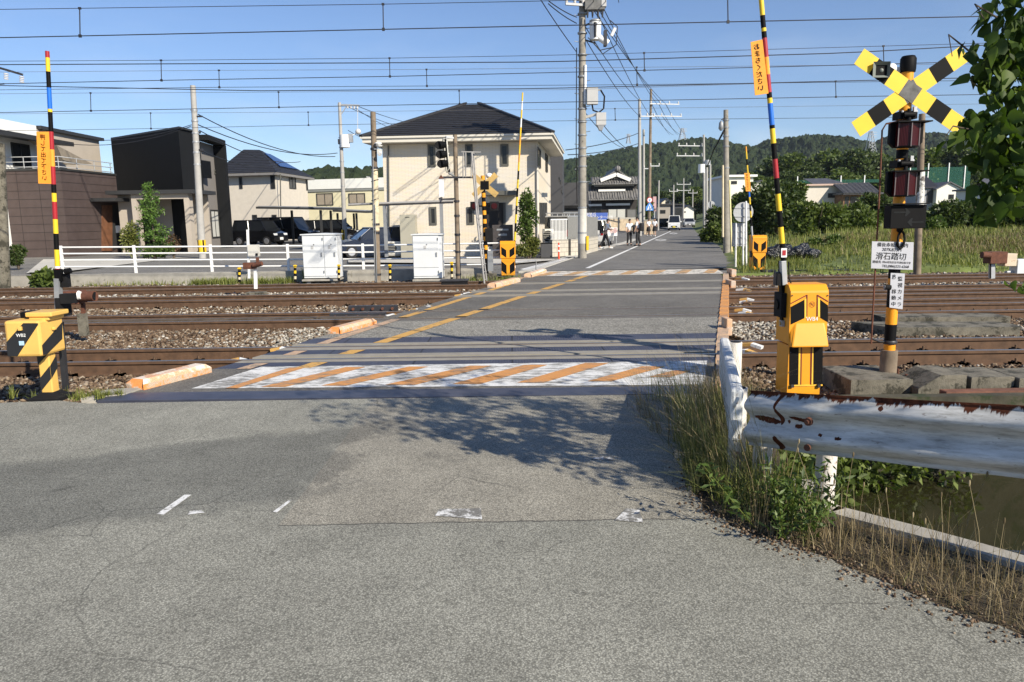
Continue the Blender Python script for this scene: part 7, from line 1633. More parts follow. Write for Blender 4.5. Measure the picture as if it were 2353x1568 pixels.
GR_GREEN = leafmat('green_grass', (.1, .13, .022), (.18, .21, .042), (.3, .3, .1), .25, .6)
GR_DRY = leafmat('dry_grass', (.1, .072, .036), (.22, .165, .085), (.42, .34, .2), .2, .7)
GR_MIX = leafmat('wispy_grass', (.06, .08, .02), (.13, .145, .045), (.32, .28, .13), .2, .7)
BARK = mat('tree_bark', (.09, .07, .05), .95, .3, 6, bump=.5)
def leaves(P, size, r, droop=0.0, ratio=.55, out=None, fold=.18):
    """pointed folded leaves at points P: 6 vertices, 4 triangles-as-quads each"""
    k = len(P); d = r.normal(size=(k, 3)); d[:, 2] -= droop * 2.2
    if out is not None: d += out * 1.1
    d /= np.linalg.norm(d, axis=1, keepdims=True); q = r.normal(size=(k, 3)); s = np.cross(d, q); s /= np.linalg.norm(s, axis=1, keepdims=True); nn = np.cross(s, d)
    L_ = size * r.uniform(.65, 1.3, (k, 1)); w = L_ * ratio / 2
    v = np.stack([P, P + d * L_ * .45 + s * w + nn * w * fold, P + d * L_ + nn * w * -.3, P + d * L_ * .45 - s * w + nn * w * fold, P + d * L_ * .5], 1)
    f = np.array([[0, 1, 4, 3], [1, 2, 3, 4]])
    # two quads sharing the mid vertex give the fold along the leaf
    f = np.array([[0, 1, 2, 4], [0, 4, 2, 3]])
    return v.reshape(-1, 3), (f[None] + (np.arange(k) * 5)[:, None, None]).reshape(-1, 4)
def broad_leaves(P, size, r, droop, ratio):
    """heart-shaped leaves with a folded midrib and a bent tip: 9 vertices, 4 quads"""
    k = len(P); d = r.normal(size=(k, 3)); d[:, 2] -= droop * 2.4; d /= np.linalg.norm(d, axis=1, keepdims=True); q = r.normal(size=(k, 3)); s = np.cross(d, q); s /= np.linalg.norm(s, axis=1, keepdims=True); nn = np.cross(s, d)
    L_ = size * r.uniform(.45, 1.35, (k, 1)); w = L_ * ratio / 2; b_ = r.uniform(-.35, .1, (k, 1)); vs = []
    for f, g_, h in ((0, 0, 0), (.12, .62, .2), (.36, 1, .3), (.7, .5, .12), (1.08, 0, 0), (.45, 0, 0), (.12, -.62, .2), (.36, -1, .3), (.7, -.5, .12)): vs.append(P + d * L_ * f + s * w * g_ + nn * (w * h + L_ * b_ * f * f))
    v = np.stack(vs, 1); f = np.array([[0, 1, 2, 5], [5, 2, 3, 4], [0, 5, 7, 6], [5, 4, 8, 7]])
    return v.reshape(-1, 3), (f[None] + (np.arange(k) * 9)[:, None, None]).reshape(-1, 4)
def blobpts(blobs, k, r, shell=.55):
    """points in a set of ellipsoid clumps (cx, cy, cz, rx, ry, rz), denser near their outsides"""
    b = np.array(blobs, float); wt = (b[:, 3] * b[:, 4] * b[:, 5]) ** .7; i = r.choice(len(b), k, p=wt / wt.sum())
    d = r.normal(size=(k, 3)); d /= np.linalg.norm(d, axis=1, keepdims=True); rad = shell + (1 - shell) * r.uniform(0, 1, (k, 1)) ** .6
    rad = rad * r.uniform(.75, 1.12, (k, 1))
    return b[i, :3] + d * rad * b[i, 3:6], d
def foliage(name, blobs, k, size, mt, seed, droop=0.0, ratio=.55, shell=.55):
    r = np.random.default_rng(seed); P, o = blobpts(blobs, k, r, shell); v, f = leaves(P, size, r, droop, ratio, o); return np_mesh(name, v, f, [mt])
def randblobs(r, n_, rx, ry, z0, z1, s0, s1, taper=0.0):
    out_ = []
    for i in range(n_):
        t = r.uniform(0, 1); z = z0 + (z1 - z0) * t; k = 1 - taper * t; a = r.uniform(0, 6.28); q = math.sqrt(r.uniform(0, 1)); s = r.uniform(s0, s1)
        out_.append((rx * k * q * math.cos(a), ry * k * q * math.sin(a), z, s, s, s * .8))
    return out_
def trunk_mb(h, r0, limbs, r, spread):
    b = MB(); b.tube([(0, 0, -.2), (r.uniform(-.1, .1), r.uniform(-.1, .1), h * .4), (r.uniform(-.2, .2), r.uniform(-.2, .2), h * .8)], [r0, r0 * .75, r0 * .3], BARK, 8)
    for i in range(limbs):
        a = r.uniform(0, 6.28); z = h * r.uniform(.3, .65); b.tube([(0, 0, z), (math.cos(a) * spread * .5, math.sin(a) * spread * .5, z + h * .15), (math.cos(a) * spread, math.sin(a) * spread, z + h * .28)], [r0 * .45, r0 * .3, r0 * .1], BARK, 6)
    return b
def plant(name, lab, cat, loc, crown_me, trunk_b, group=None, s=(1, 1, 1), rz=0, crown='crown'):
    t = T(name, lab, cat, (0, 0, 0), group); link(crown, crown_me, t.o)
    if trunk_b: t.part('trunk', trunk_b)
    t.o.location = loc; t.o.scale = s; t.o.rotation_euler = (0, 0, rz); return t

# ---- trees of the near wood on the right and at the hill foot
rg = np.random.default_rng(11); protos = []
for i, (m_, n_, k) in enumerate(((LF_DARK, 16, 5200), (LF_MID, 14, 4600), (LF_DARK, 12, 4200))):
    bl = randblobs(rg, n_, 3.4, 3.4, 3.2, 9.2, 1.3, 2.3, .45); cm = foliage('crown', bl, k, .62, m_, 20 + i, .1, .7)
    tb = trunk_mb(8.5, .24, 6, rg, 2.2); t = T('tree', '', 'tree'); link('crown', cm, t.o); t.part('trunk', tb); protos.append(t.o)
spots = []
r_ = random.Random(9)
for x, yt, Y in ((1690, 412, 190), (1722, 398, 185), (1756, 378, 190), (1790, 362, 185), (1822, 356, 178), (1856, 372, 172), (1886, 362, 180), (1915, 346, 176), (1948, 344, 172), (1980, 350, 176), (2012, 358, 180), (2046, 366, 176), (2085, 360, 180), (2130, 346, 176), (2172, 340, 178), (2216, 344, 172), (2258, 336, 176), (2300, 338, 172), (2345, 330, 178), (1740, 402, 165), (1808, 392, 160), (1872, 396, 158), (1936, 388, 160), (2070, 392, 165), (1655, 428, 200), (1600, 432, 210), (1560, 436, 215), (1530, 440, 220), (1640, 405, 230), (1675, 432, 175), (2395, 330, 175), (2005, 396, 160)):
    spots.append((x, yt, Y))
KL = ['dark rounded tree in the wood at the foot of the hill', 'lighter bushy tree in the wood at the foot of the hill', 'dark rounded tree in the wood at the foot of the hill']
for i, (x, yt, Y) in enumerate(spots):
    k = i % 3; o = protos[k] if i < 3 else copy_tree(protos[k]); top = A(x, yt, Y); z0 = landR(top.x, Y) if top.x > FR(Y) else 0
    h = max(5, top.z - z0); s = h / 10.2; o.location = (top.x, Y, z0); w = s * (1.0 + .25 * r_.random()); o.scale = (max(w, 1.05), max(w, 1.05), s); o.rotation_euler = (0, 0, r_.random() * 6)
    o['label'] = KL[k]; o['group'] = 'trees in the wood at the hill foot'

# ---- bushes: field side and yards
def bush(lab, px, Y, hpx, wpx, mt, seed, k=1800, size=.2, name='bush', lift=None, n_=9, group=None, ratio=.55):
    r = np.random.default_rng(seed); p = A(px[0], px[1], Y); u = Y / 1712; h = hpx * u; w = wpx * u / 2
    bl = randblobs(r, n_, w * .72, w * .6, h * .25, h * .78, h * .2, h * .34, .35); bl = [(a, b_, c, min(d, w * .55), min(e, w * .55), f) for a, b_, c, d, e, f in bl]
    me = foliage('foliage', bl, k, size, mt, seed, .05, ratio); b = MB()
    for i in range(4): a = r.uniform(0, 6.28); b.tube([(0, 0, -.1), (math.cos(a) * w * .3, math.sin(a) * w * .3, h * .5), (math.cos(a) * w * .5, math.sin(a) * w * .5, h * .8)], [.04, .03, .012], BARK, 5)
    t = plant(name, lab, name.replace('_', ' '), p, me, None, group, crown='foliage'); t.part('stems', b); return t
FG = 'bushes on the grassy bank'
for i, a in enumerate([
    ('tall dark bush between the far barrier machine and the low long house', (1785, 560), 44, 142, 120, LF_DARK, 31, 4200, .26), ('broad mid-green bush just beyond the raised barrier arm', (1872, 555), 40, 98, 150, LF_MID, 32, 4600, .24),
    ('dark bush behind the far barrier arm flag', (1735, 560), 46, 150, 90, LF_DARK, 33, 3000, .26), ('low spreading bush beside the near signal post', (1955, 545), 42, 75, 150, LF_MID, 34, 3400, .24),
    ('dark shrub behind the direction indicator of the signal post', (2005, 520), 52, 75, 90, LF_DARK, 35, 2600, .28), ('rounded dark shrub beside the white-sleeved pole', (2190, 535), 40, 78, 130, LF_DARK, 36, 3600, .22),
    ('low yellow-green shrub at the foot of the rounded dark shrub', (2145, 540), 36, 42, 90, LF_BR, 37, 2000, .18), ('long dark shrub under the hanging leaves', (2270, 540), 40, 82, 130, LF_DARK, 38, 3600, .22),
    ('broad shrub in the field beyond the rusty detector box', (2350, 535), 41, 95, 140, LF_MID, 39, 3600, .22), ('pale green bush behind the rounded shrub', (2230, 505), 60, 50, 130, LF_MID, 40, 2400, .32), ('thin leafy sapling standing above the tall dark bush', (1838, 480), 60, 60, 30, LF_MID, 41, 900, .26),
    ('dark roadside bush between the poles on the field side', (1655, 550), 55, 80, 62, LF_DARK, 42, 2600, .28), ('low scrub at the field-side kerb of the far road', (1636, 560), 50, 45, 46, LF_MID, 43, 1600, .26), ('green scrub beside the pole with a hanging lamp', (1690, 575), 40, 70, 60, LF_DARK, 44, 2200, .24),
    ('bush close behind the round sign back', (1712, 540), 60, 110, 70, LF_MID, 45, 2600, .32), ('bramble at the foot of the grassy bank by the black sheeting', (1900, 585), 30, 42, 130, LF_BR, 46, 2600, .15)]): bush(*a, group=FG)
bush('dark evergreen behind the schoolgirls by the road sign pole', (1484, 520), 82, 60, 36, LF_DARK, 50, 1600, .4)
bush('clipped green hedge bush in front of the brown annex', (42, 612), 26, 50, 46, LF_DARK, 51, 2600, .1); bush('big-leaved plant growing against the retaining wall', (106, 662), 22.2, 42, 62, LF_MID, 52, 330, .24, 'leafy_plant', ratio=.9)
bush('tall thin airy shrub at the corner of the brick house', (1212, 560), 33.8, 116, 50, LF_BR, 53, 1700, .16); bush('low yellow-green shrub at the corner of the brick house', (1216, 594), 33.2, 50, 66, LF_YEL, 54, 2400, .12)
bush('pale yellowish shrub between the conifer and the wooden door', (308, 592), 33, 92, 42, LF_YEL, 55, 1500, .13); bush('low mixed planting at the foot of the conifer', (360, 598), 32, 34, 110, LF_BR, 56, 1600, .12); bush('thin reddish shrub between the conifer and the pale pole', (400, 590), 33, 50, 40, leafmat('reddish_foliage', (.05, .03, .015), (.1, .06, .03), (.16, .1, .05)), 57, 500, .1)
# conifer in front of the garage
t = T('conifer', 'bright green layered conifer in front of the beige garage', 'tree', A(358, 594, 33)); r = np.random.default_rng(60); P = []; h = 3.3; b = MB(); o = t.loc
b.tube([o + V(0, 0, -.1), o + V(0, 0, h * .95)], [.06, .012], BARK, 7)
for i in range(70):
    z = h * (.1 + .88 * (i / 70)); L_ = (.72 * (1 - (i / 70)) ** .8 + .1) * r.uniform(.65, 1.15); a = r.uniform(0, 6.28); e = V(math.cos(a) * L_, math.sin(a) * L_, .1 - .1 * L_); b.tube([o + V(0, 0, z), o + V(0, 0, z) + e], [.014, .005], BARK, 4)
    m = int(70 * L_) + 12; f = r.uniform(.15, 1.05, m); P.append(np.array(o + V(0, 0, z))[None] + np.array(e)[None] * f[:, None] + r.normal(size=(m, 3)) * np.array([.07, .07, .03]))
t.part('trunk', b); P = np.concatenate(P); v, f = leaves(P - np.array(o), .13, r, .1, .4); c = link('crown', np_mesh('crown', v, f, [leafmat('conifer_foliage', (.045, .095, .016), (.09, .17, .028), (.16, .26, .055), .25)]), t.o)

# ---- grass
def blades(P, h, r, lean=.5, w=.006, wind=(0, 0), seg=3):
    k = len(P); a = r.uniform(0, 6.28, k); d = np.stack([np.cos(a), np.sin(a), np.zeros(k)], 1); s = np.stack([-np.sin(a), np.cos(a), np.zeros(k)], 1)
    H_ = h * r.uniform(.45, 1.25, k); ln = np.abs(r.normal(0, lean, k)); vs = []
    for j in range(seg + 1):
        t_ = j / seg; p = P + d * (H_ * ln * t_ ** 1.8)[:, None] + np.array([wind[0], wind[1], 0])[None] * (H_ * t_ ** 1.6)[:, None]; p[:, 2] += H_ * (t_ - .35 * np.minimum(ln, 1.2) * t_ ** 2.2)
        ww = w * (1 - t_ * .85); vs += [p - s * ww, p + s * ww]
    v = np.stack(vs, 1); f = np.array([[2 * j, 2 * j + 1, 2 * j + 3, 2 * j + 2] for j in range(seg)])
    return v.reshape(-1, 3), (f[None] + (np.arange(k) * 2 * (seg + 1))[:, None, None]).reshape(-1, 4)
def grass(name, lab, sets, mts):
    vs, fs, ms, o = [], [], [], 0
    for (P, h, r, lean, w, wind), m in sets:
        v, f = blades(P, h, r, lean, w, wind); vs.append(v); fs.append(f + o); ms.append(np.full(len(f), m)); o += len(v)
    ob = link(name, np_mesh(name, np.concatenate(vs), np.concatenate(fs), mts, np.concatenate(ms))); tag(ob, lab, None, None, 'stuff'); return ob
r = np.random.default_rng(70)
def scat(k, x0, x1, y0, y1, zf, clump=0, keep=None):
    if clump: c = np.stack([r.uniform(x0, x1, clump), r.uniform(y0, y1, clump)], 1); P = c[r.integers(0, clump, k)] + r.normal(size=(k, 2)) * ((x1 - x0) + (y1 - y0)) * .02
    else: P = np.stack([r.uniform(x0, x1, k), r.uniform(y0, y1, k)], 1)
    if keep: P = np.array([p for p in P if keep(*p)])
    return np.array([(x, y, zf(x, y)) for x, y in P])
# bank and field on the right
kp = lambda x, y: x > FR(max(y, 23)) + .35
S = [((scat(14000, 8, 30, 22.6, 32, landR, 90, kp), .22, r, .7, .013, (0, 0)), 0), ((scat(6000, 8, 30, 22.8, 33, landR, 260, kp), .33, r, .7, .015, (0, 0)), 0), ((scat(7000, 12, 34, 25, 36, landR, 150, kp), .28, r, .7, .016, (0, 0)), 1), ((scat(6000, 15, 27, 25.5, 30.5, landR, 60, kp), .2, r, 1.0, .014, (.1, 0)), 1), ((scat(5000, 8, 30, 22.6, 34, landR, 0, kp), .15, r, .9, .02, (0, 0)), 0), ((scat(9000, 10, 46, 31, 48, landR, 0, kp), .38, r, .5, .024, (0, 0)), 0), ((scat(2500, 6.8, 9.5, 22.6, 40, landR, 0, kp), .35, r, .6, .014, (0, 0)), 0), ((scat(5000, 13, 60, 45, 75, landR, 0, kp), .5, r, .5, .05, (0, 0)), 0)]
grass('grass', 'rough green and dry grass on the bank and field', S, [GR_GREEN, GR_DRY])
zw_ = lambda x, y: -.12
S = [((scat(2600, -9.6, -6.6, 22.2, 22.75, zw_, 60), .24, r, .6, .012, (0, 0)), 0), ((scat(700, -6.2, -5.9, 22.2, 22.7, zw_), .5, r, .4, .012, (0, 0)), 0), ((scat(300, -13, -10, 22.4, 22.9, zw_), .2, r, .6, .012, (0, 0)), 0), ((scat(500, -1.6, .3, 21.8, 22.6, zw_), .22, r, .6, .01, (0, 0)), 0),
     ((scat(420, -4.45, -3.92, 7.24, 7.42, lambda x, y: .0, 14), .085, r, .9, .004, (0, 0)), 0), ((scat(260, -4.9, -4.4, 7.35, 7.7, lambda x, y: -.06, 8), .12, r, .8, .004, (0, 0)), 0), ((scat(150, -5.9, -5.2, 7.3, 7.7, lambda x, y: -.06, 8), .14, r, .8, .004, (0, 0)), 0)]
grass('grass', 'small green weeds along the retaining wall and the road edge', S, [GR_GREEN])
# tall wispy clump by the guardrail and the dry verge at the lower right
def vz(x, y): return -.02
c1 = scat(620, 1.22, 1.62, 4.2, 5.5, vz, 40); c1b = scat(380, 1.12, 1.5, 4.0, 4.9, vz, 20); c2 = scat(420, 1.35, 1.9, 5.3, 7.0, vz, 26); c3 = scat(500, 1.75, 2.25, 6.3, 7.2, lambda x, y: -.05)
vk = lambda x, y: any(True for _ in (0,)) and (x > np.interp(y, [2.0, 2.74, 3.02, 3.25, 3.5, 3.68, 3.85, 4.15], [2.75, 2.12, 1.9, 1.76, 1.6, 1.46, 1.3, 1.14]))
d1 = scat(11000, 1.15, 3.2, 2.2, 4.2, vz, 0, lambda x, y: vk(x, y) and x < np.interp(y, [2.4, 2.8, 3.4, 3.8, 4.1], [3.2, 2.75, 2.35, 2.0, 1.75])); d2 = scat(900, 1.2, 2.9, 2.3, 4.1, vz, 60, lambda x, y: vk(x, y) and x < np.interp(y, [2.4, 2.8, 3.4, 3.8, 4.1], [3.2, 2.75, 2.35, 2.0, 1.75]))
S = [((c1, .6, r, .6, .0026, (-.14, .02)), 0), ((c1b, .38, r, .65, .0026, (-.16, 0)), 0), ((c2, .4, r, .6, .003, (-.12, 0)), 2), ((c3, .34, r, .8, .003, (0, 0)), 1), ((d1, .09, r, 1.3, .0019, (0, 0)), 1), ((d2, .3, r, .35, .0016, (.05, 0)), 1), ((scat(700, 1.2, 1.75, 4.05, 5.0, vz), .26, r, .7, .004, (0, 0)), 2), ((scat(420, 1.2, 1.75, 4.3, 6.2, vz, 30), .8, r, .75, .0019, (-.22, 0)), 1), ((scat(260, 1.1, 1.5, 5.4, 6.9, vz, 14), .42, r, 1.1, .0018, (-.25, .05)), 1), ((scat(500, 1.3, 2.6, 2.5, 3.8, vz, 12, lambda x, y: vk(x, y)), .07, r, .9, .003, (0, 0)), 2)]
grass('grass', 'long wispy grass round the guardrail foot and dry stalks along the verge', S, [GR_MIX, GR_DRY, GR_GREEN])
# seed heads on a few tall stalks
b = MB()
for i in range(34):
    x, y = r.uniform(1.35, 2.75), 0; y = float(np.interp(x, [1.35, 1.8, 2.3, 2.75], [3.95, 3.5, 3.1, 2.6])) + r.uniform(-.12, .3); h = r.uniform(.22, .5); dx, dy = r.uniform(-.12, .12, 2)
    p = [V(x, y, -.02), V(x + dx * .4, y + dy * .4, h * .55), V(x + dx, y + dy, h)]; b.tube(p, [.0018, .0015, .001], GR_DRY, 4); b.ball(p[2], (.005, .005, .016), GR_DRY, 6, 5)
o = struct('seed_stalks', b, 'stuff'); o['label'] = 'thin dry seed stalks standing on the verge above the canal'
# green weed at the foot of the guardrail post
t = T('weed_plant', 'bright green feathery weed at the foot of the guardrail post', 'weed', (1.52, 3.92, -.02)); r2 = np.random.default_rng(80); P = []; b = MB()
for i in range(26):
    x, y = r2.normal(0, .14), r2.normal(0, .1); h = r2.uniform(.16, .36); tip = np.array([x * 1.5, y * 1.5, h]); b.tube([V(1.52 + x * .6, 3.92 + y * .6, -.02), V(1.52, 3.92, -.02) + V(*tip)], [.004, .002], GR_GREEN, 4)
    m = 46; f_ = r2.uniform(.1, 1.05, m)[:, None]; P.append(np.array([x * .6, y * .6, 0])[None] * (1 - f_) + tip[None] * f_ + r2.normal(size=(m, 3)) * .022)
t.part('stems', b); v, f = leaves(np.concatenate(P), .055, r2, -.1, .28); link('foliage', np_mesh('foliage', v, f, [LF_BR]), t.o)
# plants on the far canal bank
r3 = np.random.default_rng(81); bl = []
for i in range(40): x = r3.uniform(2.2, 4.35); bl.append((x, 6.72 - .02 * x + r3.uniform(-.18, .1), r3.uniform(-.74, -.42), r3.uniform(.1, .2), .14, r3.uniform(.08, .16)))
for i in range(14): bl.append((r3.uniform(1.95, 2.6), r3.uniform(5.2, 6.7), r3.uniform(-.5, -.05), .15, .15, .16))
o = link('undergrowth', foliage('undergrowth', bl, 2600, .085, LF_MID, 82, .1, .5, .4)); tag(o, 'leafy green plants crowding the far canal bank below the guardrail', None, None, 'stuff')
BANKM = mat('mossy_canal_wall', (.06, .055, .035), .95, .4, 4, bump=.6, dirt=(.025, .035, .012), dscale=3, dpos=.5)
b = MB(); b.extr([(2.12, 6.9, -.02), (60, 5.7, -.02), (60, 6.0, -.02), (2.12, 7.02, -.02)], (0, 0, -1.3), BANKM); one('canal_wall', 'dark mossy far wall of the canal under the concrete blocks', 'wall', b, (10, 6.5, -.6))

# ---- guardrail
n = N('rusted_white_rail'); v = n.tc.outputs['Object']
au = n.new('ShaderNodeAttribute', attribute_name='along').outputs['Fac']; ah = n.new('ShaderNodeAttribute', attribute_name='height').outputs['Fac']
cb = n.new('ShaderNodeCombineXYZ'); n.l(au, cb.inputs[0]); n.l(ah, cb.inputs[1]); uv = cb.outputs[0]
jag = n.noise(16, 6, .65, (1, .22, 1), uv); fine = n.noise(45, 5, .7, None, uv)
mk = n.ramp(n.math('SUBTRACT', ah, n.math('MULTIPLY', jag, .17)), (.058, 0.0), (.066, 1.0))       # rust running down from the top edge
for u0, h0, ru, rh in ((.13, .0, .1, .02), (.37, .02, .085, .014), (.36, -.02, .03, .012), (.232, .03, .02, .055), (.225, .13, .014, .06), (.24, -.13, .03, .05), (.52, -.05, .012, .008), (.62, -.06, .02, .009), (.83, .12, .015, .01), (.28, .0, .012, .01)):
    dx = n.math('DIVIDE', n.math('SUBTRACT', au, u0), ru); dy = n.math('DIVIDE', n.math('SUBTRACT', n.math('ADD', ah, n.math('MULTIPLY', n.math('SUBTRACT', fine, .5), .03)), n.math('SUBTRACT', h0, n.math('MULTIPLY', n.math('SUBTRACT', au, u0), .12))), rh)
    d2 = n.math('ADD', n.math('MULTIPLY', dx, dx), n.math('MULTIPLY', dy, dy)); mk = n.math('MAXIMUM', mk, n.ramp(d2, (.8, 1.0), (1.15, 0.0)))
chip = n.ramp(n.noise(34, 7, .7, (.4, 1.2, 1), uv), (.61, 0.0), (.66, .75))
white = n.mix(1, n.ramp(n.noise(7, 8, .68, (.3, 1.4, 1), uv), (.3, (.26, .26, .25)), (.46, (.5, .5, .48)), (.7, (.7, .7, .68))), n.ramp(n.noise(22, 9, .75, (.25, 2.2, 1), uv), (.34, (.62, .6, .57)), (.52, (1, 1, 1))), 'MULTIPLY')
rust = n.ramp(n.noise(28, 6), (.3, (.035, .014, .01)), (.7, (.13, .045, .024)))
c = n.mix(chip, white, (.2, .17, .15)); c = n.mix(mk, c, rust); n.col(c); n.bump(n.noise(30, 6), .25, .004); RAILW = n.set(.95, 0, .05)
PW_ = mat('flaking_white_post', (.66, .62, .57), .75, .12, 8, bump=.3, dirt=(.3, .14, .1), dscale=5, dpos=.6)
def wbeam(b, path, mt, zc, amp=.034):
    prof = []
    for i in range(27):
        s = -1 + 2 * i / 26; prof.append((s * .172, amp * math.cos(s * math.pi * 2) * -1 if abs(s) < .95 else -amp * .65))
    n_ = len(path); k = len(prof); vs = []
    for i, p in enumerate(path):
        p = V(*p); q = V(*path[min(i + 1, n_ - 1)]) - V(*path[max(i - 1, 0)]); q.normalize(); nr = V(q.y, -q.x, 0)
        if nr.y > 0 and abs(q.x) > .3: nr = -nr
        for z, d in prof: vs.append(p + V(0, 0, zc[i] + z) + nr * d)
        for z, d in prof[::-1]: vs.append(p + V(0, 0, zc[i] + z) + nr * (d - .005))
    K = 2 * k; fs = [(i * K + j, i * K + (j + 1) % K, (i + 1) * K + (j + 1) % K, (i + 1) * K + j) for i in range(n_ - 1) for j in range(K)]
    b.add(vs, fs, mt, True); b.add(vs, [tuple(range(K)), tuple(range((n_ - 1) * K, n_ * K))[::-1]], mt)
K0, K1, K2 = A(1716, 962, 4.42), A(1868, 977, 4.02), A(2353, 1020, 3.27)
def railatt(o, path, k):
    me = o.data; al = []; acc = 0
    for i, p in enumerate(path):
        if i: acc += (V(*p) - V(*path[i - 1])).length
        al += [acc] * (2 * k)
    hh = [-.172 + .344 * i / (k - 1) for i in range(k)]; hh = (hh + hh[::-1]) * len(path)
    al = (al * 2)[:len(me.vertices)]; hh = (hh * 2)[:len(me.vertices)]
    me.attributes.new('along', 'FLOAT', 'POINT').data.foreach_set('value', al); me.attributes.new('height', 'FLOAT', 'POINT').data.foreach_set('value', hh)
t = T('guardrail', 'rusty flaking white guardrail beam on stubby posts at the edge of the canal', 'guardrail', V(K0.x, K0.y, K0.z))
pp = [K0.lerp(K1, i / 10) for i in range(10)] + [K1.lerp(K2, i / 20) for i in range(41)]
path = [(p.x + .01 * math.sin(i * .5), p.y, 0) for i, p in enumerate(pp)]; zc = [p.z for p in pp]
b = MB(); wbeam(b, path, RAILW, zc); bm = t.part('beam', b); railatt(bm, path, 27)
dr = (K2 - K1).normalized(); nr = V(dr.y, -dr.x, 0).normalized(); nr = nr if nr.y < 0 else -nr; c = K1 + V(0, 0, .03) + nr * .045
b = MB(); b.cyl(c, c + nr * .02, .024, .022, RUST, 12); b.cyl(c + nr * .02, c + nr * .032, .013, .011, RUST, 6); t.part('bolt', b)
b = MB(); b.cyl(c + V(0, 0, -.15), c + V(0, 0, -.15) + nr * .012, .02, .02, RUST, 8); t.part('bolt', b)
for x0, yb_, Yp, zz in ((1886, 1190, 4.16, K1.z), (1742, 1155, 4.5, K0.z)):
    b = MB(); p = A(x0, yb_, Yp); b.cyl(V(p.x, Yp, -.4), V(p.x + .02, Yp, zz - .06), .058, .058, PW_, 18); t.part('post', b)
b = MB(); p = K1.lerp(K2, 1.7); b.cyl(V(p.x + .1, p.y + .1, -.4), V(p.x + .1, p.y + .1, p.z - .05), .058, .058, PW_, 18); t.part('post', b)
RETW = mat('dull_white_beam', (.6, .61, .6), .85, .18, 7, bump=.2, spec=.1, dirt=(.25, .21, .18), dscale=7, dpos=.6)
# short return section towards the crossing
t = T('guardrail', 'short end-on section of white guardrail turning back towards the crossing', 'guardrail', V(1.4, 5, .5))
Q0 = A(1692, 955, 4.5); Q1 = V(A(1664, 800, 6.5).x, 6.5, Q0.z - .005); path = [(*(Q0.lerp(Q1, i / 8)).xy, 0) for i in range(9)]; b = MB(); b.bar(V(Q0.x, Q0.y, Q0.z), V(Q1.x, Q1.y, Q0.z), .078, .335, RETW); bm = t.part('beam', b, bev=.02)
for p, yy in ((A(1697, 900, 4.62), 4.62), (A(1690, 800, 6.35), 6.35)):
    b = MB(); b.cyl(V(p.x, yy, -.25), V(p.x, yy, Q0.z + .15), .055, .055, PW_, 18); b.cyl(V(p.x, yy, Q0.z + .15), V(p.x, yy, Q0.z + .153), .045, .045, BLACKM, 16); t.part('post', b)

# ---- the tree reaching in at the upper right: it stands on the canal side just outside the picture
r4 = np.random.default_rng(90)
def branch(b, p, q, r0, r1, wob=.08, n_=6):
    pts = [p.lerp(q, i / n_) + V(*(r4.normal(size=3) * wob * (0 < i < n_))) for i in range(n_ + 1)]; b.tube(pts, [r0 + (r1 - r0) * i / n_ for i in range(n_ + 1)], BARK, 7); return pts
base = V(3.75, 2.7, -.9); t = T('tree', 'near leafy tree with drooping heart-shaped leaves hanging over the crossing signal', 'tree', base)
b = MB(); fork = V(3.5, 2.9, 2.6); branch(b, base, fork, .13, .09); tips = []
anch = [(2.32, 3.15, 3.25), (2.3, 3.2, 2.6), (2.22, 3.2, 2.05), (2.16, 3.1, 1.98), (2.3, 3.1, 1.75), (2.5, 3.3, 3.0), (2.7, 3.4, 2.4), (2.9, 3.3, 3.4), (3.3, 3.6, 3.0), (2.6, 2.9, 3.9), (3.5, 3.3, 4.0), (4.0, 3.0, 3.2), (4.3, 2.6, 3.8), (3.2, 2.5, 4.3), (3.0, 3.6, 2.1), (3.6, 3.9, 2.4)]
for a in anch: tips.append(branch(b, fork + V(*(r4.normal(size=3) * .1)), V(*a), .016, .004))
t.part('trunk', b)
P = []
def cluster(cx, cy, cz, rx, ry, rz, k): d = r4.normal(size=(k, 3)); d /= np.linalg.norm(d, axis=1, keepdims=True); P.append(np.array([cx, cy, cz])[None] + d * (r4.uniform(0, 1, (k, 1)) ** .45) * np.array([rx, ry, rz])[None])
for tp in tips:
    for p in tp[3:]: cluster(p.x, p.y, p.z, .14, .18, .18, 34)
# the visible fringe, following the outline in the picture
for x, y, Yd, rx, rz, k in ((2300, 20, 3.2, .1, .13, 60), (2330, 90, 3.2, .12, .15, 80), (2255, 120, 3.15, .12, .1, 55), (2215, 100, 3.1, .05, .05, 12), (2320, 200, 3.2, .12, .15, 80), (2235, 170, 3.15, .08, .08, 28), (2270, 260, 3.15, .12, .1, 55), (2215, 290, 3.1, .1, .07, 34), (2178, 312, 3.1, .06, .04, 12), (2290, 320, 3.15, .13, .12, 75), (2235, 350, 3.15, .1, .1, 45), (2325, 380, 3.2, .11, .12, 60), (2255, 410, 3.15, .09, .1, 45), (2285, 440, 3.15, .09, .1, 40), (2245, 460, 3.12, .05, .06, 20), (2250, 488, 3.12, .035, .04, 12), (2345, 655, 3.1, .04, .05, 14), (2345, 140, 3.3, .12, .3, 90), (2375, 330, 3.3, .12, .3, 90)):
    p = A(x, y, Yd); cluster(p.x + .03 + (.03 if x < 2260 else 0), p.y, p.z, rx * (.7 if x < 2260 else .9), .16, rz * .9, int(k * .9))
for i in range(0): cluster(4.2 + r4.normal() * .75, -.9 + r4.normal() * .75, 5.5 + r4.normal() * .45, .3, .3, .25, 42)
for i in range(9): cluster(2.95 + r4.normal() * .28, 2.35 + r4.normal() * .2, 3.7 + r4.normal() * .28, .3, .3, .25, 55)
for i in range(5): cluster(2.9 + r4.normal() * .2, 2.2 + r4.normal() * .15, 2.15 + r4.normal() * .2, .25, .22, .25, 40)
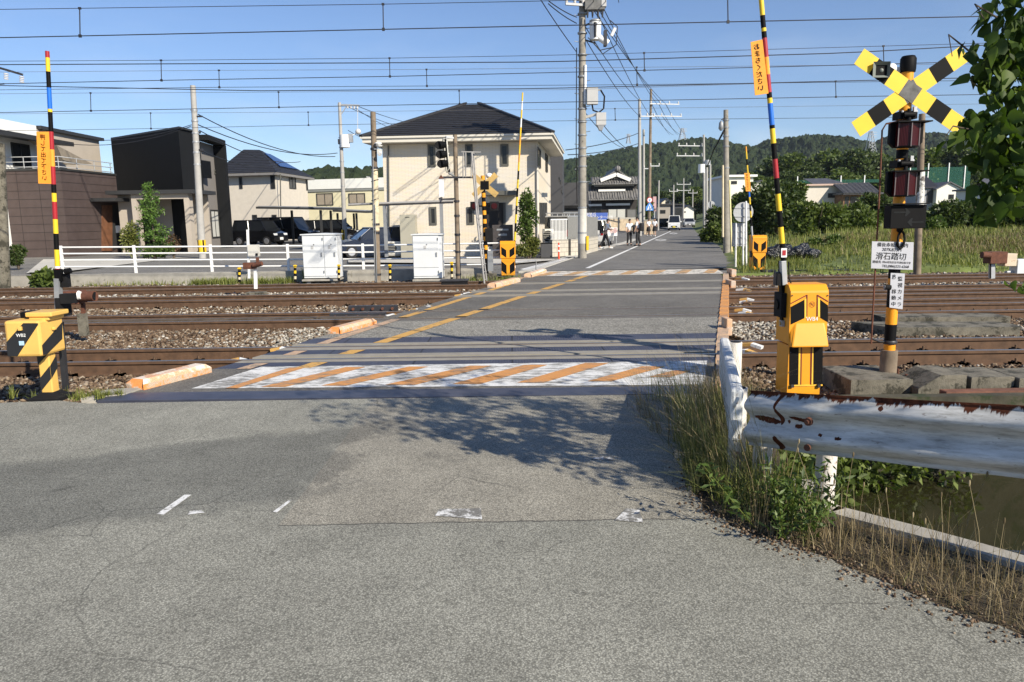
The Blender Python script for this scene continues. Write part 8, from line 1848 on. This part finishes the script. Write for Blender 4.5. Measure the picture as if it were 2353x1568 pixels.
for i in range(7): cluster(3.6 + r4.normal() * .5, 2.6 + r4.normal() * .5, 3.9 + r4.normal() * .4, .35, .35, .3, 60)
P = np.concatenate(P); v, f = broad_leaves(P - np.array(base), .064, r4, .75, .8); link('crown', np_mesh('crown', v, f, [LF_TREE]), t.o)
b = MB()
for (x0, y0), (x1, y1), (x2, y2) in (((2230, 120), (2180, 80), (2188, 130)), ((2290, 40), (2240, 10), (2262, 45)), ((2240, 300), (2190, 290), (2172, 315))): b.tube([A(x0, y0, 3.15) - base + base, A(x1, y1, 3.12), A(x2, y2, 3.1)], [.004, .003, .002], BARK, 5)
t.part('twig', b)
# grit and small stones crumbling off the road edge
r5 = np.random.default_rng(95); k = 900; ed = np.array(edge_[:12]); i = r5.integers(1, len(ed) - 1, k); f_ = r5.uniform(0, 1, (k, 1)); Q = ed[i] * (1 - f_) + ed[i + 1] * f_ + r5.normal(size=(k, 2)) * np.array([.07, .07]); sz = r5.uniform(.003, .011, k)
ico = np.array(ICO); v = ico[None] * r5.uniform(.6, 1.2, (k, 12, 1)) * sz[:, None, None] + np.concatenate([Q, np.full((k, 1), .003)], 1)[:, None]
f = np.array(ICF)[None] + (np.arange(k) * 12)[:, None, None]
o = link('loose_gravel', np_mesh('loose_gravel', v.reshape(-1, 3), f.reshape(-1, 3), [STONE])); tag(o, 'loose grit along the crumbling road edge by the verge', None, None, 'stuff')
# ================================================================ air
b = MB(); b.box((100, 600, 118), (2990, 1790, 241), WIRE); o = link('haze', b.mesh('haze')); o['kind'] = 'stuff'; o['label'] = 'thin summer haze between the camera and the hills'
hz = bpy.data.materials.new('haze_air'); hz.use_nodes = True; hz.node_tree.nodes.remove(hz.node_tree.nodes['Principled BSDF'])
pv_ = hz.node_tree.nodes.new('ShaderNodeVolumePrincipled'); pv_.inputs['Color'].default_value = (.82, .9, 1, 1); pv_.inputs['Density'].default_value = .0001; pv_.inputs['Anisotropy'].default_value = .2
hz.node_tree.links.new(pv_.outputs[0], hz.node_tree.nodes['Material Output'].inputs['Volume']); o.data.materials.clear(); o.data.materials.append(hz)
